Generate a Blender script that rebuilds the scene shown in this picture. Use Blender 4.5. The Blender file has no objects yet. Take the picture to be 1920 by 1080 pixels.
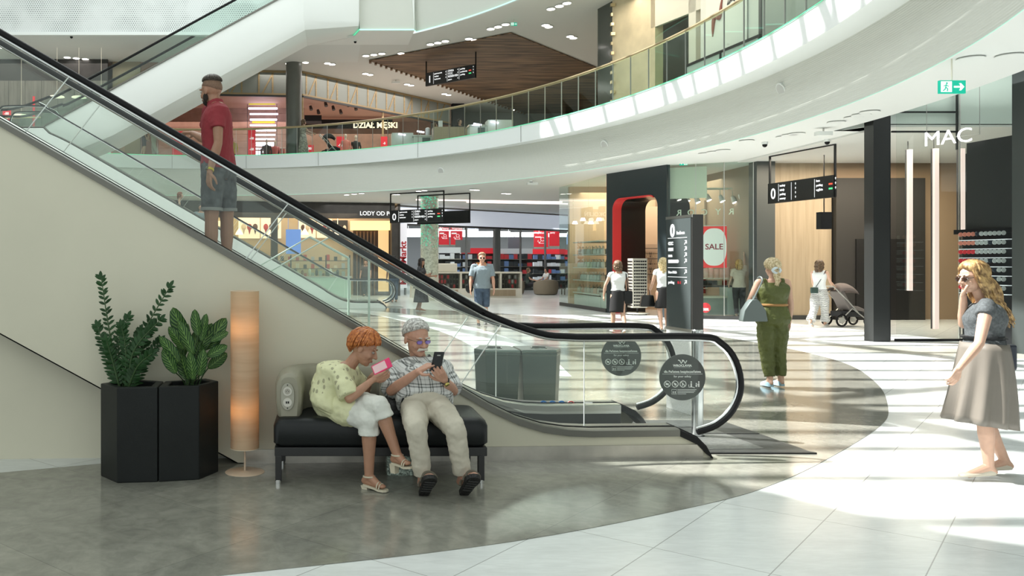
import bpy, bmesh, math, random
from mathutils import Vector, Matrix, Quaternion
R = math.radians
PI = math.pi
random.seed(7)
scene = bpy.context.scene
COL = scene.collection

# ------------------------------------------------------------------ camera, sky, sun, exposure
F, CX, HY, CH = 1600.0, 610.0, 492.0, 1.6
cam_d = bpy.data.cameras.new('camera'); cam = bpy.data.objects.new('camera', cam_d); COL.objects.link(cam)
cam.location = (0, 0, CH); cam.rotation_euler = (R(90), 0, 0)
cam_d.sensor_width = 36; cam_d.lens = 36 * F / 1920
cam_d.shift_x = (960 - CX) / 1920; cam_d.shift_y = -(540 - HY) / 1920
cam_d.clip_end = 200
scene.camera = cam
vs = scene.view_settings
vs.view_transform = 'Standard'; vs.look = 'None'; vs.gamma = 1; vs.use_curve_mapping = False
vs.exposure = 0.28
scene.cycles.transparent_max_bounces = 40; scene.cycles.max_bounces = 8; scene.cycles.diffuse_bounces = 4; scene.cycles.glossy_bounces = 4; scene.cycles.sample_clamp_indirect = 6
wd = bpy.data.worlds.new('sky'); scene.world = wd; wd.use_nodes = True
bg = wd.node_tree.nodes['Background']; bg.inputs[0].default_value = (0.93, 1.0, 0.97, 1); bg.inputs[1].default_value = 0.88
sd = bpy.data.lights.new('sun', 'SUN'); sun = bpy.data.objects.new('sun', sd); COL.objects.link(sun)
SUN = Vector((0.943, -0.334, 0)) * math.cos(R(50)) + Vector((0, 0, -math.sin(R(50))))
sun.rotation_euler = SUN.to_track_quat('-Z', 'Y').to_euler(); sun.location = (-10, 20, 30)
sd.energy = 11.0; sd.angle = R(.45); sd.color = (1.0, 0.985, 0.95)

def W(px, py, Y): return Vector(((px - CX) * Y / F, Y, CH - (py - HY) * Y / F))
def G(px, py):
    Y = CH * F / (py - HY); return Vector(((px - CX) * Y / F, Y, 0))
def area(name, loc, size, energy, color=(1, 1, 1), rot=(0, 0, 0), sy=None):
    l = bpy.data.lights.new(name, 'AREA'); l.energy = energy; l.size = size; l.color = color
    if sy: l.shape = 'RECTANGLE'; l.size_y = sy
    o = bpy.data.objects.new(name, l); COL.objects.link(o); o.location = loc; o.rotation_euler = rot
    return o
area('skylight_daylight', (-3, 19, 18.2), 17, 2100, (.95, 1, 1), sy=22)
# big ceiling light fields of the shops and galleries
area('lower_mall_light', (5, 40, 4.3), 10, 330, (1, .97, .92), sy=8)
area('ice_cream_shop_light', (-2.5, 41, 3.9), 8, 230, (1, .8, .55), sy=5)
area('electronics_shop_light', (10, 54, 3.6), 14, 620, (.95, .97, 1), sy=9)
area('accessory_shop_light', (11.5, 29.5, 4.2), 4, 330, (1, .82, .62), sy=6)
area('cosmetics_shop_light', (14.0, 19.6, 4.3), 3, 90, (1, .93, .85), sy=3)
area('cosmetics_soffit_fill', (13.0, 14.5, 4.75), 3, 90, rot=(PI, 0, 0), sy=5)  # added upward fill that brightens the dark soffit, not a ceiling fitting
area('wood_lobby_light', (14.2, 22.2, 4.3), 5, 260, (1, .85, .65), sy=1.2)
area('upper_right_walk_light', (9.3, 24.5, 10.1), 1.5, 120, (1, .9, .75), sy=6)
area('upper_gallery_light', (4, 41, 10.1), 14, 620, (1, .93, .88), sy=6)
area('clothes_shop_light', (-3, 45, 8.9), 14, 520, (1, .72, .6), sy=7)
area('upper_right_shop_light', (16, 27, 10.0), 5, 420, (1, .85, .62), sy=12)
area('upper_left_gallery_light', (-12, 35, 10.1), 8, 120, (1, .92, .85), sy=3)

# ------------------------------------------------------------------ materials
MATS = {}
def mat(name, col=(.8, .8, .8), rough=.5, metal=0, emit=None, es=1, bump=None, noise=None, spec=.5, coat=0, sss=0):
    """noise=(scale, amount, detail) varies the colour; bump=(scale, strength)"""
    if name in MATS: return MATS[name]
    m = bpy.data.materials.new(name); m.use_nodes = True; nt = m.node_tree; N = nt.nodes; L = nt.links
    b = N['Principled BSDF']; c4 = (*col, 1)
    b.inputs['Base Color'].default_value = c4; b.inputs['Roughness'].default_value = rough; b.inputs['Metallic'].default_value = metal
    b.inputs['Specular IOR Level'].default_value = spec; b.inputs['Coat Weight'].default_value = coat
    if sss: b.inputs['Subsurface Weight'].default_value = sss; b.inputs['Subsurface Radius'].default_value = (.01, .004, .002)
    if emit: b.inputs['Emission Color'].default_value = (*emit, 1); b.inputs['Emission Strength'].default_value = es
    if noise or bump:
        tc = N.new('ShaderNodeTexCoord')
    if noise:
        n = N.new('ShaderNodeTexNoise'); n.inputs['Scale'].default_value = noise[0]; n.inputs['Detail'].default_value = noise[2] if len(noise) > 2 else 4
        L.new(tc.outputs['Object'], n.inputs['Vector'])
        r = N.new('ShaderNodeMapRange'); r.inputs[1].default_value = .3; r.inputs[2].default_value = .7
        r.inputs[3].default_value = 1 - noise[1]; r.inputs[4].default_value = 1 + noise[1]
        L.new(n.outputs[0], r.inputs[0])
        x = N.new('ShaderNodeVectorMath'); x.operation = 'SCALE'; x.inputs[0].default_value = col; L.new(r.outputs[0], x.inputs['Scale'])
        L.new(x.outputs[0], b.inputs['Base Color'])
    if bump:
        n2 = N.new('ShaderNodeTexNoise'); n2.inputs['Scale'].default_value = bump[0]; n2.inputs['Detail'].default_value = 3
        L.new(tc.outputs['Object'], n2.inputs['Vector'])
        bp = N.new('ShaderNodeBump'); bp.inputs['Strength'].default_value = bump[1]; bp.inputs['Distance'].default_value = .02
        L.new(n2.outputs[0], bp.inputs['Height']); L.new(bp.outputs[0], b.inputs['Normal'])
    MATS[name] = m; return m

def nodes_of(m): return m.node_tree.nodes, m.node_tree.links, m.node_tree.nodes['Principled BSDF']

def glass_mat(name, tint=(.93, .98, .95), refl=1.0, base=.035):
    if name in MATS: return MATS[name]
    m = bpy.data.materials.new(name); m.use_nodes = True; nt = m.node_tree; N = nt.nodes; L = nt.links
    N.remove(N['Principled BSDF']); out = N['Material Output']
    t = N.new('ShaderNodeBsdfTransparent'); t.inputs[0].default_value = (*tint, 1)
    g = N.new('ShaderNodeBsdfGlossy'); g.inputs['Roughness'].default_value = .02; g.inputs[0].default_value = (.95, 1, .98, 1)
    fr = N.new('ShaderNodeFresnel'); fr.inputs[0].default_value = 1.5
    mu = N.new('ShaderNodeMath'); mu.operation = 'MULTIPLY'; mu.inputs[1].default_value = refl
    L.new(fr.outputs[0], mu.inputs[0]); ge = N.new('ShaderNodeNewGeometry'); inv = N.new('ShaderNodeMath'); inv.operation = 'SUBTRACT'; inv.inputs[0].default_value = 1; L.new(ge.outputs['Backfacing'], inv.inputs[1]); m2 = N.new('ShaderNodeMath'); m2.operation = 'MULTIPLY'; L.new(mu.outputs[0], m2.inputs[0]); L.new(inv.outputs[0], m2.inputs[1]); mu = m2
    mx = N.new('ShaderNodeMixShader'); L.new(mu.outputs[0], mx.inputs[0]); L.new(t.outputs[0], mx.inputs[1]); L.new(g.outputs[0], mx.inputs[2])
    L.new(mx.outputs[0], out.inputs[0]); MATS[name] = m; return m

def tile_mat(name, c1, c2, mortar, w, h, ang, rough, mottle=None, vein=None, msize=.004, offset=0.0):
    m = mat(name, c1, rough); N, L, b = nodes_of(m)
    tc = N.new('ShaderNodeTexCoord'); mp = N.new('ShaderNodeMapping'); mp.inputs['Rotation'].default_value = (0, 0, R(ang))
    L.new(tc.outputs['Object'], mp.inputs[0])
    br = N.new('ShaderNodeTexBrick'); br.offset = offset; br.inputs['Scale'].default_value = 1; br.inputs['Brick Width'].default_value = w; br.inputs['Row Height'].default_value = h
    br.inputs['Mortar Size'].default_value = msize; br.inputs['Mortar Smooth'].default_value = .2; br.inputs['Bias'].default_value = 0
    br.inputs['Color1'].default_value = (*c1, 1); br.inputs['Color2'].default_value = (*c2, 1); br.inputs['Mortar'].default_value = (*mortar, 1)
    L.new(mp.outputs[0], br.inputs[0]); last = br.outputs[0]
    for k in (mottle, vein):
        if not k: continue
        n = N.new('ShaderNodeTexNoise'); n.inputs['Scale'].default_value = k[0]; n.inputs['Detail'].default_value = 8; n.inputs['Roughness'].default_value = .62
        n.inputs['Distortion'].default_value = k[2]
        mp2 = N.new('ShaderNodeMapping'); mp2.inputs['Scale'].default_value = k[3]; mp2.inputs['Rotation'].default_value = (0, 0, R(25))
        L.new(tc.outputs['Object'], mp2.inputs[0]); L.new(mp2.outputs[0], n.inputs[0])
        r = N.new('ShaderNodeMapRange'); r.inputs[1].default_value = .35; r.inputs[2].default_value = .65; r.inputs[3].default_value = 1 - k[1]; r.inputs[4].default_value = 1 + k[1]
        L.new(n.outputs[0], r.inputs[0]); x = N.new('ShaderNodeVectorMath'); x.operation = 'SCALE'; L.new(last, x.inputs[0]); L.new(r.outputs[0], x.inputs['Scale']); last = x.outputs[0]
    L.new(last, b.inputs['Base Color']); return m

def wood_mat(name, c1, c2, scale=(1, 1, 12), rough=.5, emit=0, wave=None):
    m = mat(name, c1, rough); N, L, b = nodes_of(m)
    tc = N.new('ShaderNodeTexCoord'); mp = N.new('ShaderNodeMapping'); mp.inputs['Scale'].default_value = scale
    L.new(tc.outputs['Object'], mp.inputs[0]); n = N.new('ShaderNodeTexNoise'); n.inputs['Scale'].default_value = 1.2; n.inputs['Detail'].default_value = 6; n.inputs['Distortion'].default_value = .8
    L.new(mp.outputs[0], n.inputs[0]); cr = N.new('ShaderNodeValToRGB'); cr.color_ramp.elements[0].position = .35; cr.color_ramp.elements[1].position = .65
    cr.color_ramp.elements[0].color = (*c1, 1); cr.color_ramp.elements[1].color = (*c2, 1); L.new(n.outputs[0], cr.inputs[0]); L.new(cr.outputs[0], b.inputs['Base Color'])
    if emit: L.new(cr.outputs[0], b.inputs['Emission Color']); b.inputs['Emission Strength'].default_value = emit
    return m

def emis(name, col, s): return mat(name, (col[0]*.5, col[1]*.5, col[2]*.5), .6, emit=col, es=s)

M = dict(
 white=mat('white_paint', (.80, .83, .81), .45), ceil=mat('ceiling_paint', (.74, .76, .74), .7), plaster=mat('beige_plaster', (.62, .595, .475), .45, noise=(1.2, .03)),
 steel=mat('brushed_steel', (.52, .52, .49), .32, 1), chrome=mat('chrome', (.75, .76, .76), .12, 1), darksteel=mat('bronze_steel', (.15, .148, .13), .38, .7),
 black=mat('black_powder_coat', (.010, .011, .012), .4, spec=.3), rubber=mat('black_rubber', (.006, .006, .007), .45, spec=.2), dark=mat('dark_laminate', (.035, .036, .036), .45),
 glass=glass_mat('clear_glass', (.965, .985, .97)), glass_g=glass_mat('greenish_glass', (.86, .93, .90)), gold=mat('pale_gold_rail', (.62, .50, .30), .3, .8),
 green=emis('green_led', (.12, .8, .42), .7), led=emis('downlight_glow', (1, .95, .88), 6), lilac=emis('lilac_tube_light', (.86, .78, 1), 4.5), yellow=emis('yellow_tube_light', (.75, .7, .05), .6),
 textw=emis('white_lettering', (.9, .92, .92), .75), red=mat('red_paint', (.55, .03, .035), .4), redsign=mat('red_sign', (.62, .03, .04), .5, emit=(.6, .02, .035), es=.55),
 grey=mat('grey_stone', (.28, .29, .27), .5), midgrey=mat('mid_grey_paint', (.22, .23, .21), .6), leather=mat('black_leather', (.010, .012, .013), .4, spec=.3, bump=(90, .05)),
 vinyl=mat('beige_vinyl', (.29, .275, .21), .45, bump=(160, .06)), cream=mat('cream_laminate', (.66, .64, .55), .5), mint=mat('mint_glass_panel', (.45, .56, .50), .2),
 tan=mat('tan_wall', (.45, .33, .22), .6), glowwarm=emis('warm_cove_glow', (1, .7, .35), 2.4), tube=emis('white_tube_light', (.95, .97, 1), 3),
)

# ------------------------------------------------------------------ mesh builder
class MB:
    def __init__(s): s.v = []; s.f = []; s.m = []
    def add(s, vs, fs, mi=0):
        o = len(s.v); s.v += [tuple(x) for x in vs]; s.f += [tuple(i + o for i in f) for f in fs]; s.m += [mi] * len(fs); return s
    def box(s, a, b, mi=0):
        x0, y0, z0 = a; x1, y1, z1 = b
        return s.add([(x0,y0,z0),(x1,y0,z0),(x1,y1,z0),(x0,y1,z0),(x0,y0,z1),(x1,y0,z1),(x1,y1,z1),(x0,y1,z1)],
                     [(0,3,2,1),(4,5,6,7),(0,1,5,4),(1,2,6,5),(2,3,7,6),(3,0,4,7)], mi)
    def obox(s, o, ax, ay, az, mi=0):   # oriented box from corner o with edge vectors
        o, ax, ay, az = map(Vector, (o, ax, ay, az))
        return s.add([o, o+ax, o+ax+ay, o+ay, o+az, o+ax+az, o+ax+ay+az, o+ay+az], [(0,3,2,1),(4,5,6,7),(0,1,5,4),(1,2,6,5),(2,3,7,6),(3,0,4,7)], mi)
    def slab(s, p, q, t, z0, z1, mi=0):   # vertical slab from p to q (plan), thickness t to the left of pq
        p = Vector((p[0], p[1], 0)); q = Vector((q[0], q[1], 0)); d = (q - p); n = Vector((-d.y, d.x, 0)).normalized() * t
        return s.obox(p + Vector((0, 0, z0)), d, n, (0, 0, z1 - z0), mi)
    def prism(s, poly, vec, mi=0):   # poly 3-D ring extruded by vec
        n = len(poly); P = [Vector(p) for p in poly]; v = Vector(vec)
        return s.add(P + [p + v for p in P], [tuple(range(n))[::-1], tuple(range(n, 2*n))] + [(i, (i+1) % n, n+(i+1) % n, n+i) for i in range(n)], mi)
    def loft(s, rings, cap=True, closed=True, mi=0):
        n = len(rings[0]); V = []; Fc = []
        for r in rings: V += r
        for k in range(len(rings)-1):
            for i in range(n if closed else n-1):
                j = (i+1) % n; Fc.append((k*n+i, k*n+j, (k+1)*n+j, (k+1)*n+i))
        if cap: Fc += [tuple(range(n))[::-1], tuple((len(rings)-1)*n + i for i in range(n))]
        return s.add(V, Fc, mi)
    def tube(s, pts, r, n=8, cap=True, closed=False, flat=1.0, mi=0, up=None):
        pts = [Vector(p) for p in pts]; rr = r if isinstance(r, (list, tuple)) else [r]*len(pts)
        rings = []; prev = None
        for i, p in enumerate(pts):
            if closed: d = pts[(i+1) % len(pts)] - pts[i-1]
            else: d = pts[min(i+1, len(pts)-1)] - pts[max(i-1, 0)]
            if d.length < 1e-9: d = Vector((0, 0, 1))
            d.normalize()
            if prev is None:
                a = Vector(up) if up else (Vector((0, 0, 1)) if abs(d.z) < .9 else Vector((1, 0, 0)))
            else: a = prev
            a = (a - d * a.dot(d)).normalized(); prev = a; b = d.cross(a)
            rings.append([p + (a*math.cos(2*PI*k/n) * flat + b*math.sin(2*PI*k/n)) * rr[i] for k in range(n)])
        if closed: rings.append(rings[0]); return s.loft(rings, cap=False, mi=mi)
        return s.loft(rings, cap=cap, mi=mi)
    def cyl(s, p, q, r, r2=None, n=16, mi=0): return s.tube([p, q], [r, r if r2 is None else r2], n, mi=mi)
    def cone(s, p, q, r1, r2, n=12):   # round cone: spheres + frustum
        s.ell(p, (r1, r1, r1), n=n); s.ell(q, (r2, r2, r2), n=n); return s.cyl(p, q, r1, r2, n)
    def chain(s, pts, rr, n=12, ends=True):
        for i in range(len(pts)):
            if ends or 0 < i < len(pts)-1: s.ell(pts[i], (rr[i],)*3, n=n)
            if i < len(pts)-1 and (Vector(pts[i]) - Vector(pts[i+1])).length > 1e-6: s.cyl(pts[i], pts[i+1], rr[i], rr[i+1], n)
        return s
    def ell(s, c, r, ax=None, n=16, m=None, mi=0):   # ellipsoid; ax = (x,y,z) axes
        m = m or max(6, n//2); c = Vector(c); A = [Vector(a) for a in ax] if ax else [Vector((1,0,0)), Vector((0,1,0)), Vector((0,0,1))]
        if isinstance(r, (int, float)): r = (r, r, r)
        V = [c - A[2]*r[2]]
        for i in range(1, m):
            t = PI*i/m
            for k in range(n):
                a = 2*PI*k/n; V.append(c + A[0]*(r[0]*math.sin(t)*math.cos(a)) + A[1]*(r[1]*math.sin(t)*math.sin(a)) - A[2]*(r[2]*math.cos(t)))
        V.append(c + A[2]*r[2]); Fc = [(0, 1+(k+1) % n, 1+k) for k in range(n)]
        for i in range(m-2):
            for k in range(n): a = 1+i*n; Fc.append((a+k, a+(k+1) % n, a+n+(k+1) % n, a+n+k))
        e = len(V)-1; a = 1+(m-2)*n; Fc += [(a+k, a+(k+1) % n, e) for k in range(n)]
        return s.add(V, Fc, mi)
    def lathe(s, c, prof, n=24, mi=0):
        c = Vector(c); return s.loft([[c + Vector((r*math.cos(2*PI*k/n), r*math.sin(2*PI*k/n), z)) for k in range(n)] for r, z in prof], mi=mi)
    def build(s, name, m, parent=None, smooth=False, bevel=0, mods=None, label=None, angle=40):
        me = bpy.data.meshes.new(name)
        org = Vector((0, 0, 0))
        if parent is None and s.v:
            xs = [v[0] for v in s.v]; ys = [v[1] for v in s.v]; zs = [v[2] for v in s.v]
            org = Vector(((min(xs)+max(xs))/2, (min(ys)+max(ys))/2, min(zs)))
        elif parent is not None:
            org = Vector(parent.get('_o', (0, 0, 0))) if '_o' in parent else parent.matrix_world.translation.copy()
        keep = name.startswith(('floor', 'wall', 'ceiling', 'trim', 'baseboard')) and parent is None
        if keep: org = Vector((0, 0, 0))
        me.from_pydata([Vector(v) - org for v in s.v], [], s.f); me.update()
        bm = bmesh.new(); bm.from_mesh(me); bmesh.ops.recalc_face_normals(bm, faces=bm.faces); bm.to_mesh(me); bm.free()
        ms = m if isinstance(m, (list, tuple)) else [m]
        for x in ms: me.materials.append(M[x] if isinstance(x, str) else x)
        if len(ms) > 1 and len(me.polygons) == len(s.m): me.polygons.foreach_set('material_index', s.m)
        if smooth:
            me.polygons.foreach_set('use_smooth', [True]*len(me.polygons))
            if angle: me.set_sharp_from_angle(angle=R(angle))
        o = bpy.data.objects.new(name, me); COL.objects.link(o)
        if parent is not None: o.parent = parent; o.location = (0, 0, 0)
        else: o.location = org
        OFF[o.name] = org
        if bevel:
            b = o.modifiers.new('bevel', 'BEVEL'); b.width = bevel; b.segments = 2; b.limit_method = 'ANGLE'; b.angle_limit = R(40)
        for k in (mods or []): k(o)
        if label: o['label'] = label
        bpy.context.view_layer.update() if False else None
        return o
OFF = {}
class _P: pass
def thing(name, label, cat, loc, group=None):
    o = bpy.data.objects.new(name, None); COL.objects.link(o); o.location = loc; o.empty_display_size = .1
    o['label'] = label; o['category'] = cat
    if group: o['group'] = group
    OFF[o.name] = Vector(loc); return o
def tag(o, label, cat, group=None, kind=None):
    o['label'] = label; o['category'] = cat
    if group: o['group'] = group
    if kind: o['kind'] = kind
    return o
def struct(o): o['kind'] = 'structure'; return o
# world-space origin of a parent: parts are built in world coordinates and shifted
def _org(parent): return OFF[parent.name]
_old = MB.build
def _build(s, name, m, parent=None, **k):
    if parent is None: return _old(s, name, m, None, **k)
    org = _org(parent); s.v = [tuple(Vector(v) - org) for v in s.v]
    parent['_o'] = (0, 0, 0)
    o = _old(s, name, m, parent, **k); del parent['_o']; OFF[o.name] = org; return o
MB.build = _build

def copy_thing(root, delta=(0, 0, 0), rz=0, label=None, group=None, scale=None):
    r = root.copy(); COL.objects.link(r); r.location = root.location + Vector(delta)
    if rz: r.rotation_euler = (0, 0, root.rotation_euler.z + rz)
    if scale: r.scale = scale
    if label: r['label'] = label
    if group: r['group'] = group
    for ch in root.children:
        c = ch.copy(); COL.objects.link(c); c.parent = r
        for g in ch.children:
            d = g.copy(); COL.objects.link(d); d.parent = c
    OFF[r.name] = Vector(r.location); return r

def text(s, size, org, right, up, m, parent, name='lettering', ext=.004, align='LEFT', bold=0, label=None):
    cu = bpy.data.curves.new('t', 'FONT'); cu.body = s; cu.size = size; cu.extrude = ext; cu.align_x = align; cu.offset = bold; cu.resolution_u = 3
    o = bpy.data.objects.new('t', cu); me = bpy.data.meshes.new_from_object(o); bpy.data.objects.remove(o)
    r = Vector(right).normalized(); u = Vector(up).normalized(); n = r.cross(u)
    mt = Matrix(((r.x, u.x, n.x, org[0]), (r.y, u.y, n.y, org[1]), (r.z, u.z, n.z, org[2]), (0, 0, 0, 1)))
    me.transform(mt)
    mb = MB(); mb.add([v.co.copy() for v in me.vertices], [tuple(p.vertices) for p in me.polygons]); bpy.data.meshes.remove(me)
    return mb.build(name, m, parent, label=label)

def remesh(vox, smooth=6, fac=.5):
    def f(o):
        a = o.modifiers.new('remesh', 'REMESH'); a.mode = 'VOXEL'; a.voxel_size = vox; a.use_smooth_shade = True
        if smooth: b = o.modifiers.new('smooth', 'SMOOTH'); b.iterations = smooth; b.factor = fac
    return f
def displace(strength, scale, mid=.5):
    def f(o):
        t = bpy.data.textures.new('clouds', 'CLOUDS'); t.noise_scale = scale; t.noise_depth = 3
        d = o.modifiers.new('displace', 'DISPLACE'); d.texture = t; d.strength = strength; d.mid_level = mid; d.texture_coords = 'LOCAL'
    return f
# ------------------------------------------------------------------ building shell
EC = Vector((-5, 18, 0)); 
def ellp(a, b, deg, z=0): return Vector((EC.x + a*math.cos(R(deg)), EC.y + b*math.sin(R(deg)), z))
Z0C, Z1F, Z1C, Z2F = 4.42, 6.1, 10.3, 12.2

# floors
m_marble = tile_mat('white_marble_tiles', (.70, .73, .72), (.64, .67, .665), (.36, .37, .36), 1.2, .6, -48.4, .22, mottle=(1.5, .05, .6, (1, 3, 1)), vein=(5, .05, 1.5, (1, 5, 1)), msize=.0035)
m_stone = tile_mat('grey_brown_stone_tiles', (.265, .262, .222), (.215, .215, .186), (.15, .15, .13), 1.2, 1.2, -48.4, .13, mottle=(2.2, .15, 1.2, (1, 1, 1)), vein=(9, .12, .8, (1, 1, 1)), msize=.002)
fl = MB().box((-32, -3, -.3), (36, 75, 0)).build('floor', m_marble); struct(fl)
near = [(-12, 2.2), (-5, 3.3), (-2.4, 3.85), (-.518, 4.361), (1.07, 4.885), (2.53, 5.651), (3.29, 6.199), (4.16, 7.014), (5.4, 8.312), (6.14, 9.309), (7.26, 11.23), (8.26, 13.62), (8.6, 16.2), (8.4, 19), (7.6, 22.5), (5.6, 26.5), (2, 30), (-3, 31.5), (-12, 31)]
def smooth_poly(P, k=6):
    out = []
    for i in range(len(P)-1):
        p0 = Vector(P[max(i-1, 0)]); p1 = Vector(P[i]); p2 = Vector(P[i+1]); p3 = Vector(P[min(i+2, len(P)-1)])
        for j in range(k):
            t = j/k; out.append(.5*((2*p1) + (p2-p0)*t + (2*p0-5*p1+4*p2-p3)*t*t + (3*p1-p0-3*p2+p3)*t**3))
    out.append(Vector(P[-1])); return out
SP = smooth_poly(near)
# stone field: from the white strip on the left out to the big curve, under the escalator
left_edge = [(-12, 3.2), (-5, 5.7), (-2.47, 6.48), (-1.78, 6.77), (-.9, 6.95), (0, 7.05)]
ring = SP + []
poly = [Vector((p[0], p[1], 0)) for p in ring] + [Vector((-12, 8.8, 0)), Vector((0, 8.8, 0)), Vector((0, 7.4, 0))] + [Vector((x, y, 0)) for x, y in left_edge[::-1]]
st = MB().prism(poly, (0, 0, .004)).build('floor', m_stone); struct(st)
m_paleband = mat('white_marble_band', (.72, .75, .74), .2, noise=(3, .05))
bc = smooth_poly([(-8, 31), (-2, 29.6), (1.4, 27.2), (2.69, 23), (3.24, 19.2), (3.3, 15.2), (2.9, 12)], 8)
mb = MB()
for i in range(len(bc)-1):
    a, b = bc[i], bc[i+1]; d = (b-a).normalized(); n = Vector((-d.y, d.x)) * (.55)
    nx = bc[min(i+2, len(bc)-1)]; d2 = (nx-a).normalized(); n2 = Vector((-d2.y, d2.x))*.55
    if i == 0: pn = n
    mb.add([(a.x-pn.x, a.y-pn.y, .007), (a.x+pn.x, a.y+pn.y, .007), (b.x+n2.x, b.y+n2.y, .007), (b.x-n2.x, b.y-n2.y, .007)], [(0, 1, 2, 3)]); pn = n2
struct(mb.build('floor', m_paleband))
# darker stone inlay lens near the cosmetics shop
lens = [Vector((11.2 + 2.6*math.cos(t) - .9*math.sin(t), 15.2 + 1.3*math.sin(t) - 1.0*math.cos(t), 0)) for t in [2*PI*k/40 for k in range(40)]]
struct(MB().prism(lens, (0, 0, .004)).build('floor', mat('sandy_stone_inlay', (.36, .36, .31), .3, noise=(4, .1))))

# first-floor slab with the atrium hole, ceiling below it, bulkhead and fascia
A0, A1 = -60, 208
def ringmesh(a, b, z, outer, d0=A0, d1=A1, n=90):
    mb = MB()
    for i in range(n):
        t0 = d0 + (d1-d0)*i/n; t1 = d0 + (d1-d0)*(i+1)/n
        p0 = ellp(a, b, t0, z); p1 = ellp(a, b, t1, z); q0 = ellp(outer, outer, t0, z); q1 = ellp(outer, outer, t1, z)
        mb.add([p0, p1, q1, q0], [(0, 1, 2, 3)])
    return mb
def band(a0, b0, z0, a1, b1, z1, d0=A0, d1=A1, n=160, rows=1):
    mb = MB()
    for i in range(n):
        t0 = d0 + (d1-d0)*i/n; t1 = d0 + (d1-d0)*(i+1)/n
        for r in range(rows):
            f0 = r/rows; f1 = (r+1)/rows; L = lambda x, y, f: x+(y-x)*f
            mb.add([ellp(L(a0,a1,f0), L(b0,b1,f0), t0, L(z0,z1,f0)), ellp(L(a0,a1,f0), L(b0,b1,f0), t1, L(z0,z1,f0)), ellp(L(a0,a1,f1), L(b0,b1,f1), t1, L(z0,z1,f1)), ellp(L(a0,a1,f1), L(b0,b1,f1), t0, L(z0,z1,f1))], [(0, 1, 2, 3)])
    return mb
# ground-floor ceiling: white ring, with a curved cut at the tall cosmetics shop
mb = MB(); n = 110
for i in range(n):
    t0 = A0 + (A1-A0)*i/n; t1 = A0 + (A1-A0)*(i+1)/n
    def outer(t):
        p = ellp(15.9, 19.4, t, Z0C)
        return p if -60 <= t < 2 else ellp(42, 46, t, Z0C)
    mb.add([ellp(14.5, 18, t0, Z0C), ellp(14.5, 18, t1, Z0C), outer(t1 if t1 < 2 else max(t1, 2)) if t0 < 2 else outer(t1), outer(t0)], [(0, 1, 2, 3)])
struct(mb.build('ceiling', 'ceil'))
struct(ringmesh(13.9, 18.05, Z1F-.02, 45).build('floor', mat('upper_floor_stone', (.5, .5, .46), .35)))
struct(ringmesh(13.9, 18.1, Z1C, 46).build('ceiling', mat('upper_ceiling_paint', (.70, .71, .68), .7)))
m_fascia = mat('white_fascia', (.82, .86, .86), .35)
struct(band(13.8, 18, Z1F, 13.82, 18.02, 5.55).build('trim_1', m_fascia, smooth=True))
struct(MB().add([], []).add(*(lambda m_: (m_.v, m_.f))(band(13.8, 18, Z1F, 13.95, 18.15, Z1F))).build('trim_2', m_fascia))
m_rib = mat('ribbed_bulkhead', (.66, .68, .63), .55)
N, L, b = nodes_of(m_rib); tc = N.new('ShaderNodeTexCoord'); sx = N.new('ShaderNodeSeparateXYZ'); L.new(tc.outputs['Object'], sx.inputs[0])
mm = N.new('ShaderNodeMath'); mm.operation = 'MULTIPLY'; mm.inputs[1].default_value = 2*PI/.036; L.new(sx.outputs[2], mm.inputs[0]); sn = N.new('ShaderNodeMath'); sn.operation = 'SINE'; L.new(mm.outputs[0], sn.inputs[0])
bp = N.new('ShaderNodeBump'); bp.inputs['Strength'].default_value = .35; bp.inputs['Distance'].default_value = .006; L.new(sn.outputs[0], bp.inputs['Height']); L.new(bp.outputs[0], b.inputs['Normal'])
struct(band(14.40, 18.03, 5.552, 14.5, 18.03, Z0C, rows=6).build('trim_3', m_rib, smooth=True))
struct(band(13.82, 18.0, 5.55, 14.40, 18.04, 5.552).build('trim_4', m_fascia))
# fascia joints
for dg in (34, 52, 70, 83, 96):
    p = ellp(13.795, 17.995, dg); q = ellp(13.795, 17.995, dg+.035)
    struct(MB().slab(p, q, .01, 5.56, Z1F).build('trim_5', 'midgrey'))
# LED lines
led = MB().tube([ellp(13.78, 17.98, A0+(A1-A0)*i/200, Z1F+.006) for i in range(201)], .009, 6)
tag(led.build('led_strip', 'green'), 'thin green light strip along the top edge of the white balcony fascia', 'light strip')
led = MB().tube([ellp(14.5, 18.0, A0+(A1-A0)*i/200, Z0C+.0) for i in range(201)], .007, 6)
tag(led.build('led_strip', emis('faint_green_led', (.5, .85, .7), .5)), 'faint pale green light line along the lower edge of the ribbed bulkhead', 'light strip')

# second-floor slab edge and landing of the upper escalator
g2 = [ellp(13.8, 18, t, Z1C+.0) for t in [-60 + 112.2*i/70 for i in range(71)]]
g2 = [p for p in g2]
e2 = g2 + [W(777, 57, 31.9), W(675, 55, 31.9)]
e2[-2].z = e2[-1].z = Z1C
mb = MB()
for i in range(len(e2)-1):
    a, b_ = e2[i], e2[i+1]; mb.add([a, b_, b_ + Vector((-.25, -.1, 2.6)), a + Vector((-.25, -.1, 2.6))], [(0, 1, 2, 3)])
struct(mb.build('trim_6', mat('upper_bulkhead', (.60, .62, .57), .55)))
tag(MB().tube([p + Vector((-.02, -.02, 0)) for p in e2], .018, 6).build('led_strip', emis('pale_green_led', (.4, 1, .75), 1.3)), 'pale green light line along the lower edge of the topmost gallery', 'light strip')
struct(MB().box((-22, 32.66, Z1C-.02), (1.4, 37, Z1C-.01)).build('ceiling', M['ceil']))
lp = [W(675, 55, 31.9), W(663, 73, 32.9), W(560, 60, 34.4)]
for p in lp: p.z = Z1C
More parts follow.
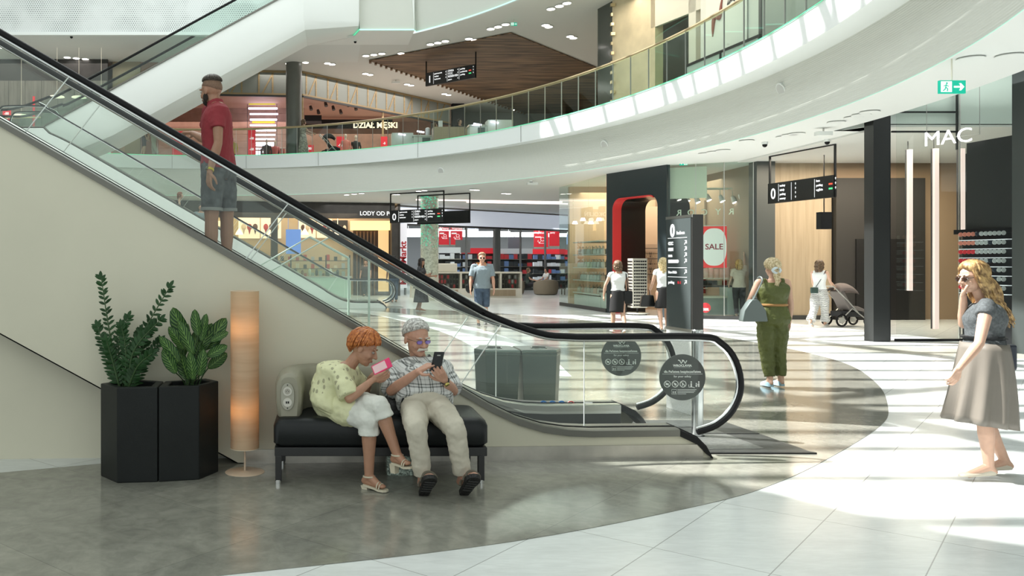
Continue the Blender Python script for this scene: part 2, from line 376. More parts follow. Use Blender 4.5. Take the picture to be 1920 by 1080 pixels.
struct(MB().prism([Vector((q.x, q.y, Z1C-.03)) for q in (lp[0], W(777, 57, 31.9), Vector((3.3, 34, 0)), Vector((-2, 34, 0)), lp[1])], (0, 0, 2.5)).build('ceiling', 'white'))
tag(MB().tube([lp[0]+Vector((-.03,-.03,0)), lp[1]+Vector((-.03,-.03,0))], .018, 6).build('led_strip', 'green'), 'short green light strip at the corner of the upper escalator landing', 'light strip')
# perforated white panel wall top left
m_perf = mat('perforated_white_panel', (.74, .77, .76), .45); N, L, b = nodes_of(m_perf)
tc = N.new('ShaderNodeTexCoord'); sp = N.new('ShaderNodeSeparateXYZ'); L.new(tc.outputs['Object'], sp.inputs[0])
def mth(op, a, b_=None, N=N, L=L):
    x = N.new('ShaderNodeMath'); x.operation = op
    for i, q in enumerate((a, b_)):
        if q is None: continue
        if isinstance(q, (int, float)): x.inputs[i].default_value = q
        else: L.new(q, x.inputs[i])
    return x.outputs[0]
P_ = .085
row = mth('FLOOR', mth('DIVIDE', sp.outputs[2], P_*.866)); sh = mth('MULTIPLY', mth('MODULO', row, 2), .5)
u = mth('SUBTRACT', mth('FRACT', mth('ADD', mth('DIVIDE', sp.outputs[0], P_), mth('ADD', sh, 500))), .5)
v = mth('SUBTRACT', mth('FRACT', mth('DIVIDE', sp.outputs[2], P_*.866)), .5)
d = mth('SQRT', mth('ADD', mth('MULTIPLY', u, u), mth('MULTIPLY', v, v)))
hole = mth('LESS_THAN', d, .27)
nz = N.new('ShaderNodeTexNoise'); nz.inputs['Scale'].default_value = .9; nz.inputs['Detail'].default_value = 5; L.new(tc.outputs['Object'], nz.inputs[0])
nr = N.new('ShaderNodeMapRange'); nr.inputs[1].default_value = .42; nr.inputs[2].default_value = .62; L.new(nz.outputs[0], nr.inputs[0])
mk = mth('MULTIPLY', hole, mth('ADD', mth('MULTIPLY', nr.outputs[0], .8), .2))
mx = N.new('ShaderNodeMix'); mx.data_type = 'RGBA'; mx.inputs[6].default_value = (.74, .77, .76, 1); mx.inputs[7].default_value = (.12, .14, .14, 1); L.new(mk, mx.inputs[0]); L.new(mx.outputs[2], b.inputs['Base Color'])
struct(MB().box((-22, 32.5, 10.33), (-.9, 32.65, 14)).build('wall_upper', m_perf))
struct(MB().box((-22, 32.42, 10.24), (-1.2, 32.66, 10.34)).build('trim_7', 'white'))

# roof over the atrium with a glazed opening: beams throw the shadow stripes
RZ = 19.0
OFFS = Vector((-SUN.x/SUN.z*RZ*-1, -SUN.y/SUN.z*RZ*-1, 0))   # from a floor point back towards the sun, at roof height
lit = smooth_poly([(2.3, 6.7), (3.1, 6.0), (4.0, 4.85), (6.5, 4.2), (11, 5), (14.5, 9), (15, 16), (13.5, 23), (11.8, 25.4), (8.5, 26), (2, 25.5), (-1.5, 21), (-1.2, 14), (.4, 9), (2.3, 6.7)], 5)[:-1]
hole = [Vector((p.x, p.y, 0)) + OFFS for p in lit]
bm = bmesh.new(); ov_ = [bm.verts.new((x, y, RZ)) for x, y in ((-45, -2), (45, -2), (45, 62), (-45, 62))]; hv = [bm.verts.new((h.x, h.y, RZ)) for h in hole]
es = [bm.edges.new((L_[i], L_[(i+1) % len(L_)])) for L_ in (ov_, hv) for i in range(len(L_))]
bmesh.ops.triangle_fill(bm, use_beauty=True, edges=es)
rf = MB().add([v.co.copy() for v in bm.verts], [tuple(v.index for v in f.verts) for f in (bm.verts.index_update() or bm.faces)]); bm.free()
struct(rf.build('ceiling', 'white'))
t = thing('skylight', 'skylight grid of white steel beams over the atrium', 'skylight', (-8, 20, RZ))
hx0, hx1 = min(h.x for h in hole), max(h.x for h in hole)
for i, fy in enumerate((5.2, 6.3, 7.3, 8.0, 8.75, 9.5, 10.7, 11.6, 12.6, 13.8, 15.06, 16.4, 17.4, 18.5, 19.8, 21.2, 22.6, 24.2)):
    y = fy + OFFS.y; w_ = .42 if i == 4 else (.2 if i in (0, 9, 14) else .14)
    MB().box((hx0, y, RZ+.02), (hx1, y+w_, RZ+.3)).build('beam', 'white', t)
SD = Vector((SUN.x/-SUN.z, SUN.y/-SUN.z, 0)); rbm = MB(); pp = None
for i in range(61):
    dg = -45 + 105*i/60; a = ellp(14.5, 18.02, dg) + SD*4.36; b_ = ellp(13.8, 18.0, dg) + SD*5.50; mid_p = (a+b_)/2; w2 = max(.17, (b_-a).length/2 + .06) ; nn = Vector((math.cos(R(dg)), math.sin(R(dg)), 0)); c_ = [a - nn*.13 + OFFS, b_ - nn*.055 + OFFS]
    if pp: rbm.prism([pp[0] + Vector((0, 0, RZ+.1)), pp[1] + Vector((0, 0, RZ+.1)), c_[1] + Vector((0, 0, RZ+.1)), c_[0] + Vector((0, 0, RZ+.1))], (0, 0, .1))
    pp = c_
rbm.build('added_shade_band', 'white', t)  # curved band added out of view to shade the lower bulkhead strip
for k in range(3):
    a = Vector((hx0+2+k*6.0, 9.5, RZ+.35)); MB().obox(a, (-5.5, 24, 0), (.30, .07, 0), (0, 0, .3)).build('beam', 'white', t)
for k in range(4):
    a = Vector((hx0-1, 6+k*6.3, RZ+.7)); MB().obox(a, (18, 7.2, 0), (-.08, .2, 0), (0, 0, .25)).build('beam', 'white', t)

# ------------------------------------------------------------------ balcony railing (first floor)
t = thing('balcony_railing', 'curved glass balcony railing with pale gold handrail around the first floor', 'railing', ellp(13.86, 18.06, 40, Z1F))
D0, D1 = -38, 104
MB().tube([ellp(13.9, 18.1, D0+(D1-D0)*i/150, Z1F+1.12) for i in range(151)], .045, 8).build('handrail', 'gold', t, smooth=True)
ng = 26; 
for i in range(ng*2):
    t0 = D0 + (D1-D0)*i/(ng*2); t1 = D0 + (D1-D0)*(i+1)/(ng*2)
    a, b_ = ellp(13.88, 18.08, t0), ellp(13.88, 18.08, t1)
    MB().slab(a, a + (b_-a)*.992, .012, Z1F+.02, Z1F+1.08).build('glass_panel', 'glass_g', t)
    MB().slab(a - (b_-a)*.01, a + (b_-a)*.006, .03, Z1F, Z1F+1.09).build('post', 'steel', t)

# ------------------------------------------------------------------ escalators
def lerp(a, b, t): return a + (b-a)*t
def escalator(name, label, O, u, w, rise, width=1.2, body='thin', far=False, npan=None, mats=None):
    """O floor point under the lower newel, u plan direction going up, w plan direction across; profile measured in (s, z)."""
    O = Vector(O); u = Vector(u).normalized(); w = Vector(w).normalized(); Zv = Vector((0, 0, 1))
    Pt = lambda s, z, q=0: O + u*s + Zv*z + w*q
    T = math.tan(R(30)); s_top = 2.565 + (rise - .9 + .24)/T   # deck reaches top level
    t = thing(name, label, 'escalator', O)
    def deckz(s):
        pts = [(0, .0), (.05, .09), (.13, .17), (.28, .24), (1.0, .24), (1.2, .25), (1.4, .28), (1.61, .345), (1.83, .45), (2.06, .585), (2.3, .745), (2.565, .9)]
        if s >= s_top: return rise + .24
        if s >= 2.565:
            z = .9 + (s-2.565)*T
            if s > s_top - 1.2: f = (s-(s_top-1.2))/1.2; z = min(z - .12*f*f, rise+.24)
            return z
        for (a, za), (b_, zb) in zip(pts, pts[1:]):
            if a <= s <= b_: return lerp(za, zb, (s-a)/(b_-a))
        return 0
    hp = [(.06, .19), (-.1, .245), (-.24, .37), (-.31, .56), (-.265, .78), (-.14, .93), (.05, .985), (.9, .985), (1.15, .99), (1.4, 1.02), (1.84, 1.18), (2.2, 1.385), (2.565, 1.595)]
    se = s_top + 1.3
    hr = hp + [(s_top - .55, 1.595 + (s_top-.55-2.565)*T), (s_top-.1, rise+.93), (s_top+.35, rise+.985), (se, rise+.985), (se+.25, rise+.9), (se+.35, rise+.6), (se+.25, rise+.33), (se, rise+.2)]
    S = sorted(set([0, .05, .13, .28, .6, 1.0, 1.1, 1.2, 1.3, 1.4, 1.5, 1.61, 1.72, 1.83, 1.94, 2.06, 2.18, 2.3, 2.43, 2.565] + [2.565 + (s_top-2.565)*k/12 for k in range(13)] + [s_top-1.2+.2*k for k in range(6)] + [s_top+.4, se-.05]))
    hs = smooth_poly([Vector(p) for p in hr], 4)
    for q, side in ((0, 'near'), (width, 'far')):
        # deck cap
        top = [Pt(s, deckz(s)+.0, q-.13) for s in S]; mbk = MB()
        prof = [(-.15, -.055), (-.15, -.004), (-.13, .006), (.11, .006), (.13, -.004), (.13, -.055)]
        mbk.loft([[Pt(s, max(deckz(s), .02)+dz, q+dq) for dq, dz in prof] for s in S if s >= .28]); mbk.build('deck', 'darksteel' if side == 'near' else 'steel', t, smooth=True)
        MB().loft([[Pt(s, deckz(s)+dz, q+dq) for dq, dz in ((-.05, .0), (-.05, .013), (-.02, .013), (-.02, .0))] for s in S if s >= .28]).build('glazing_gasket', 'rubber', t)
        mbk = MB().loft([[Pt(s, max(deckz(s)+dz, .0), q+dq) for dq, dz in prof] for s in S if s <= .281])
        mbk.loft([[Pt(s, deckz(s)-.01, q-.13), Pt(s, deckz(s)-.01, q+.1), Pt(s, deckz(s)+.012, q+.1), Pt(s, deckz(s)+.012, q-.13)] for s in S if s <= .3])
        mbk.build('deck_end_cap', 'rubber', t, smooth=True)
        # side panels: inner skirt
        sk = [s for s in S if s >= .28]
        for sgn in ((1,) if side == 'near' else (-1,)):
            qq = q + sgn*.13
            MB().prism([Pt(s, deckz(s)-.05, qq) for s in sk] + [Pt(s, max(deckz(s)-.27, .0), qq) for s in sk[::-1]], w*(.01*sgn)).build('skirt_panel', 'dark' if not far else 'white', t)
            MB().prism([Pt(s, deckz(s)-.01, qq-.005*sgn) for s in sk] + [Pt(s, deckz(s)-.08, qq+.0) for s in sk[::-1]], w*(.02*sgn)).build('skirt_trim', 'steel', t)
        # handrail
        MB().tube([Pt(p.x, p.y, q) for p in hs], .027, 12, up=w).build('handrail', 'rubber', t, smooth=True)
        gd = [Vector((lerp(p.x, 1.1 if p.x < 1.1 else p.x, .0), p.y)) for p in hs]
        inn = []
        for i, p in enumerate(hs):
            d_ = (hs[min(i+1, len(hs)-1)] - hs[max(i-1, 0)]).normalized(); inn.append(p + Vector((d_.y, -d_.x))*.029)
        MB().tube([Pt(p.x, p.y, q) for p in inn], .013, 8).build('handrail_guide', 'chrome', t, smooth=True)
        # glass
        cuts = [-.24, 1.02 if side == 'near' else 1.45] + [2.06 + k*1.75 for k in range(0, int((s_top-2)/1.75)+1)] + [se+.3]
        ih = [p for p in inn if p.x < 90]
        topc = ih[:]   # full curve from lower newel to upper
        k0 = next(i for i, p in enumerate(ih) if p.y > .55)
        up_c = [p for p in ih[k0:] ]
        ke = len(up_c) - next(i for i, p in enumerate(up_c[::-1]) if p.y > rise+.55)
        up_c = up_c[:ke]; lowl = ih[:k0+1]; 
        def topz(s):
            for a, b_ in zip(up_c, up_c[1:]):
                if a.x <= s <= b_.x and b_.x > a.x: return lerp(a.y, b_.y, (s-a.x)/(b_.x-a.x))
            return None
        for ci, (c0, c1) in enumerate(zip(cuts, cuts[1:])):
            slant0 = .35 if c0 > 2.0 else 0; slant1 = .35 if (c1 > 2.0 and c1 < se) else 0
            n_ = 12; tp = []; bt = []
            g = .006
            if ci == 0:
                ring_ = [p for p in lowl if p.y > .24][::1] + [p for p in up_c if p.x < c1-g] + [Vector((c1-g, topz(c1-g)))]
                ring_ += [Vector((c1-g, deckz(c1-g)))] + [Vector((.1, .235))]
                MB().prism([Pt(p.x, p.y, q-.006) for p in ring_], w*.012).build('glass_panel', 'glass', t); 
            else:
                if c1 >= se:
                    c1 = se - .02
                for k in range(n_+1):
                    f = k/n_; sb = lerp(c0+g, c1-g, f); stt = sb + lerp(-slant0, -slant1, f)
                    bt.append((sb, deckz(sb))); tz = topz(stt); tp.append((stt, tz if tz is not None else deckz(stt)+.6))
                MB().prism([Pt(a, z, q-.006) for a, z in tp] + [Pt(a, z, q-.006) for a, z in bt[::-1]], w*.012).build('glass_panel', 'glass', t)
            if ci > 0:   # bright joint edge
                zb = deckz(c0); zt = topz(c0 - slant0)
                if zt: MB().cyl(Pt(c0, zb, q), Pt(c0-slant0, zt, q), .0045, n=6).build('glass_joint', mat('glass_edge', (.75, .8, .78), .3), t)
    # steps
    st0 = .35
    def stepz(s): 
        if s < .95: return .012
        return min(max(0, (s-1.9)*T+.0) if s > 1.9 else .012, rise)
    s = 1.05; k = 0
    while s < s_top + .2:
        zz = min(rise, round(max(0, (s-1.75)*T)/.2, 0)*.2 if s > 1.75 else 0) if False else min(rise, max(0, (s-1.75)*T))
        MB().obox(Pt(s, zz-.17, .16), u*.4, w*(width-.32), Zv*.18).build('step', mat('grooved_step', (.10, .10, .10), .45, .6), t)
        s += .4; k += 1
    MB().obox(Pt(-.6, -.0, .15), u*1.7, w*(width-.3), Zv*.014).build('comb_plate', mat('landing_plate', (.22, .23, .22), .4, .7, noise=(30, .25)), t)
    return t, Pt, deckz, S, s_top, T

# front escalator
TH = R(3.05)
EO = Vector((3.155, 7.10, 0)); EU = Vector((-math.cos(TH), -math.sin(TH), 0)); EWv = Vector((-math.sin(TH), math.cos(TH), 0))
E1, Pt, deckz, ES, STOP, T30 = escalator('escalator', 'front escalator with black handrails and beige side wall rising left behind the bench', EO, EU, EWv, Z1F)
# beige side cladding, recessed lower wall, steel plinth
def under(s): return max(0, .62 + (s-4.95)*.56)
sk = [s for s in ES if s >= .05]
pl = [Pt(s, max(deckz(s)-.05, .0), -.12) for s in sk] + [Pt(s, max(under(s), .0), -.12) for s in (STOP+1.3, 4.95, 3.86)] + [Pt(.0, 0, -.12)]
MB().prism(pl, EWv*.26).build('side_cladding', 'plaster', E1)
MB().prism([Pt(3.7, 0, .15), Pt(3.86, .1, .15), Pt(STOP+1.3, under(STOP+1.3)+.2, .15), Pt(STOP+1.3, 0, .15)], EWv*.1).build('lower_side_wall', 'plaster', E1)
MB().prism([Pt(3.86, 0, -.124), Pt(STOP+1.3, under(STOP+1.3), -.124), Pt(STOP+1.3, under(STOP+1.3)-.014, -.124), Pt(3.86, .0, -.122)], EWv*.27).build('bottom_trim', 'black', E1)  # black strip standing for the shadow gap along the cladding seam
MB().obox(Pt(3.8, 0, -.135), EU*-3.72, EWv*.02, (0, 0, .115)).build('plinth', mat('satin_steel_plinth', (.42, .40, .36), .3, .85, noise=(6, .15)), E1)
MB().prism([Pt(STOP+1.3, under(STOP+1.3)+.3, 1.3)] + [Pt(3.9, .1, 1.3), Pt(.1, .0, 1.3)] + [Pt(s, max(deckz(s)-.05, 0.01), 1.3) for s in sk], EWv*.1).build('far_cladding', 'plaster', E1)
# landing plate on the floor in front
EM = thing('landing_mat', 'dark ribbed metal landing plate on the floor at the foot of the front escalator', 'floor plate', EO + Vector((.6, .6, 0)))
MB().prism([Vector((3.13, 7.12, 0)), Vector((4.08, 7.1, 0)), Vector((3.98, 8.6, 0)), Vector((3.02, 8.6, 0))], (0, 0, .012)).build('plate', mat('ribbed_plate', (.05, .053, .05), .4, .3, noise=(18, .35)), EM)
MB().obox((3.13, 7.1, .0), (.96, -.0, 0), (0, .04, 0), (0, 0, .016)).build('edge_trim', 'black', EM)
MB().obox((3.06, 7.9, .0), (.96, -.0, 0), (0, .03, 0), (0, 0, .016)).build('edge_trim', 'black', EM)

# pictogram stickers on the far deck
for i, px in enumerate((1019, 1036, 1053, 1070)):
    c = W(px, 759, 8.22); s = thing('safety_sticker', ['blue round pictogram sticker, leftmost on the far escalator skirt', 'blue round pictogram sticker, second from left on the far escalator skirt', 'blue round pictogram sticker next to the red-ringed one on the escalator skirt', 'white sticker with red prohibition ring on the far escalator skirt'][i], 'sticker', c)
    MB().cyl(c, c + Vector((0, -.006, 0)), .04, n=24).build('disc', mat('blue_sticker', (.02, .2, .6), .4) if i < 3 else mat('white_sticker', (.8, .8, .8), .4), s)
    c2 = c + Vector((0, -.007, 0))
    if i == 3:
        MB().tube([c2 + Vector((math.cos(a)*.034, 0, math.sin(a)*.034)) for a in [2*PI*k/24 for k in range(24)]], .005, 6, closed=True).build('ring', 'red', s)
        MB().cyl(c2 + Vector((-.024, 0, .024)), c2 + Vector((.024, 0, -.024)), .004, n=6).build('slash', 'red', s)
    else:
        MB().cyl(c2 + Vector((0, -.001, .018)), c2 + Vector((0, -.003, .018)), .008, n=10).cyl(c2 + Vector((-.004, 0, -.02)), c2 + Vector((.004, 0, .01)), .006, n=6).cyl(c2 + Vector((0, 0, .004)), c2 + Vector((.02, 0, -.006 + .008*i)), .004, n=6).build('figure', mat('white_sticker', (.8, .8, .8), .4), s)
c = W(1102, 758, 8.22); tag(MB().box((c.x-.045, 8.2, c.z-.02), (c.x+.045, 8.215, c.z+.02)).build('label_plate', mat('white_sticker', (.8, .8, .8), .4), bevel=.008), 'small white rectangular label on the far escalator skirt beside the round stickers', 'label')

# round safety signs on the glass
def safety(c, r, label, n=Vector((0, -1, 0))):
    t = thing('safety_sign', label, 'sign', c)
    rt = Vector((1, 0, 0)); up = Vector((0, 0, 1)); wm = mat('sign_white', (.75, .76, .74), .5)
    MB().cyl(c, c + n*.004, r, n=64).build('disc', mat('sign_charcoal', (.045, .048, .045), .5), t)
    o = c + n*.0045; k = r/.19
    P3 = lambda x, z: o + rt*(x*k) + up*(z*k)
    mb = MB()   # wave-shaped double-v emblem
    for dx in (0, .032):
        mb.tube([P3(-.036+dx, .142), P3(-.022+dx, .138), P3(-.010+dx, .115), P3(.004+dx, .138)], .0045*k, 6)
    mb.build('emblem', wm, t)
    text('WROCLAVIA', .026*k, P3(0, .088), rt, up, wm, t, align='CENTER', ext=.001, bold=.0008)
    MB().obox(P3(-.07, .079), rt*(.14*k), n*.001, up*(.0012*k)).build('rule', wm, t)
    text('dla Państwa bezpieczeństwa', .0265*k, P3(0, .038), rt, up, wm, t, align='CENTER', ext=.001, bold=.0006)
    MB().obox(P3(-.165, .026), rt*(.33*k), n*.001, up*(.0025*k)).build('rule', wm, t)
    text('for your safety', .024*k, P3(0, -.0), rt, up, wm, t, align='CENTER', ext=.001)
    for i in range(3):
        q = P3(-.125 + i*.065, -.055); mb = MB().tube([q + rt*(math.cos(a)*.025*k) + up*(math.sin(a)*.025*k) for a in [2*PI*j/20 for j in range(20)]], .003*k, 5, closed=True)
        mb.cyl(q + (rt*-.016 + up*.016)*k, q + (rt*.016 - up*.016)*k, .0025*k, n=5)
        if i == 0: mb.obox(q + (rt*-.013 + up*-.008)*k, rt*.024*k, n*.001, up*.014*k)
        elif i == 1: mb.cyl(q + up*-.013*k, q + up*.008*k, .004*k, n=5).cyl(q + rt*-.012*k, q + rt*.012*k, .003*k, n=5)
        else: mb.cyl(q + (rt*-.006 + up*-.014)*k, q + up*.01*k, .004*k, n=5).cyl(q, q + (rt*.012 - up*.01)*k, .003*k, n=5)
        mb.build('pictogram', wm, t)
    for i in range(2):
        q = P3(.072 + i*.062, -.06); mb = MB()
        mb.cyl(q + up*.022*k, q + up*.022*k + n*.002, .006*k, n=10).cyl(q + up*-.018*k, q + up*.012*k, .006*k, n=6)
        if i == 0: mb.tube([q + (rt*-.02 + up*-.0)*k, q + (rt*-.02 + up*-.02)*k, q + (rt*.01 + up*-.02)*k, q + (rt*.028 + up*-.026)*k], .0025*k, 5)
        else: mb.cyl(q + (rt*-.02 + up*-.018)*k, q + (rt*-.02 + up*.0)*k, .006*k, n=6).cyl(q + (rt*-.02 + up*.009)*k, q + (rt*-.02 + up*.009)*k + n*.002, .005*k, n=8).cyl(q + (rt*-.02)*k, q + up*.0, .002*k, n=5)
        mb.build('pictogram', wm, t)
    q = P3(-.068, -.118); mb = MB().tube([q + (rt*a + up*b_)*k for a, b_ in ((-.02, -.02), (.02, -.02), (.02, .018), (-.02, .018))], .0018*k, 4, closed=True).cyl(q + (rt*-.008 + up*-.014)*k, q + (rt*-.008 + up*.004)*k, .004*k, n=5).cyl(q + (rt*.008 + up*-.014)*k, q + (rt*.008 + up*.004)*k, .004*k, n=5)
    mb.build('pictogram', wm, t)
    for i, wd_ in enumerate((.155, .145, .135, .07)):
        MB().obox(P3(-.04, -.103 - i*.0115), rt*(wd_*k), n*.001, up*(.0035*k)).build('small_print', wm, t)
    return t
c = W(1276, 707, 0+7.13); c.y = 7.14 - .012; safety(Vector((2.967, 7.135-.04, .645)), .192, 'round charcoal safety sign on the nearer escalator glass at right')
safety(Vector((2.88, 8.31, .689)), .195, 'round charcoal safety sign on the farther escalator glass, partly behind a glass joint')

# far parallel escalator and the crossing one that climbs to the second floor
E3, Pt3, dz3, S3, st3, _ = escalator('escalator', 'distant escalator seen through the front glass with white skirt, carrying two people', (2.15, 29.9, 0), (-1, 0, 0), (0, 1, 0), Z1F, far=True)
sk3 = [s for s in S3 if s >= .05]
MB().prism([Pt3(s, dz3(s)-.03, -.15) for s in sk3] + [Pt3(s, max(dz3(s)-.52, 0), -.15) for s in sk3[::-1]], Vector((0, .05, 0))).build('side_cladding', 'white', E3)
MB().prism([Pt3(s, max(dz3(s)-.5, 0), -.1) for s in sk3] + [Pt3(s, max(dz3(s)-.9, 0), -.1) for s in sk3[::-1]], Vector((0, 1.5, 0))).build('truss', 'midgrey', E3)

# crossing escalator: smooth white body
t = thing('escalator', 'white crossing escalator climbing right from the first floor to the top floor', 'escalator', (-11, 31, 6.1))
E2a = Vector((-11.2, 30.6, 5.85)); E2b = Vector((.35, 31.6, 12.46)); dd = E2b - E2a
prof = [(0, 0), (0, -1.3), (.12, -1.62), (.4, -1.82), (.8, -1.88), (1.5, -1.88), (1.6, -1.6), (1.6, 0)]
def ringat(p, sc=1, zs=1): return [p + Vector((0, a, b_*zs)) for a, b_ in prof]
Rg = [ringat(E2a + Vector((-.6, 0, -.35)), zs=.45), ringat(E2a, zs=.6), ringat(E2a + dd*.12, zs=.82), ringat(E2a + dd*.3), ringat(E2a + dd*.7), ringat(E2a + dd*.93, zs=1.0)]
MB().loft(Rg).build('body', 'white', t, smooth=True, angle=30)
MB().loft([[p + Vector((0, a, b_)) for a, b_ in ((-.05, .0), (-.05, .06), (.25, .06), (.25, 0))] for p in (E2a, E2b)]).build('deck', 'darksteel', t)
MB().loft([ringat(E2a + dd*.90, zs=.98), [Vector((p.x+2.05, p.y, max(p.z, 10.36) if p.z < 11.6 else p.z+.6)) for p in ringat(E2a + dd*.90)]]).build('landing_soffit', 'white', t, smooth=True, angle=30)
for q in (0.05, 1.5):
    off = Vector((0, q, 0))
    pts = [E2a + off + Vector((-3.2, 0, 1.25)), E2a + off + Vector((-1.0, 0, 1.25)), E2a + off + Vector((.0, 0, 1.27)), E2a + off + dd*.11 + Vector((0, 0, 1.0)), E2a + off + dd*.2 + Vector((0, 0, .86)), E2b + off + Vector((0, 0, .82)), E2b + off + Vector((2, .1, 1.2))]
    MB().tube(smooth_poly(pts, 4), .045, 8).build('handrail', 'rubber', t, smooth=True)
    MB().prism([E2a + off + Vector((0, 0, .02)), E2b + off + Vector((0, 0, .02)), E2b + off + Vector((0, 0, .8)), E2a + off + Vector((.3, 0, 1.15))], (0, .012, 0)).build('glass_panel', 'glass_g', t)

# glass screen behind the front escalator
for dx, dy, lab in ((0, 0, 'tall clear glass safety screen behind the escalator, right one of the pair'), (-.24, .22, 'tall clear glass safety screen behind the escalator, left one of the pair')):
    Yg = 8.55 + dy
    pts = [W(498+dx*160, 514, Yg), W(619+dx*160, 444, Yg), W(692+dx*160, 484, Yg), Vector((W(692+dx*160, 484, Yg).x, Yg, .0)), Vector((W(692+dx*160, 484, Yg).x-.4, Yg, .0))]
    t = thing('glass_screen', lab, 'glass screen', pts[3])
    MB().prism(pts, (0, .012, 0)).build('pane', 'glass', t)
    em = mat('polished_glass_edge', (.62, .72, .68), .2)
    for a, b_ in ((0, 1), (1, 2), (2, 3)): MB().cyl(pts[a], pts[b_], .012 if a else .007, n=6).build('polished_edge', em, t)
    for z in (.35,): MB().box((pts[3].x-.05, Yg-.02, z), (pts[3].x, Yg+.03, z+.09)).build('clamp', 'chrome', t)
# ------------------------------------------------------------------ shells of the shops
X_, Z_ = Vector((1, 0, 0)), Vector((0, 0, 1))
m_frieze = mat('frieze_panel', (.24, .255, .23), .6); m_fwood = wood_mat('frieze_wood', (.30, .21, .10), (.38, .28, .15))
m_pink = mat('brown_panel_wall', (.34, .22, .175), .55, noise=(3, .12)); m_walnut = wood_mat('walnut_slats', (.085, .045, .02), (.20, .115, .055), (3, .35, 1))
m_oak = wood_mat('oak_cladding', (.32, .255, .17), (.38, .305, .21), (9, 9, .5)); m_greywood = wood_mat('grey_wood_wall', (.13, .12, .10), (.20, .185, .16), (6, 6, .5))
m_darkshop = mat('dark_shop_wall', (.03, .028, .026), .5, noise=(2, .3)); m_warm = mat('warm_tan_wall', (.56, .42, .27), .6)
# outer backs
struct(MB().box((-32, 66, 0), (36, 66.3, 12)).build('wall_back', mat('back_wall_grey', (.25, .25, .24), .6)))
struct(MB().box((-26, 20, 0), (-25.7, 66, 19)).build('wall_left', mat('back_wall_grey', (.25, .25, .24), .6)))
struct(MB().box((22, 6, 0), (22.3, 66, 19)).build('wall_right', mat('back_wall_grey', (.25, .25, .24), .6)))
struct(MB().box((-26, 31.9, 0), (-17, 32.3, Z0C)).build('wall_near_left', m_darkshop))

# ---- ground floor: ice cream shop
def slabseg(mb, p, q, t, z0, z1): mb.slab(p, q, t, z0, z1); return mb
ca, cb = (-17, 36.8), (3.3, 40.5)
t = thing('storefront', 'dark fascia of the ice cream shop with small white lettering', 'shop front', (0, 38.6, 3.6))
slabseg(MB(), ca, cb, .5, 3.68, Z0C-.02).build('fascia', m_darkshop, t)
dC = (Vector((cb[0]-ca[0], cb[1]-ca[1], 0))).normalized()
text('LODY OD POKOLEŃ', .27, Vector((1.62, 40.14-.02, 3.82)) , dC, Z_, 'textw', t, bold=.004)
for x in (-9, -2.5, 3.15):
    y = 36.8 + (x+17)*3.7/20.3; slabseg(MB(), (x, y), (x+.3, y+.05), .3, 0, 3.68).build('pillar', m_darkshop, t)
struct(MB().box((-17, 42.72, 0), (3.4, 42.9, Z0C-.02)).build('wall_icecream', m_warm))
struct(MB().slab((3.6, 41.0), (3.6, 48), .12, 0, Z0C-.02).build('wall_icecream', m_darkshop))
for i, (pa, pb, ya, yb) in enumerate([(345, 378, 414, 448), (383, 436, 414, 446), (447, 487, 408, 447), (489, 527, 408, 447), (560, 592, 411, 446), (594, 622, 411, 446), (624, 652, 413, 446)]):
    Yp = 42.6; a = W(pa, yb, Yp); b_ = W(pb, ya, Yp)
    t = thing('menu_board', ['lit menu board at the far left of the ice cream shop', 'lit menu board behind the legs of the man on the escalator', 'lit board with red strawberry ice cream in the ice cream shop', 'lit board with pink and brown ice cream cups left of the blue screen', 'lit board with small fruit pictures right of the blue screen', 'lit cream board with ice cream cone near the sign lettering', 'dark board with white cup pictures at the right end of the row'][i], 'menu board', (a.x, Yp, a.z), 'menu boards in the ice cream shop')
    MB().box((a.x, Yp, a.z), (b_.x, Yp+.08, b_.z)).build('panel', emis('menu_glow', (1, .80, .55), .8) if i < 6 else 'dark', t)
    w_ = b_.x - a.x; h_ = b_.z - a.z; rr = random.Random(i)
    for k in range(3):
        cx_ = a.x + w_*(.25+.27*k); cz = a.z + h_*.55
        cm = [mat('berry', (.45, .05, .05), .5), mat('chocolate', (.10, .04, .02), .5), mat('cream_scoop', (.75, .6, .45), .5)][(k+i) % 3]
        MB().ell((cx_, Yp-.02, cz), (w_*.12, .03, h_*.16), n=10).cyl((cx_, Yp-.01, cz-h_*.35), (cx_, Yp-.01, cz-h_*.05), .01, w_*.08, 8).build('picture', cm, t)
c0 = W(564, 476, 41); c1 = W(536, 430, 41)
tag(MB().box((c1.x, 41, c0.z), (c0.x, 41.08, c1.z)).box((c1.x+.1, 41.03, c1.z), (c1.x+.12, 41.05, 4.4)).box((c0.x-.12, 41.03, c1.z), (c0.x-.1, 41.05, 4.4)).build('screen', emis('blue_screen', (.12, .25, .65), .75)), 'blue lit menu screen hanging in the ice cream shop', 'screen')
t = thing('counter', 'pale mint glass-fronted ice cream counter seen through the escalator glass', 'counter', (0, 38.9, 0))
a = W(548, 560, 38.6); b_ = W(668, 560, 38.6)
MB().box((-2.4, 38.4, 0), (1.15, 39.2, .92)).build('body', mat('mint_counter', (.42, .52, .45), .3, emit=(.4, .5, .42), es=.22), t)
MB().box((-2.5, 38.35, .92), (1.2, 39.25, .97)).build('worktop', 'steel', t)
MB().box((-2.3, 38.45, 1.0), (.9, 38.47, 1.32)).build('sneeze_guard', 'glass_g', t)
MB().box((-7, 38.6, 0), (-2.6, 39.4, 1.0)).build('side_counter', mat('brown_counter', (.22, .14, .08), .5), t)
rr = random.Random(3)
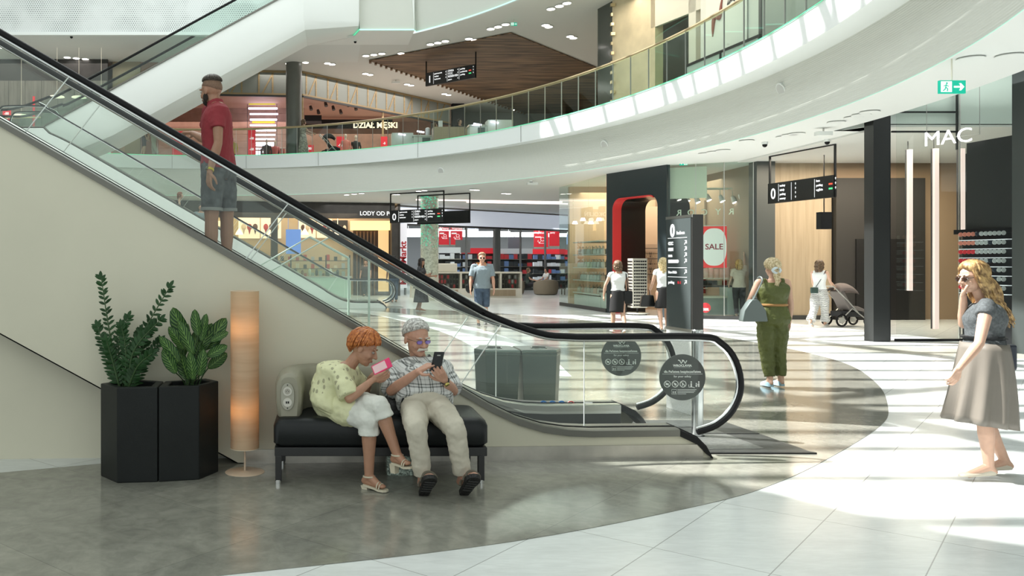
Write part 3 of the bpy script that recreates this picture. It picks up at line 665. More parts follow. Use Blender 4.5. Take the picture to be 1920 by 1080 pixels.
for k in range(24):
    x = -6.8 + k*.32; h = .12 + rr.random()*.28
    o = MB().lathe((x, 39.0, .985 if x > -2.5 else 1.02), [(.045, 0), (.07, h*.3), (.065, h*.8), (.03, h)], 10).build(['glass_jar', 'carton', 'cup_stack'][k % 3], [mat('jar_brown', (.25, .10, .04), .3), mat('jar_white', (.7, .66, .58), .4), mat('jar_dark', (.06, .05, .05), .3)][k % 3], smooth=True)
    tag(o, ['small jar standing on the ice cream shop counter', 'small white carton standing on the ice cream shop counter', 'dark cup stack standing on the ice cream shop counter'][k % 3], ['jar', 'carton', 'cups'][k % 3], ['jars on the ice cream counter', 'cartons on the ice cream counter', 'cup stacks on the ice cream counter'][k % 3])
for k in range(7):
    x = -9 + k*1.6
    o = MB().lathe((x, 41.6, 2.95), [(.012, 1.45), (.012, .32), (.03, .3), (.16, .1), (.2, 0)], 14).build('pendant_lamp', emis('lamp_shade_warm', (1, .75, .45), 2.0), smooth=True); tag(o, 'small warm pendant lamp in a row over the ice cream counter', 'lamp', 'pendants over the ice cream counter')
t = thing('shelving', 'dark back shelf unit with bottles and boxes in the ice cream shop', 'shelf', (-1, 42, 0))
for k in range(3): MB().box((-3.4, 41.2, .9+k*.38), (1.2, 41.6, .93+k*.38)).build('shelf', 'dark', t)
for x in (-3.4, -1.7, 0, 1.15): MB().box((x, 41.2, 0), (x+.06, 41.6, 1.95)).build('upright', 'dark', t)
pb = [MB().box((0, 0, 0), (.16, .16, .24)).build('box', mat(n_, c_, .5)) for n_, c_ in (('pk_red', (.5, .06, .04)), ('pk_cream', (.7, .62, .45)), ('pk_black', (.03, .03, .03)), ('pk_grey', (.4, .42, .42)))]
def scatter(proto, p, label, cat, group, sc=None, rz=0, first=set()):
    if proto.name not in first: o = proto; first.add(proto.name)
    else: o = proto.copy(); COL.objects.link(o)
    o.location = p; o.rotation_euler = (0, 0, rz)
    if sc: o.scale = sc
    return tag(o, label, cat, group)
cn = ['red', 'cream', 'black', 'grey']
for k in range(36):
    j = rr.randrange(4); scatter(pb[j], (-3.2 + (k % 12)*.37, 41.35, .93 + (k//12)*.38), f'{cn[j]} packet on the dark shelves of the ice cream shop', 'packet', f'{cn[j]} packets in the ice cream shop', (1, 1, .6+rr.random()*.6))
t = thing('doorway', 'warm lit doorway with dark curtain at the right of the ice cream shop', 'doorway', (2, 42, 0))
MB().box((1.35, 41.5, 0), (3.35, 41.55, 3.3)).build('back_panel', mat('door_dark', (.05, .03, .02), .5), t)
MB().box((1.2, 41.0, 3.15), (3.4, 41.2, 3.6)).build('cove', emis('cove_amber', (1, .62, .25), 1.5), t)
MB().box((2.55, 41.1, .2), (3.05, 41.2, 3.3)).build('lit_panel', emis('panel_amber', (.85, .55, .25), .7), t)
for k in range(6): MB().box((1.5+k*.17, 41.3, 0), (1.56+k*.17, 41.4, 3.1)).build('slat', m_walnut, t)

# ---- ground floor: electronics shop
ea, eb = Vector((3.7, 42, 0)), Vector((16.6, 52.2, 0)); dE = (eb-ea).normalized(); nE = Vector((-dE.y, dE.x, 0))
t = thing('storefront', 'white fascia and glazing of the electronics shop', 'shop front', (9, 46, 3.5))
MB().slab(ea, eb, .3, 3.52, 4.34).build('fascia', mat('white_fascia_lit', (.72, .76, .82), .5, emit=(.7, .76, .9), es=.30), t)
MB().slab(ea, eb, .25, 3.42, 3.52).build('header', 'dark', t)
for k in range(8):
    p = ea + (eb-ea)*(.02 + k*.135)
    MB().slab(p, p + dE*(.5 if k == 3 else .07), .1, 0, 3.45).build('mullion', mat('mullion_grey', (.35, .36, .36), .4, .5) , t)
    if k < 7: MB().slab(p + dE*.08, p + (eb-ea)*.133, .01, .02, 3.42).build('glass_pane', 'glass', t)
text('Media', .55, ea + dE*3.5 + nE*-.02 + Z_*3.72, dE, Z_, 'redsign', t, bold=.01)
struct(MB().slab((3.6, 42), (16.6, 52.2), 6, 4.36, 4.41).build('ceiling', mat('taupe_ceiling', (.20, .18, .155), .7)))
struct(MB().box((3.5, 62, 0), (22, 62.2, 4.4)).build('wall_electronics', mat('grey_shop_wall', (.30, .31, .33), .6)))
t = thing('blade_sign', 'tall white vertical sign with red lettering at the left of the electronics shop', 'sign', (3.9, 41.7, .3))
MB().box((3.62, 41.75, .35), (4.0, 41.9, 3.5)).build('panel', mat('sign_white_lit', (.75, .76, .8), .5, emit=(.8, .82, .9), es=.35), t)
text('MediaMarkt', .44, Vector((3.95, 41.74, .5)), Z_, -X_, mat('sign_red', (.55, .02, .03), .5), t, bold=.012)
def banner(px0, px1, y0, y1, Y, label, words, drawing=True, group=None):
    a = W(px0, y1, Y); b_ = W(px1, y0, Y); t = thing('banner', label, 'banner', (a.x, Y, a.z), group)
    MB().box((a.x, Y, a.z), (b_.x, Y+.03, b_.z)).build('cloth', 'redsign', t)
    MB().box((a.x, Y-.005, a.z), (b_.x, Y+.035, a.z + (b_.z-a.z)*.08)).build('white_hem', 'cream', t)
    w_ = b_.x-a.x; h_ = b_.z-a.z
    text(words, h_*.13, Vector((a.x+w_*.08, Y-.01, b_.z-h_*.2)), X_, Z_, 'textw', t, bold=.004)
    if drawing:
        c = Vector((a.x+w_*.6, Y-.012, a.z+h_*.5)); r = min(w_, h_)*.13; mb = MB()
        mb.tube([c + Vector((math.cos(q)*r, 0, math.sin(q)*r)) for q in [2*PI*k/16 for k in range(16)]], .014, 5, closed=True)
        mb.tube([c + Vector((-r*.9, 0, -r)), c + Vector((-r*2, 0, -r*2.2)), c + Vector((r*1.6, 0, -r*2.2)), c + Vector((r*.9, 0, -r))], .014, 5)
        mb.tube([c + Vector((-r*1.4, 0, -r*2)), c + Vector((-r*2.6, 0, -r*1.2)), c + Vector((-r*2.2, 0, -r*.5))], .014, 5)
        mb.build('line_drawing', 'textw', t)
        MB().box((a.x+w_*.08, Y-.012, b_.z-h_*.42), (a.x+w_*.5, Y-.006, b_.z-h_*.36)).build('text_line', 'textw', t)
    for x in (a.x+.1, b_.x-.1): MB().cyl((x, Y, b_.z), (x, Y, 4.35), .008, n=5).build('wire', 'dark', t)
banner(823, 842, 422, 462, 47, 'red hanging banner just right of the green-lit column', 'Witamy')
banner(845, 867, 422, 462, 47, 'red hanging banner with white figures, second from the green-lit column', 'Wyprzedaż')
banner(1001, 1028, 431, 466, 50.5, 'red hanging banner with seated figure drawing at the right of the electronics shop', 'Najniższe')
banner(1030, 1049, 431, 464, 50.4, 'narrow red banner with big white lettering beside the seated figure banner', 'party', False)
for k in range(8):
    z = 3.3; y = 44.2 + k*1.8
    x0 = 4.3 + max(0, (y-43.2))*1.05
    tag(MB().box((4.2, y, z), (3.4 + (y-42)*1.2, y+.07, z+.05)).box((4.3, y+.02, z+.05), (4.31, y+.03, 4.38)).box((3.3 + (y-42)*1.2, y+.02, z+.05), (3.31 + (y-42)*1.2, y+.03, 4.38)).build('tube_light', 'tube'), 'white tube light line under the ceiling of the electronics shop', 'tube light', 'tube lights in the electronics shop')
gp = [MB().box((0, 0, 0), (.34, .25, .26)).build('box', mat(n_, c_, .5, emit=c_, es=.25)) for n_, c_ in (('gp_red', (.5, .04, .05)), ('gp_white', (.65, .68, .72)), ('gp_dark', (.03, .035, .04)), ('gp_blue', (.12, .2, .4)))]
cg = ['red', 'white', 'dark', 'blue']
for j, (x, y) in enumerate([(5.2, 45.2), (7.6, 47.4), (10.0, 49.2), (12.4, 51), (6.3, 50), (9, 53), (12, 55), (14.6, 54)]):
    t = thing('gondola', 'tall product gondola %s of the electronics shop' % ['nearest the green column', 'behind the first one', 'in the middle of the window', 'under the right banners', 'deeper at left', 'deeper in the middle', 'deeper at right', 'at the far right corner'][j], 'shelf unit', (x, y, 0))
    MB().box((x, y, 0), (x+2.0, y+.5, .12)).box((x, y+.45, 0), (x+2, y+.5, 2.1)).build('frame', 'dark', t)
    for k in range(4): MB().box((x, y, .5+k*.42), (x+2, y+.45, .53+k*.42)).build('shelf', 'steel', t)
    MB().box((x, y+.2, 2.1), (x+2, y+.28, 2.4)).build('header', 'redsign' if j % 2 else mat('gp_white', (.65, .68, .72)), t)
    for k in range(4):
        for i in range(7):
            q = rr.choice((0, 1, 1, 2, 2, 3)); scatter(gp[q], (x+.2+i*.27, y+.2, .53+k*.42), f'{cg[q]} boxed product on an electronics shop gondola', 'box', f'{cg[q]} boxes in the electronics shop', (.5+rr.random()*.3, 1, .55+rr.random()*.7))
for px, py, Y, s_ in ((868, 462, 46, 'grey'), (1075, 448, 53, 'blue'), (885, 430, 52, 'white'), (965, 455, 52, 'dark')):
    a = W(px, py, Y); t = tag(MB().box((a.x-.4, Y, a.z-.35), (a.x+.4, Y+.05, a.z+.35)).box((a.x-.01, Y+.02, a.z+.35), (a.x+.01, Y+.04, 4.38)).build('advert_board', mat('panel_'+s_, {'grey': (.12, .12, .13), 'blue': (.25, .4, .75), 'white': (.7, .75, .85), 'dark': (.06, .06, .07)}[s_], .4, emit={'grey': (.1, .1, .1), 'blue': (.3, .45, .8), 'white': (.8, .85, 1), 'dark': (.05, .05, .06)}[s_], es=.6)), f'{s_} display panel hanging inside the electronics shop', 'display')
    pass

# green-lit column
t = thing('column', 'round white column with green and turquoise sparkle lights', 'column', (4.42, 36.2, 0))
mcol = mat('glass_mosaic_column', (.52, .56, .47), .25); N, L, b = nodes_of(mcol)
tc = N.new('ShaderNodeTexCoord'); mp = N.new('ShaderNodeMapping'); mp.inputs['Scale'].default_value = (14, 14, 16); L.new(tc.outputs['Object'], mp.inputs[0])
vo = N.new('ShaderNodeTexVoronoi'); vo.inputs['Scale'].default_value = 1; L.new(mp.outputs[0], vo.inputs[0]); cr = N.new('ShaderNodeValToRGB'); L.new(vo.outputs['Color'], cr.inputs[0])
cr.color_ramp.elements[0].position = .35; cr.color_ramp.elements[0].color = (.52, .56, .45, 1); cr.color_ramp.elements[1].position = .6; cr.color_ramp.elements[1].color = (.70, .74, .62, 1)
L.new(cr.outputs[0], b.inputs['Base Color'])
MB().cyl((4.42, 36.2, 0), (4.42, 36.2, 1.05), .385, n=32).build('plinth', 'cream', t, smooth=True)
MB().cyl((4.42, 36.2, 1.05), (4.42, 36.2, Z0C), .375, n=32).build('shaft', mcol, t, smooth=True)
gl = MB(); rg = random.Random(5)
for k in range(420):
    an = PI + rg.random()*PI*.95; z = 2.2 + (Z0C-2.25)*rg.random()**.7; x = 4.42+.378*math.cos(an); y = 36.2+.378*math.sin(an)
    if math.cos(an) > .0 and rg.random() < .65: continue
    r = Vector((-math.sin(an), math.cos(an), 0)); gl.obox(Vector((x, y, z)), r*.03, Vector((math.cos(an), math.sin(an), 0))*.006, Z_*.035)
o = gl.build('sparkle_lights', emis('green_sparkle', (.10, .8, .5), .55), t); o['kind'] = 'stuff'

# kiosk with glazed displays
t = thing('kiosk', 'long white phone accessory kiosk with glazed display shelves', 'kiosk', (6.4, 38.8, 0))
MB().box((3.9, 38.6, 0), (8.9, 39.4, .42)).build('base', mat('kiosk_white', (.72, .70, .62), .5), t)
MB().box((3.9, 38.6, 1.1), (8.9, 39.4, 1.17)).build('top', 'cream', t)
MB().box((4.0, 39.2, .42), (8.8, 39.3, 1.1)).build('back', mat('kiosk_back', (.30, .29, .26), .6), t)
for x in (3.9, 4.7, 6.1, 7.1, 7.9, 8.82): MB().box((x, 38.6, .42), (x+.08, 39.3, 1.1)).build('upright', 'cream', t)
for z in (.62, .84): MB().box((3.98, 38.8, z), (8.82, 39.2, z+.015)).build('shelf', 'glass_g', t)
MB().box((7.35, 38.57, .08), (8.6, 38.6, .36)).build('wood_plate', m_oak, t)
MB().box((5.0, 38.57, .08), (6.0, 38.6, .36)).build('wood_plate', m_oak, t)
kp = [MB().box((0, 0, 0), (.09, .02, .16)).build('phone_case', mat(n_, c_, .4)) for n_, c_ in (('case_black', (.02, .02, .02)), ('case_red', (.4, .04, .05)), ('case_grey', (.35, .36, .36)))]
for i in range(34):
    for k in range(3):
        j = rr.choice((0, 0, 0, 2, 1)); scatter(kp[j], (4.06+i*.14, 38.95, .43+k*.215), f"{['black','red','grey'][j]} phone case standing in the kiosk display", 'phone case', f"{['black','red','grey'][j]} phone cases in the kiosk")
for x, lab, m_ in ((4.6, 'green potted plant standing on the phone kiosk', None), (5.4, 'white electric device on the phone kiosk', 'cream'), (6.9, 'orange box standing on the phone kiosk', None)):
    if 'plant' in lab: tag(MB().ell((x, 39, 1.45), (.22, .2, .16), n=12).cyl((x, 39, 1.17), (x, 39, 1.35), .1, n=10).build('potted_plant', mat('leaf_lime', (.2, .3, .04), .6, bump=(30, 1))), lab, 'plant')
    elif 'orange' in lab: tag(MB().box((x, 38.8, 1.17), (x+.4, 39.1, 1.6)).build('box', mat('orange_box', (.6, .25, .08), .5)), lab, 'box')
    else: tag(MB().box((x-.7, 38.8, 1.17), (x+.6, 39.2, 1.55)).build('device', 'cream', bevel=.03), lab, 'device')
# tub chairs and coffee table
def tub(x, y, lab):
    t = thing('tub_chair', lab, 'armchair', (x, y, 0)); rings = []
    P_ = [(.42, .0), (.55, .05), (.62, .4), (.6, .72), (.52, .76), (.45, .7), (.45, .42)]
    ringsets = []
    for k in range(15):
        a = R(-200 + k*220/14); sc = 1 if 2 <= k <= 12 else .8 + .1*min(k, 14-k)
        ringsets.append([Vector((x + r*math.cos(a), y + r*math.sin(a), z*(.75+.25*math.sin(PI*k/14)))) for r, z in P_])
    MB().loft(ringsets).build('shell', mat('taupe_upholstery', (.23, .20, .15), .8), t, smooth=True)
    MB().cyl((x, y, .1), (x, y, .44), .45, n=24).build('seat', mat('taupe_upholstery', (.23, .20, .15), .8), t, smooth=True)
tub(10.9, 42.2, 'rounded taupe tub chair at the right of the cafe seats'); tub(9.4, 42.9, 'rounded taupe tub chair behind the kiosk corner')
t = thing('cafe_table', 'low dark cafe table with newspapers beside the tub chairs', 'table', (12.2, 42.6, 0)); MB().box((11.8, 42.2, .66), (12.9, 42.9, .7)).build('top', 'dark', t)
for x, y in ((11.85, 42.25), (12.8, 42.25), (11.85, 42.8), (12.8, 42.8)): MB().cyl((x, y, 0), (x, y, .66), .025, n=6).build('leg', 'dark', t)

# ---- ground floor: accessories shop
pa, pb_ = Vector((8.96, 27.2, 0)), Vector((9.84, 24.6, 0)); dP = (pb_-pa).normalized(); nP = Vector((-dP.y, dP.x, 0)); Lp = (pb_-pa).length   # nP points into the shop
t = thing('shop_portal', 'black shop entrance block with rounded red-edged doorway', 'shop front', (9.4, 26, 0))
def arch(o0, o1, h, r):   # outline of a rounded-top opening in (s, z)
    pts = [(o0, 0), (o0, h-r)] + [(o0+r-r*math.cos(a), h-r+r*math.sin(a)) for a in [PI/2*k/8 for k in range(1, 9)]] + [(o1-r+r*math.sin(a), h-r+r*math.cos(a)) for a in [PI/2*k/8 for k in range(0, 8)]] + [(o1, h-r), (o1, 0)]
    return pts
def P2(s, z, n=0): return pa + dP*s + Z_*z + nP*n
A1_ = arch(.34, 2.36, 3.6, .35); outer_ = [(0, 0), (0, 4.42), (Lp, 4.42), (Lp, 0)]
# block face as quads between outline and a matching projected frame
def frame_between(A, s0, s1, H, n0, n1):
    mb = MB(); B = []
    for s, z in A:
        if z <= H*.72 and s <= (s0+s1)/2: B.append((s0, z))
        elif z <= H*.72: B.append((s1, z))
        else:
            f = (s-A[0][0])/(A[-1][0]-A[0][0]); B.append((s0+(s1-s0)*f, H))
    B[1] = (s0, H); B[-2] = (s1, H)
    for i in range(len(A)-1):
        q = [P2(*A[i], n0), P2(*A[i+1], n0), P2(*B[i+1], n0), P2(*B[i], n0)]; mb.prism(q, nP*(n1-n0))
    return mb
m_petrol = mat('petrol_black_panel', (.022, .032, .036), .35)
frame_between(A1_, 0, Lp, 4.42, 0, .12).build('face', m_petrol, t)
A2_ = arch(.37, 2.33, 3.57, .33)
mb = MB()
for i in range(13):
    mb.add([P2(*A1_[i], -.03), P2(*A1_[i+1], -.03), P2(*A1_[i+1], .28), P2(*A1_[i], .28)], [(0, 1, 2, 3)]); mb.add([P2(*A2_[i], -.03), P2(*A2_[i+1], -.03), P2(*A2_[i+1], .28), P2(*A2_[i], .28)], [(0, 1, 2, 3)])
    mb.add([P2(*A1_[i], -.03), P2(*A1_[i+1], -.03), P2(*A2_[i+1], -.03), P2(*A2_[i], -.03)], [(0, 1, 2, 3)])
mb.build('red_edge', mat('red_gloss', (.55, .04, .04), .3, emit=(.5, .03, .03), es=.15), t)
mb = MB()
for i in range(len(A2_)-1): mb.add([P2(*A2_[i], .28), P2(*A2_[i+1], .28), P2(*A2_[i+1], 1.2), P2(*A2_[i], 1.2)], [(0, 1, 2, 3)])
mb.build('tunnel', mat('black_gloss', (.012, .011, .010), .25), t)
m_beige = mat('shop_beige_wall', (.62, .47, .34), .6)
struct(MB().slab((9.1, 31.8), (13.0, 31.8), .2, 0, Z0C).build('wall_accessories', m_beige))
struct(MB().slab((10.35, 29.4), (12.2, 28.6), .12, 0, 3.5).build('wall_accessories', m_beige))
struct(MB().box((12.3, 23.7, 0), (12.5, 32, Z0C)).build('wall_accessories', mat('shop_brown_wall', (.30, .24, .18), .6)))
t = thing('shop_glazing', 'glass shop window of the accessories shop left of the black portal', 'shop window', (8.8, 29, 0))
ga, gb = Vector((8.72, 31.8, 0)), Vector((8.95, 27.25, 0))
for k in range(3):
    p = ga + (gb-ga)*(k/3); q = ga + (gb-ga)*((k+1)/3); MB().slab(p, q - (gb-ga)*.004, .012, .12, Z0C-.02).build('glass_pane', 'glass_g', t)
MB().slab(ga, gb, .08, 0, .12).build('base_rail', 'dark', t)
t = thing('shop_glazing', 'glass shop window with the red sale poster right of the black portal', 'shop window', (10.8, 24, 0))
ga, gb = Vector((9.88, 24.58, 0)), Vector((11.85, 23.6, 0)); dG = (gb-ga).normalized(); nG = Vector((-dG.y, dG.x, 0))
for k in range(3):
    p = ga + (gb-ga)*(k/3); q = ga + (gb-ga)*((k+1)/3); MB().slab(p, q - (gb-ga)*.006, .012, .1, Z0C-.02).build('glass_pane', 'glass_g', t)
    MB().slab(q - dG*.02, q, .03, .1, Z0C-.02).build('joint', 'steel', t)
MB().slab(ga, gb, .08, 0, .1).build('base_rail', 'dark', t)
MB().slab(ga + nG*.3 + Vector((0, 0, 0)), ga + nG*.3 + dG*1.0, .06, 3.45, 4.35).build('pale_upper_panel', 'cream', t)
for k, ch in enumerate('ROCYR'):
    text(ch, .24, ga + dG*(.15 + k*.34 + .2) + nG*.15 + Z_*2.95, -dG, Z_, 'cream', t, bold=.003)
t = thing('sale_poster', 'red and white sale poster with rounded white shape hanging in the shop window', 'poster', (10.9, 24.6, 1.4))
so = ga + nG*.45 + dG*.86; 
sp0 = Vector((11.27, 25.1, 1.43)); dS = (Vector((.95, -.30, 0))).normalized(); wS, hS = .7, 1.24
sp0 = W(1315, 502, 25.6); 
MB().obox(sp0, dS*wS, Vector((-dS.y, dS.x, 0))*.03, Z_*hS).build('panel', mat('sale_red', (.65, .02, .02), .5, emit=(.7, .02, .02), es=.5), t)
ov = [sp0 + dS*(wS/2 + (wS/2-.01)*math.copysign(abs(math.cos(a))**.75, math.cos(a))) + Z_*(hS/2 + (hS/2-.06)*math.copysign(abs(math.sin(a))**.8, math.sin(a))) - Vector((-dS.y, dS.x, 0))*.004 for a in [2*PI*k/48 for k in range(48)]]
MB().prism(ov, Vector((dS.y, -dS.x, 0))*.004).build('white_shape', mat('sale_white', (.78, .76, .74), .5, emit=(.8, .77, .75), es=.3), t)
text('SALE', .235, sp0 + dS*(wS/2) + Z_*.55 + Vector((dS.y, -dS.x, 0))*.012, dS, Z_, mat('sale_text', (.35, .01, .03), .5), t, align='CENTER', bold=.004)
MB().obox(sp0 + Z_*hS, dS*wS, Vector((-dS.y, dS.x, 0))*.03, Z_*.03).obox(sp0 + Z_*hS + dS*.1, dS*.006, Vector((0, .006, 0)), Z_*(4.3-sp0.z-hS)).obox(sp0 + Z_*hS + dS*.6, dS*.006, Vector((0, .006, 0)), Z_*(4.3-sp0.z-hS)).build('top_rail', 'cream', t)
# track lights
for k, px in enumerate((1268, 1285, 1304, 1325, 1350, 1373, 1387)):
    c = W(px, 372 + (k % 3)*2, 25.4 + .25*(k % 2)); t = thing('track_light', 'white track spotlight hanging under the shop ceiling above the sale poster', 'spotlight', c, 'track spotlights above the sale poster')
    MB().cyl(c + Z_*.12, c - Z_*.06 + Vector((.05, -.06, 0)), .05, .085, 14).build('shade', mat('spot_white', (.7, .68, .65), .4), t, smooth=True)
    MB().cyl(c - Z_*.062 + Vector((.05, -.06, 0)), c - Z_*.07 + Vector((.053, -.063, 0)), .07, n=14).build('lens', emis('spot_glow', (1, .85, .8), 5), t)
    MB().cyl(c + Z_*.1, (c.x, c.y, 3.78), .012, n=6).build('stem', 'cream', t)
for y, lab in ((25.4, 'white lighting track, front one above the sale poster'), (25.65, 'white lighting track, rear one above the sale poster')):
    o = MB().box((10.4, y-.02, 3.78), (12.1, y+.02, 3.82)).build('lighting_track', 'cream'); tag(o, lab, 'lighting track')
    for x in (10.5, 12.0): pass
for k in range(4):
    c = W(1078 + k*15, 420 - (k % 2)*6, 29.5 - .6*k); o = MB().cyl(c + Z_*.1, c, .06, .1, 12).build('spotlight', emis('spot_glow2', (1, .9, .95), 1.6)); tag(o, 'bright ceiling spotlight behind the left window of the accessories shop', 'spotlight', 'spotlights behind the left window')
# display shelving with white bags behind left window
t = thing('display_shelf', 'white display shelves full of handbags behind the left shop window', 'display shelf', (9.8, 29, 0))
for k in range(5): MB().box((9.05, 28.2, .5+k*.45), (10.4, 31.2, .53+k*.45)).build('shelf', mat('shelf_white', (.75, .74, .70), .4), t)
MB().box((10.38, 28.2, 0), (10.42, 31.2, 2.5)).build('back', 'cream', t); MB().box((9.1, 28.2, 0), (10.4, 31.2, .45)).build('base', mat('shelf_white', (.75, .74, .70), .4), t)
bagm = [mat('bag_white', (.66, .66, .62), .5), mat('bag_blush', (.62, .40, .30), .5), mat('bag_cream', (.55, .50, .42), .5)]
def bag_proto(m_, w_=.26, h_=.2, d_=.12):
    t = thing('handbag', 'x', 'handbag', (0, 0, 0))
    MB().loft([[Vector((sx*w_*f, sy*d_*f, z)) for sx, sy in ((-.5, -.5), (.5, -.5), (.5, .5), (-.5, .5))] for f, z in ((1, 0), (1.02, h_*.3), (.8, h_))]).build('body', m_, t, bevel=.02)
    MB().tube([Vector((w_*.28*math.cos(a), 0, h_ + w_*.35*math.sin(a))) for a in [PI*k/8 for k in range(9)]], .01, 6).build('handle', m_, t)
    return t
bp_ = [bag_proto(m_) for m_ in bagm]; used = set()
def place(proto, loc, lab, group, rz=0, sc=1):
    if proto.name not in used: used.add(proto.name); r = proto; r.location = loc
    else: r = copy_thing(proto); r.location = loc
    r.rotation_euler = (0, 0, rz); r.scale = (sc,)*3; r['label'] = lab; r['group'] = group; return r
bl = ['white', 'blush pink', 'cream']
for k in range(4):
    for i in range(8):
        for q in range(2 if k < 4 else 1):
            j = 0 if k else 2
            if rr.random() < .2: j = 1 if k < 2 else 2
            place(bp_[j], (9.25 + q*.5, 28.45 + i*.36, .53 + k*.45), f'{bl[j]} handbag on the shelves behind the left shop window', f'{bl[j]} handbags behind the left window', PI/2 + rr.uniform(-.3, .3), .95)
t = thing('display_table', 'white low display table with blush boxes beside the black portal', 'table', (9.3, 27.7, 0))
MB().box((9.08, 27.3, 0), (9.9, 28.1, .62)).build('body', mat('shelf_white', (.75, .74, .70), .4), t); MB().box((9.02, 27.25, .62), (9.95, 28.15, .68)).build('top', 'dark', t)
for i in range(6): scatter(pb[1] if i % 2 else pb[0], (9.15 + (i % 3)*.3, 27.45 + (i//3)*.3, .69), ('cream' if i % 2 else 'red') + ' box on the low table beside the black portal', 'box', ('cream' if i % 2 else 'red') + ' boxes on the low table')
# sunglasses rack
c = Vector((9.55, 25.9, 0)); c = G(1195, 590); c.y = 26.1; c.x = (1195-610)*26.1/1600
t = thing('sunglasses_rack', 'tall rotating rack of sunglasses standing in the black portal', 'display rack', c)
MB().box(c + Vector((-.22, -.22, .22)), c + Vector((.22, .22, 1.72))).build('tower', mat('rack_cream', (.5, .47, .40), .5), t)
MB().cyl(c + Z_*.06, c + Z_*.22, .03, n=10).build('post', 'dark', t); MB().cyl(c + Z_*.03, c + Z_*.07, .34, n=20).build('base', 'cream', t)
for k in range(4): MB().ell(c + Vector((.28*math.cos(PI/4+k*PI/2), .28*math.sin(PI/4+k*PI/2), .03)), .03, n=8).build('caster', 'rubber', t)
gt = thing('sunglasses', 'x', 'sunglasses', (0, 0, 0))
MB().ell((-.034, 0, 0), (.03, .008, .024), n=10).ell((.034, 0, 0), (.03, .008, .024), n=10).build('lenses', 'rubber', gt)
MB().cyl((-.01, 0, .01), (.01, 0, .01), .004, n=5).cyl((-.065, 0, .01), (-.06, .05, .01), .004, n=5).cyl((.065, 0, .01), (.06, .05, .01), .004, n=5).build('frame', 'dark', gt)
first = True
for r_ in range(15):
    for f_ in range(2):
        for q in range(3):
            off = Vector((-.13+.13*q, -.235, .3+r_*.095)) if f_ == 0 else Vector((-.235, -.13+.13*q, .3+r_*.095))
            place(gt, c + off, 'dark sunglasses hanging on the rotating rack in the portal', 'sunglasses on the rotating rack', 0 if f_ == 0 else -PI/2)
# jewellery wall seen through the portal
t = thing('jewellery_wall', 'tan wall rack with necklaces and hanging accessories seen through the portal', 'display rack', (10.2, 28.0, .9))
a = W(1183, 530, 28.2); b_ = W(1232, 458, 28.2)
MB().box((a.x, 28.2, .9), (b_.x, 28.25, b_.z)).build('panel', m_beige, t)
for k in range(6): MB().box((a.x+.03, 28.1, 1.2+k*.17), (b_.x, 28.13, 1.22+k*.17)).build('rail', 'dark', t)
for k in range(36):
    x = a.x + .06 + (k % 9)*.09; z = 1.19 + (k//9)*.25
    o = MB().tube([(x-.03, 28.09, z), (x-.02, 28.08, z-.1), (x, 28.08, z-.14), (x+.02, 28.08, z-.1), (x+.03, 28.09, z)], .006, 5).ell((x, 28.08, z-.15), .018, n=6).build('necklace', 'gold' if k % 3 else 'rubber'); tag(o, ('gold' if k % 3 else 'black') + ' necklace hanging on the wall rack seen through the portal', 'necklace', ('gold' if k % 3 else 'black') + ' necklaces on the wall rack')
# counter, shelves and red product wall right of the portal
t = thing('product_wall', 'red backed wall rack crowded with small goods behind the sale poster', 'display rack', (11.8, 27, .9))
a = W(1318, 545, 27.6); b_ = W(1420, 458, 27.6)
MB().box((a.x, 27.6, .6), (b_.x, 27.66, b_.z)).build('panel', mat('deep_red_panel', (.30, .03, .025), .5), t)
MB().box((a.x, 27.5, b_.z-.06), (b_.x, 27.6, b_.z)).build('red_header', 'redsign', t)
for k in range(5): MB().box((a.x, 27.45, .75+k*.32), (b_.x, 27.6, .77+k*.32)).build('shelf', 'cream', t)
MB().box((a.x, 27.5, b_.z), (b_.x, 27.7, 3.6)).build('upper_wall', mat('shop_brown_wall', (.30, .24, .18), .6), t)
for k in range(5):
    for i in range(12):
        j = rr.randrange(4); scatter(pb[j], (a.x + .1 + i*.14, 27.5, .78 + k*.32), f'{cn[j]} packet on the red product wall', 'packet', f'{cn[j]} packets on the red product wall', (.65, .4, .6+rr.random()*.5))
t = thing('display_counter', 'white shop counter with pale panel under the sale poster', 'counter', (11.3, 25.2, 0))
a = W(1310, 590, 25.3); b_ = W(1396, 590, 25.3)
MB().box((a.x, 25.2, .05), (a.x+.78, 25.7, .55)).build('glass_case', mat('grey_glass_case', (.35, .38, .36), .25), t)
MB().box((a.x+.8, 25.2, .05), (b_.x, 25.7, .86)).build('panel', mat('mint_white_panel', (.60, .66, .62), .4), t)
MB().box((a.x, 25.15, .55), (a.x+.8, 25.75, .6)).build('top', 'cream', t); MB().box((a.x, 25.5, .86), (b_.x, 26.0, .9)).build('upper_shelf', 'dark', t); MB().box((a.x, 25.6, 1.1), (b_.x, 26.0, 1.13)).build('upper_shelf', 'cream', t)
for x in (a.x, b_.x-.05): MB().box((x, 25.7, 0), (x+.05, 25.75, 1.13)).build('upright', 'dark', t)
for i in range(8):
    o = MB().cyl((a.x+.1+i*.165, 25.8, 1.13), (a.x+.1+i*.165, 25.8, 1.40 + .06*(i % 3 == 0)), .068, n=14).build('canister', mat('canister_blush', (.72, .60, .53), .5)); tag(o, 'white cylindrical canister on the shelf under the sale poster', 'canister', 'canisters under the sale poster')
for i in range(9):
    j = rr.randrange(4); scatter(pb[j], (a.x+.1+i*.15, 25.8, .91), f'{cn[j]} packet on the counter shelf under the canisters', 'packet', f'{cn[j]} packets under the canisters', (.7, .6, .6))
t = thing('round_sticker', 'round red discount sticker on the glass below the sale poster', 'sticker', W(1323, 577, 24.2)); c = W(1323, 577, 24.15)
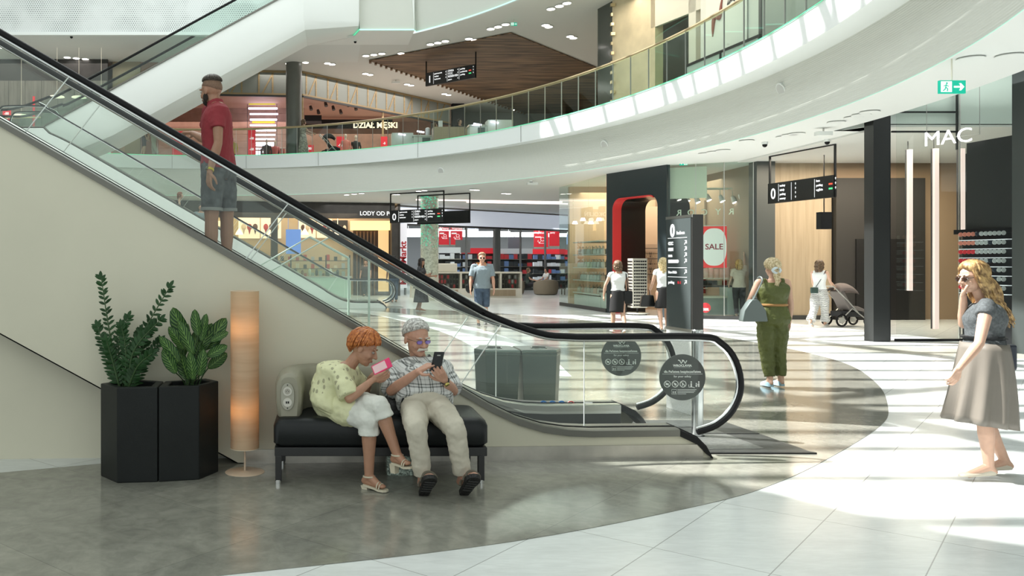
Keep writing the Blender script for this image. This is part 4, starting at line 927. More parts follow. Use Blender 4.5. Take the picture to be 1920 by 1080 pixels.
MB().cyl(c, c + Vector((0, -.01, 0)), .14, n=32).build('disc', 'redsign', t); text('50%', .1, c + Vector((0, -.014, -.08)), X_, Z_, 'textw', t, align='CENTER', bold=.003)

# dark pier, wood lobby
struct(MB().box((11.86, 23.45, 0), (12.36, 23.9, Z0C)).build('wall_pier', mat('dark_pier', (.055, .062, .06), .45)))
t = thing('wood_wall', 'light oak clad wall behind the woman with the pushchair', 'wall cladding', (13, 24, 0))
for k in range(5): MB().box((12.38+k*.36, 23.9, .12), (12.38+k*.36+.357, 23.96, Z0C)).build('panel', m_oak, t)
MB().box((12.38, 23.95, 0), (14.2, 24.0, Z0C)).build('backing', 'dark', t)
MB().box((12.38, 23.87, 0), (14.2, 23.96, .12)).build('base', 'dark', t)
struct(MB().box((14.0, 24.0, 0), (19, 27, Z0C)).build('wall_lobby', mat('lobby_brown', (.36, .26, .17), .6)))
t = thing('lobby_door_block', 'tall matt black lobby block with a dark doorway', 'door block', (15, 24, 0))
MB().box((14.22, 23.75, 0), (16.7, 23.98, 3.95)).build('block', mat('matt_black_wall', (.025, .024, .022), .6), t)
MB().box((14.75, 23.7, 0), (16.2, 23.76, 2.25)).build('doorway', mat('door_black', (.008, .008, .008), .5), t)
MB().box((15.2, 23.6, 0), (15.26, 23.75, 2.6)).build('bronze_edge', 'gold', t)
o = MB().box((12.02, 22.4, 2.62), (12.3, 22.6, 3.05)).box((12.15, 22.49, 3.05), (12.17, 22.51, 4.5)).build('lift_sign', 'black'); o.location = W(1545, 410, 21.6); tag(o, 'small black square sign hanging below the directory sign by the oak wall', 'sign')
o.location.z = 2.44

# ---- cosmetics shop
t = thing('storefront', 'tall glass front of the cosmetics shop with a thick black frame', 'shop front', (12, 17.3, 0))
MB().box((11.05, 17.2, 0), (11.38, 17.5, 5.6)).build('frame_post', mat('frame_black', (.02, .022, .022), .3), t)
MB().box((11.38, 17.45, 0), (11.56, 17.6, 4.6)).build('frame_post', 'black', t)
MB().box((11.56, 17.3, 0), (17, 17.34, .05)).build('base_rail', 'black', t)
MB().box((11.56, 17.5, 4.44), (20, 17.55, 5.7)).slab((10.9, 18.7), (11.5, 17.5), .05, 4.44, 5.7).build('upper_panel', mat('mint_white_panel', (.60, .66, .62), .4), t)  # pale panel added to stand for reflections in the upper glass
for x0, x1 in ((11.58, 12.85), (12.87, 14.2), (14.22, 15.6)): MB().box((x0, 17.3, .05), (x1, 17.312, 5.6)).build('glass_pane', 'glass', t)
for x in (12.86, 14.21): MB().box((x-.012, 17.29, .05), (x+.012, 17.32, 5.6)).build('joint', 'steel', t)
for z in (4.25, 4.65): MB().box((11.56, 17.4, z), (12.9, 17.44, z+.035)).build('upper_bar', 'black', t)
MB().box((12.88, 17.4, 3.9), (12.92, 17.44, 5.4)).build('hanger', 'black', t)
struct(MB().box((15.9, 21.2, 0), (20, 21.4, 4.3)).build('wall_cosmetics', m_darkshop))
struct(MB().box((11.5, 17.5, 4.38), (21, 23.9, 4.42)).build('ceiling', mat('shop_ceiling_pale', (.62, .63, .60), .6)))
struct(MB().box((11, 6, 5.7), (22, 24, 5.75)).build('ceiling', mat('high_soffit', (.72, .75, .74), .6)))
for i, (px, y0, y1, Yb) in enumerate(((1708, 280, 545, 19.5), (1757, 278, 617, 18.6), (1806, 278, 432, 18.2))):
    a = W(px, y1, Yb); b_ = W(px, y0, Yb); t = thing('light_bar', ['slim vertical pinkish light bar nearest the black frame', 'longest vertical pinkish light bar in the middle of the glass', 'vertical pinkish light bar beside the black display panel'][i], 'light', a)
    MB().box((a.x-.045, Yb, max(a.z, .02)), (a.x+.045, Yb+.08, b_.z)).build('diffuser', emis('pink_bar_glow', (1, .80, .72), .6), t); MB().box((a.x-.055, Yb+.08, max(a.z, .02)), (a.x+.055, Yb+.12, min(b_.z, 4.35))).build('housing', 'dark', t)
    MB().cyl((a.x, Yb+.1, b_.z), (a.x, Yb+.1, 4.38), .01, n=5).build('hanger', 'dark', t)
sg = thing('shop_sign', 'white MAC lettering mounted in front of the cosmetics shop glass', 'sign', (12.1, 17.0, 3.9))
dM = (Vector((12.5, 16.3, 0)) - Vector((12.02, 17.15, 0))).normalized()
text('MAC', .40, Vector((12.02, 17.15, 3.93)), dM, Z_, emis('mac_white', (1, 1, 1), 1.3), sg, ext=.008)
MB().cyl((12.05, 17.1, 4.05), (12.5, 16.3, 4.05), .008, n=5).build('mounting_rail', 'steel', sg)
for p in ((12.05, 17.1), (12.5, 16.3)): MB().cyl((*p, 4.05), (*p, 5.7), .006, n=5).build('hanging_wire', 'steel', sg)
# black panel + cosmetics shelves
t = thing('display_wall', 'black display wall with rows of lit cosmetics behind the long haired woman', 'display wall', (12.8, 16, 0))
q0 = Vector((12.55, 16.7, 0)); q1 = Vector((12.6, 15.55, 0)); dQ = (q1-q0).normalized(); nQ = Vector((-dQ.y, dQ.x, 0))
MB().slab(q0, q1, .35, 2.24, 3.93).build('upper_panel', mat('display_black', (.018, .022, .022), .45), t)
MB().slab(q0 - dQ*.1 , q1, .4, 0, 2.22).build('cabinet', 'black', t)
MB().slab(q0 - dQ*.14 - nQ*.15, q1, .1, 2.15, 2.24).build('top_rail', 'black', t)
for k in range(7): MB().obox(q0 - nQ*.16 + Z_*(2.02-.17*k), dQ*1.13, nQ*.16, Z_*.012).build('shelf', mat('lit_shelf', (.6, .66, .66), .2, emit=(.8, .9, .9), es=.35), t)
cpm = [mat('compact_coral', (.62, .25, .18), .4), mat('compact_clear', (.45, .5, .48), .15), mat('compact_red', (.6, .05, .06), .4), mat('compact_dark', (.04, .05, .06), .2)]
cp = [MB().cyl((0, 0, 0), (0, .012, 0), .042, n=14).build('compact', m_) for m_ in cpm]; cl = ['coral', 'clear', 'red', 'dark']
for k in range(7):
    for i in range(11):
        j = (0 if k % 4 < 2 else 2) if i < 4 else (1 if rr.random() < .65 else 3)
        if i > 8: j = 1
        scatter(cp[j], q0 - nQ*.17 + dQ*(.06+i*.1) + Z_*(2.10-.17*k), f'{cl[j]} round cosmetics compact on the black display wall', 'compact', f'{cl[j]} compacts on the display wall')
MB().box((12.15, 14.5, 0), (12.5, 15.1, 5.7)).build('x', mat('dark_green_post', (.05, .06, .058), .4)).name = 'post'
o = bpy.data.objects['post'] if 'post' in bpy.data.objects else None
for o in list(bpy.data.objects):
    if o.type == 'MESH' and o.name.startswith('post') and o.parent is None: o.name = 'column'; tag(o, 'dark grey column at the right edge beside the display wall', 'column')
t = thing('display_wall', 'dark cosmetics shelving at the right edge of the picture', 'display wall', (13.2, 15, 0))
MB().box((12.75, 15.1, 0), (14.5, 15.3, 3.2)).build('back', 'black', t)
for k in range(8): MB().box((12.75, 14.95, .5+k*.28), (14.5, 15.1, .52+k*.28)).build('shelf', 'dark', t)
MB().tube([(12.55+.12*math.cos(a), 14.9, 2.72+.12*math.sin(a)) for a in [R(-80)+R(160)*k/10 for k in range(11)]], .03, 6).build('lit_emblem', 'textw', t)

# pale frames seen above: light fixtures & exit signs
def exit_sign(px, py, Y, w_, label, right=True, ceil_z=Z0C):
    a = W(px, py, Y); t = thing('exit_sign', label, 'exit sign', a); h_ = w_*.5
    gm = mat('exit_green', (.0, .30, .20), .5, emit=(.0, .34, .22), es=.8); wm = mat('exit_white', (.8, .85, .82), .5, emit=(.8, .85, .82), es=.5)
    MB().box((a.x, Y, a.z), (a.x+w_, Y+.04, a.z+h_)).build('box', gm, t)
    x0 = a.x + (.04*w_ if right else .52*w_)
    MB().box((x0, Y-.005, a.z+h_*.1), (x0+w_*.42, Y, a.z+h_*.92)).build('door_symbol', wm, t)
    c = Vector((x0+w_*.2, Y-.008, a.z+h_*.5)); k = h_
    MB().cyl(c + Vector((.03*k, 0, .27*k)), c + Vector((.03*k, -.003, .27*k)), .07*k, n=10).tube([c + Vector((.0, 0, .18*k)), c + Vector((-.05*k, 0, -.03*k)), c + Vector((.1*k, 0, -.16*k)), c + Vector((.08*k, 0, -.34*k))], .04*k, 5).tube([c + Vector((-.05*k, 0, -.03*k)), c + Vector((-.1*k, 0, -.2*k)), c + Vector((-.25*k, 0, -.3*k))], .04*k, 5).tube([c + Vector((-.2*k, 0, .05*k)), c + Vector((0, 0, .14*k)), c + Vector((.18*k, 0, .02*k))], .03*k, 5).build('running_figure', gm, t)
    sx = 1 if right else -1; cx_ = a.x + (w_*.74 if right else w_*.26); cz = a.z + h_*.5
    MB().prism([Vector((cx_+sx*dx*k, Y-.006, cz+dz*k)) for dx, dz in ((-.4, -.07), (.1, -.07), (.0, -.28), (.14, -.28), (.4, 0), (.14, .28), (.0, .28), (.1, .07), (-.4, .07))], (0, .005, 0)).build('arrow', wm, t)
    MB().cyl((a.x+w_*.5, Y+.02, a.z+h_), (a.x+w_*.5, Y+.02, max(ceil_z, a.z+h_)), .012, n=6).build('hanger', 'cream', t)
exit_sign(1762, 175, 11.8, .36, 'green exit sign with running figure and arrow pointing right under the ceiling')
exit_sign(1275, 310, 24.4, .22, 'small green exit sign with arrow pointing left above the shop window', False)
exit_sign(953, 352, 32.5, .2, 'tiny green exit sign hanging above the walking man', True)
exit_sign(958, 48, 30.5, .22, 'small green exit sign on the upper gallery ceiling', True, Z1C)

# directory signs
def dirsign(p, q, ztop, zb, zt, num, label, rows=True):
    p = Vector(p); q = Vector(q); d = (q-p).normalized(); Ls = (q-p).length; n = Vector((d.y, -d.x, 0))
    t = thing('directory_sign', label, 'sign', p + Z_*zb)
    for a in (p, q): MB().obox(a + Z_*zb - d*.02, d*.04, -n*.04, Z_*(ztop-zb)).build('post', 'black', t)
    MB().obox(p + Z_*(ztop-.05), d*Ls, -n*.04, Z_*.05).build('top_bar', 'black', t)
    MB().obox(p + Z_*zb - n*.06, d*Ls, n*.1, Z_*(zt-zb)).build('board', mat('sign_black', (.012, .013, .013), .35), t)
    o = p + n*.045 + Z_*zb; H = zt-zb
    if num is None: return t
    text(num, H*.75, o + d*.12 + Z_*H*.22, d, Z_, 'textw', t, bold=.004, name='numeral')
    for x in (.42, 1.12 if rows != 2 else .9, 1.72): MB().obox(o + d*x + Z_*H*.08, d*.012, n*.003, Z_*H*.84).build('divider', 'textw', t)
    words = [['gastronomia', 'toalety', 'bankomat'], ['ZARA', 'CCC', 'RESERVED', 'pepco'], ['parking', 'podziemny', 'parking']] if rows is True else [['toalety', 'windy', 'parking', 'rowery'], [], ['kasa', 'parking', 'wyjście']]
    for c_, ws in enumerate(words):
        for r_, w_ in enumerate(ws):
            x = (.47, 1.17, 1.78)[c_]; z = H*(.78 - r_*.21)
            text(w_, H*(.2 if w_.isupper() else .14), o + d*x + Z_*z, d, Z_, 'textw', t, bold=.002)
            xa = (1.06, 1.66, 2.42)[c_]; MB().prism([o + d*(xa+a) + Z_*(z+b_) + n*.001 for a, b_ in ((-.008, 0), (.008, 0), (.008, .03), (.024, .03), (0, .06), (-.024, .03), (-.008, .03))], n*.003).build('arrow', 'textw', t)
            if c_ == 2 and r_: MB().obox(o + d*(xa-.22) + Z_*z, d*.12, n*.003, Z_*.04).build('coloured_dot', emis('sign_'+'rgyb'[r_], [(1, .1, .05), (.9, .1, .05), (.1, .9, .3), (.1, .3, 1)][r_], .8), t)
    return t
dirsign((2.62, 34.4, 0), (4.56, 32.9, 0), 4.38, 3.18, 3.69, '0', 'black hanging directory sign with white numeral 0 in front of the green-lit column')
dirsign((3.85, 35.6, 0), (5.78, 34.2, 0), 4.4, 3.18, 3.69, None, 'blank black hanging sign behind and right of the green-lit column')
dirsign((11.6, 22.3, 0), (11.93, 20.0, 0), 4.4, 3.13, 3.65, '0', 'black hanging directory sign with numeral 0 in front of the oak wall', 2)
dirsign((4.33, 36.7, 0), (6.16, 35.0, 0), Z1C, 9.17, 9.73, '1', 'black hanging directory sign with numeral 1 on the upper gallery')

# info totem + bollard
t = thing('info_totem', 'tall dark glass information totem on a perforated white base', 'totem', (3.85, 9.1, 0))
ta, tb = Vector((3.765, 9.42, 0)), Vector((3.82, 8.88, 0)); dT = (tb-ta).normalized(); nT = Vector((-dT.y, dT.x, 0))
MB().slab(ta, tb, .12, .87, 2.1).build('case', mat('totem_brown_black', (.035, .033, .03), .4), t)
MB().obox(ta - nT*.006 + Z_*.9 + dT*.02, dT*.50, nT*.006, Z_*1.17).build('glass_face', mat('totem_glass', (.075, .09, .09), .12), t)
MB().obox(ta - nT*.008 + Z_*.87, dT*.545, nT*.01, Z_*.03).build('frame_edge', 'steel', t)
MB().obox(ta - nT*.008 + Z_*2.07, dT*.545, nT*.01, Z_*.03).build('frame_edge', 'steel', t)
m_pf = mat('perforated_base', (.74, .75, .74), .5, bump=(60, .3)); MB().slab(ta + dT*.0, tb, .1, .0, .87).build('base', m_pf, t)
o = ta - nT*.008 + Z_*0
text('0', .19, o + dT*.10 + Z_*1.88, dT, Z_, 'textw', t, bold=.006, name='numeral'); text('budowa', .05, o + dT*.24 + Z_*1.9, dT, Z_, 'textw', t, bold=.001)
for z in (1.86, 1.54, 1.44): MB().obox(o + dT*.05 + Z_*z, dT*.40, -nT*.002, Z_*.006).build('rule', 'textw', t)
for i, w_ in enumerate(('CCC', 'H&M', 'zara', 'RESERVED')): text(w_, .048, o + dT*.06 + Z_*(1.79-.065*i), dT, Z_, 'textw', t, bold=.002)
text('kino i klub', .042, o + dT*.06 + Z_*1.48, dT, Z_, 'textw', t); text('parking', .042, o + dT*.06 + Z_*1.37, dT, Z_, 'textw', t); text('0 -1', .042, o + dT*.26 + Z_*1.37, dT, Z_, 'redsign', t)
for z in (1.79, 1.725, 1.66, 1.595, 1.48, 1.37):
    c = o + dT*.40 + Z_*z; MB().tube([c, c + dT*.04 + Z_*.04], .005, 5).tube([c + dT*.01 + Z_*.04, c + dT*.04 + Z_*.04, c + dT*.04 + Z_*.008], .005, 5).build('arrow', 'textw', t)
t = thing('bollard', 'brushed steel bollard standing at the foot of the escalator', 'bollard', (3.41, 7.82, 0))
MB().cyl((3.41, 7.82, .012), (3.41, 7.82, .975), .052, n=32).build('post', mat('bollard_steel', (.62, .63, .64), .22, 1), t, smooth=True)
MB().cyl((3.41, 7.82, .975), (3.41, 7.82, .985), .052, .045, n=32).build('cap', 'chrome', t, smooth=True); MB().cyl((3.41, 7.82, .006), (3.41, 7.82, .014), .062, n=32).build('foot_ring', 'steel', t)

# recycling bins behind the escalator
def hexbin(c, r, h, label, rot=0, flare=1.0):
    t = thing('recycling_bin', label, 'bin', (c[0], c[1], 0)); c = Vector((c[0], c[1], 0))
    P_ = lambda rr_, z, a0=rot: [c + Vector((rr_*math.cos(a0 + k*PI/3), rr_*math.sin(a0 + k*PI/3), z)) for k in range(6)]
    MB().loft([P_(r*.86, .015), P_(r*.97, h-.05), P_(r, h-.04), P_(r, h)]).build('body', mat('slate_metal', (.085, .105, .10), .28, .5), t, bevel=.006)
    MB().loft([P_(r*1.01, h), P_(r*1.01, h+.02), P_(r*.97, h+.03)]).build('lid', mat('slate_lid', (.16, .19, .18), .22, .6), t, bevel=.004)
    MB().cyl(c + Vector((0, -.03, h+.03)), c + Vector((0, -.03, h+.038)), .085, n=24).build('opening_ring', 'chrome', t); MB().cyl(c + Vector((0, -.03, h+.036)), c + Vector((0, -.03, h+.041)), .07, n=24).build('opening', 'rubber', t)
def wedgebin(P_, label):
    c = sum((Vector((x, y, 0)) for x, y in P_), Vector((0, 0, 0)))/len(P_); t = thing('recycling_bin', label, 'bin', c); Q = lambda f_, z: [c.lerp(Vector((x, y, 0)), f_) + Z_*z for x, y in P_]
    MB().loft([Q(.86, .01), Q(.98, .63), Q(1, .64), Q(1, .665)]).build('body', mat('slate_metal', (.085, .105, .10), .28, .5), t, bevel=.006)
    MB().loft([Q(.99, .665), Q(.99, .685), Q(.95, .693)]).build('lid', mat('slate_lid', (.16, .19, .18), .22, .6), t, bevel=.004)
    MB().cyl(c + Z_*.693, c + Z_*.70, .085, n=24).build('opening_ring', 'chrome', t); MB().cyl(c + Z_*.699, c + Z_*.704, .07, n=24).build('opening', 'rubber', t)
wedgebin([(1.57, 9.02), (1.66, 8.84), (2.02, 8.82), (2.02, 9.28), (1.68, 9.34)], 'left slate grey angular recycling bin behind the escalator glass')
wedgebin([(2.03, 8.82), (2.40, 8.84), (2.49, 9.02), (2.38, 9.34), (2.03, 9.28)], 'right slate grey angular recycling bin behind the escalator glass')
# ------------------------------------------------------------------ first floor interiors
# ceiling details: wood field
wc = [W(692, 114.5, 36.6), W(958, 61, 32.2), W(1118, 126, 37.9), Vector((16.5, 50, 0)), Vector((13.5, 52, 0))]
for p in wc: p.z = Z1C-.06
t = thing('wood_ceiling', 'dark walnut slatted wood ceiling field over the upper gallery', 'ceiling panel', wc[0])
mw = mat('walnut_wave_ceiling', (.12, .07, .035), .55); N, L, b = nodes_of(mw)
tc = N.new('ShaderNodeTexCoord'); mp = N.new('ShaderNodeMapping'); mp.inputs['Rotation'].default_value = (0, 0, R(-12)); mp.inputs['Scale'].default_value = (.35, 4.2, 1); L.new(tc.outputs['Object'], mp.inputs[0])
n = N.new('ShaderNodeTexNoise'); n.inputs['Scale'].default_value = 1.3; n.inputs['Detail'].default_value = 4; n.inputs['Distortion'].default_value = .7; L.new(mp.outputs[0], n.inputs[0])
cr = N.new('ShaderNodeValToRGB'); cr.color_ramp.elements[0].position = .38; cr.color_ramp.elements[0].color = (.05, .028, .014, 1); cr.color_ramp.elements[1].position = .62; cr.color_ramp.elements[1].color = (.24, .15, .08, 1); L.new(n.outputs[0], cr.inputs[0]); L.new(cr.outputs[0], b.inputs['Base Color'])
MB().prism(wc, (0, 0, .04)).build('field', mw, t)
# slats hanging at the left rim
ed = wc[-1] - wc[0]
for k in range(46):
    p = wc[0] + ed*(k/46); MB().obox(p, Vector((.1, -.05, 0)), Vector((.02, .22, 0)), (0, 0, -.07)).build('slat_end', m_walnut, t)
o_ = bpy.data.objects
# storefront with truss frieze
fp = [Vector((-13, 37.7, 0)), Vector((-1.04, 38.8, 0)), Vector((6.8, 46.7, 0))]
t = thing('storefront', 'clothing shop front on the upper floor with wooden truss frieze', 'shop front', (-1, 38.8, 9))
for a, b_ in zip(fp, fp[1:]):
    MB().slab(a, b_, .15, 9.2, Z1C-.02).build('frieze', m_frieze, t)
    d = (b_-a).normalized(); n_ = Vector((d.y, -d.x, 0)); Ls = (b_-a).length
    for z in (9.17, 10.2): MB().obox(a + Z_*z + n_*.04, d*Ls, -n_*.08, Z_*.09).build('rail', m_fwood, t)
    x = .2; k = 0
    while x < Ls-.8:
        MB().obox(a + d*x + Z_*9.25 + n_*.03, d*.07, -n_*.05, Z_*.96).build('strut', m_fwood, t)
        if k % 2 == 0: MB().prism([a + d*(x+.15) + Z_*9.25 + n_*.03, a + d*(x+.22) + Z_*9.25 + n_*.03, a + d*(x+.72) + Z_*10.2 + n_*.03, a + d*(x+.65) + Z_*10.2 + n_*.03], -n_*.05).build('brace', m_fwood, t)
        x += .78 if k % 2 else .62; k += 1
    MB().obox(a + Z_*9.1 + n_*.06, d*Ls, -n_*.12, Z_*.08).build('sill', 'dark', t)
for f in (0, .5, 1.0):
    p = fp[1].lerp(fp[2], f); MB().cyl(p + Z_*Z1F, p + Z_*9.1, .05, n=8).build('mullion', m_fwood, t)
struct(MB().box((-14, 48.5, Z1F), (6, 48.7, Z1C)).build('wall_clothes', m_pink))
t = thing('panel_wall', 'brown horizontal board wall inside the clothing shop', 'wall cladding', (-5, 44, Z1F))
for k in range(10): MB().box((-9, 44.3, Z1F+k*.36), (-1.1, 44.36, Z1F+k*.36+.345)).build('board', m_pink, t)
struct(MB().prism([Vector(q) for q in ((-14, 38, 9.6), (-1.1, 39.1, 9.6), (6.6, 46.9, 9.6), (6.6, 49, 9.6), (-14, 49, 9.6))], (0, 0, .06)).build('ceiling', mat('pink_shop_ceiling', (.42, .28, .22), .7)))
struct(MB().slab((6.9, 46.8), (6.9, 53), .2, Z1F, Z1C).build('wall_clothes', m_pink))
# tube light ladder
t = thing('light_installation', 'ladder of horizontal lilac tube lights with yellow undersides in the clothing shop', 'light', W(490, 290, 43))
for i, (y, xa, xb) in enumerate([(190, 463, 520), (203.5, 466, 520), (214, 468.5, 521), (224.5, 469, 519), (235, 469, 517), (244.5, 480, 517), (253, 479, 516), (261, 479, 515), (268.5, 480, 514), (272.5, 480, 513), (279, 480, 496), (285, 480, 494), (289, 480, 492)]):
    a = W(xa, y, 43); b_ = W(xb, y, 43); MB().box((a.x, 42.96, a.z-.035), (b_.x, 43.04, a.z+.04)).build('tube', 'lilac', t)
    if i in (0, 3): MB().box((a.x+.1, 42.96, a.z-.16), (b_.x-.1, 43.04, a.z-.08)).build('yellow_strip', 'yellow', t)
for x in (464, 519): a = W(x, 185, 43.1); MB().cyl(a, (a.x, a.y, Z1F), .015, n=5).build('cable', 'dark', t)
for z_ in (143, 152, 160):
    a = W(430, z_+8, 39.6); o = MB().cyl((a.x, 39.6, a.z), (a.x+2.2, 39.6, a.z), .03, n=6).build('hanging_pipe', 'steel'); tag(o, 'thin horizontal steel pipe behind the truss frieze', 'pipe', 'steel pipes behind the frieze')
# grey column
t = thing('column', 'tall dark grey round column on the upper gallery', 'column', ((551-610)*37.2/1600, 37.2, Z1F)); c = Vector(((551-610)*37.2/1600, 37.2, 0))
MB().cyl(c + Z_*Z1F, c + Z_*(Z1C-.02), .345, n=36).build('shaft', mat('column_grey', (.115, .12, .105), .4, noise=(1.5, .08)), t, smooth=True); MB().cyl(c + Z_*Z1F, c + Z_*(Z1F+.12), .36, n=36).build('base_ring', 'dark', t, smooth=True)
t = thing('shop_sign', 'black band with glowing warm letters over the mens department', 'sign', W(600, 240, 47)); 
a = W(567, 241, 46.8); b_ = W(736, 224, 46.8); MB().box((a.x, 46.8, a.z), (b_.x, 46.95, b_.z)).build('band', 'black', t)
text('DZIAŁ MĘSKI', .42, W(662, 239.5, 46.75), X_, Z_, emis('letters_warm', (1, .75, .5), 1.6), t, bold=.014)
a = W(571, 232, 44); b_ = W(603, 216, 44); tag(MB().box((a.x, 44, a.z), (b_.x, 44.1, b_.z)).build('television', 'black'), 'black flat screen right of the grey column', 'screen')
def poster(px0, px1, y0, y1, Y, words, label, cat='poster'):
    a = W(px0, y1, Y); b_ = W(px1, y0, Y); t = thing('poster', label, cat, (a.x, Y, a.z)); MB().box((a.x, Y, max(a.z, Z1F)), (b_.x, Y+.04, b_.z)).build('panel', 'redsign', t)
    n_ = len(words)
    for i, w_ in enumerate(words): text(w_, (b_.x-a.x)*.42, Vector(((a.x+b_.x)/2, Y-.012, b_.z - (b_.z-a.z)*(i+.85)/(n_+.3))), X_, Z_, 'textw', t, align='CENTER', bold=.006)
poster(465, 479, 244, 291, 41, ['-50', '-50'], 'red sale poster reading -50 twice left of the tube lights')
poster(323, 342, 246, 290, 41, ['-50'], 'red sale poster reading -50 left of the man on the escalator')
poster(631, 645, 256, 284, 41, ['-50'], 'red sale poster between pushchair and shop mannequins')
poster(714, 727, 256, 278, 42, ['-5'], 'narrow red sale poster by the shop corner post')
poster(574, 588, 272, 285, 40, ['50'], 'low red poster beside the grey column')
poster(5, 20, 205, 232, 34.5, ['-50', '%'], 'small red price poster at the far left of the upper floor')
c = [W(210, 292, 40), W(292, 238, 40), W(280, 292, 40)]
t = thing('sale_wall', 'large slanted red sale panel with white percent sign behind the escalator', 'poster', c[0])
MB().prism([W(200, 292, 39.5), W(275, 243, 39.5), W(281, 237, 39.5), W(281, 292, 39.5)], (0, .05, 0)).build('panel', mat('vivid_red', (.62, .01, .015), .5, emit=(.7, .01, .02), es=.5), t); text('%', .5, W(250, 262, 39.45), X_, Z_, 'textw', t, bold=.01)
# shirts / mannequins
mq = thing('mannequin', 'x', 'mannequin', (0, 0, 0))
MB().ell((0, 0, 1.62), (.075, .09, .12), n=12).cyl((0, 0, 1.38), (0, 0, 1.56), .05, n=10).build('head', mat('mannequin_skin', (.72, .60, .50), .5), mq, smooth=True)
MB().loft([[Vector((w_*math.cos(a), d_*math.sin(a), z)) for a in [2*PI*k/14 for k in range(14)]] for z, w_, d_ in ((.75, .17, .12), (.95, .15, .11), (1.15, .19, .13), (1.32, .22, .12), (1.42, .08, .06))]).chain([(.2, 0, 1.33), (.27, .02, 1.08), (.25, -.08, .85)], [.05, .045, .03], 8).chain([(-.2, 0, 1.33), (-.27, .02, 1.08), (-.25, -.08, .85)], [.05, .045, .03], 8).build('shirt', mat('salmon_shirt', (.72, .25, .2), .7), mq, smooth=True)
MB().cyl((.09, 0, .02), (.08, 0, .78), .055, .085, 10).cyl((-.09, 0, .02), (-.08, 0, .78), .055, .085, 10).build('trousers', mat('dark_trousers', (.03, .03, .04), .7), mq, smooth=True)
MB().cyl((0, 0, 0), (0, 0, .02), .22, n=20).build('stand', 'steel', mq)
for i, (px, Y, lab, col) in enumerate(((648, 39.8, 'shop mannequin in a salmon shirt behind the glass railing', None), (667, 40.2, 'shop mannequin in a black top right of the salmon one', (.03, .03, .03)), (436, 40.5, 'shop mannequin in a yellow printed shirt beside the man on the escalator', (.6, .45, .08)), (516, 42, 'shop mannequin in a pink top right of the tube lights', (.7, .2, .2)), (500, 41.5, 'shop mannequin in a dark outfit in front of the tube lights', (.05, .04, .04)), (658, 40.6, 'smaller pale shop mannequin between two others', (.6, .5, .4)))):
    r = mq if i == 0 else copy_thing(mq); r.location = ((px-610)*Y/1600, Y, Z1F); r['label'] = lab; r.scale = (.62, .62, .62) if i == 5 else (.86,)*3
    if col:
        for ch in r.children:
            if ch.name.startswith('shirt'): ch.data = ch.data.copy(); ch.data.materials[0] = mat('shirt_%d' % i, col, .7)
t = thing('clothes_rack', 'low clothes rack with dark garments under the tube lights', 'clothes rack', (-3, 41.5, Z1F)); MB().cyl((-3.3, 42.2, Z1F+1.15), (-1.9, 42.2, Z1F+1.15), .02, n=6).cyl((-3.3, 42.2, Z1F), (-3.3, 42.2, Z1F+1.15), .02, n=6).cyl((-1.9, 42.2, Z1F), (-1.9, 42.2, Z1F+1.15), .02, n=6).build('frame', 'steel', t)
for k in range(9): MB().box((-3.2+k*.14, 42.0, Z1F+.35), (-3.13+k*.14, 42.4, Z1F+1.1)).build('garment', mat('garment_%d' % (k % 3), [(.06, .05, .05), (.35, .2, .16), (.5, .12, .1)][k % 3], .8), t, bevel=.02)
# spotlights in the clothes shop
for k in range(14):
    c = W(432 + (k % 7)*14 + 150*(k//7), 178 + (k % 3)*7 + 14*(k//7), 42 + (k % 3)); o = MB().cyl(c, c + Vector((.05, -.08, -.2)), .07, .09, 8).build('spotlight', 'dark'); tag(o, 'dark spotlight hanging in the clothing shop', 'spotlight', 'spotlights in the clothing shop')
# left: grey wood wall, brown pillar
t = thing('wood_wall', 'tall grey-brown wood clad wall at the upper left', 'wall cladding', (-14, 37, Z1F))
for k in range(11): MB().box((-17+k*.7, 36.4, Z1F), (-17+k*.7+.685, 36.5, 9.35)).build('panel', m_greywood, t)
MB().box((-17, 36.45, 9.35), (-9.3, 36.55, Z1C)).build('upper_dark_band', m_darkshop, t)
struct(MB().box((-9.2, 36.9, Z1F), (-8.0, 37.4, Z1C)).build('wall_upper_left', mat('tan_pillar', (.34, .26, .17), .6))); struct(MB().box((-8.0, 37.0, Z1F), (-7.3, 37.4, Z1C)).build('wall_upper_left', mat('terracotta', (.36, .16, .10), .6)))
o = MB().box((-9.25, 36.2, Z1F), (-9.12, 36.35, 8.3)).build('white_post', 'white'); tag(o, 'slim white vertical post beside the grey-brown wood wall', 'post')
o = MB().cyl((-12.3, 36, Z1F), (-12.3, 36, 8.6), .05, n=8).build('red_post', mat('red_post', (.6, .02, .03), .5, emit=(.6, .02, .03), es=.4)); tag(o, 'slim red vertical light post at the upper left', 'post')
t = thing('railing', 'glass landing railing at the top of the distant escalators', 'railing', (-12, 30.5, Z1F))
MB().cyl((-19, 33, Z1F+1.1), (-11, 33, Z1F+1.1), .03, n=6).build('handrail', 'gold', t); 
for k in range(5): MB().box((-19+k*1.6, 33, Z1F+.02), (-19+k*1.6+1.57, 33.012, Z1F+1.06)).build('glass_panel', 'glass_g', t)
struct(MB().box((-20, 29.4, 5.2), (-11.6, 36, Z1F)).build('floor', 'white'))
for k, (px, py) in enumerate(((107, 182), (148, 183), (190, 183), (40, 217), (160, 186))):
    if k > 3: continue
    c = W(px, py, 34.5); o = MB().lathe(c, [(.003, Z1C-c.z), (.003, .06), (.28, .03), (.3, 0), (.02, 0)], 20).build('pendant_disc', emis('pendant_disc', (1, .9, .7), .9)); tag(o, 'flat round pendant light disc over the upper left seats, %s' % ['left', 'middle', 'right', 'lowest'][k], 'lamp')
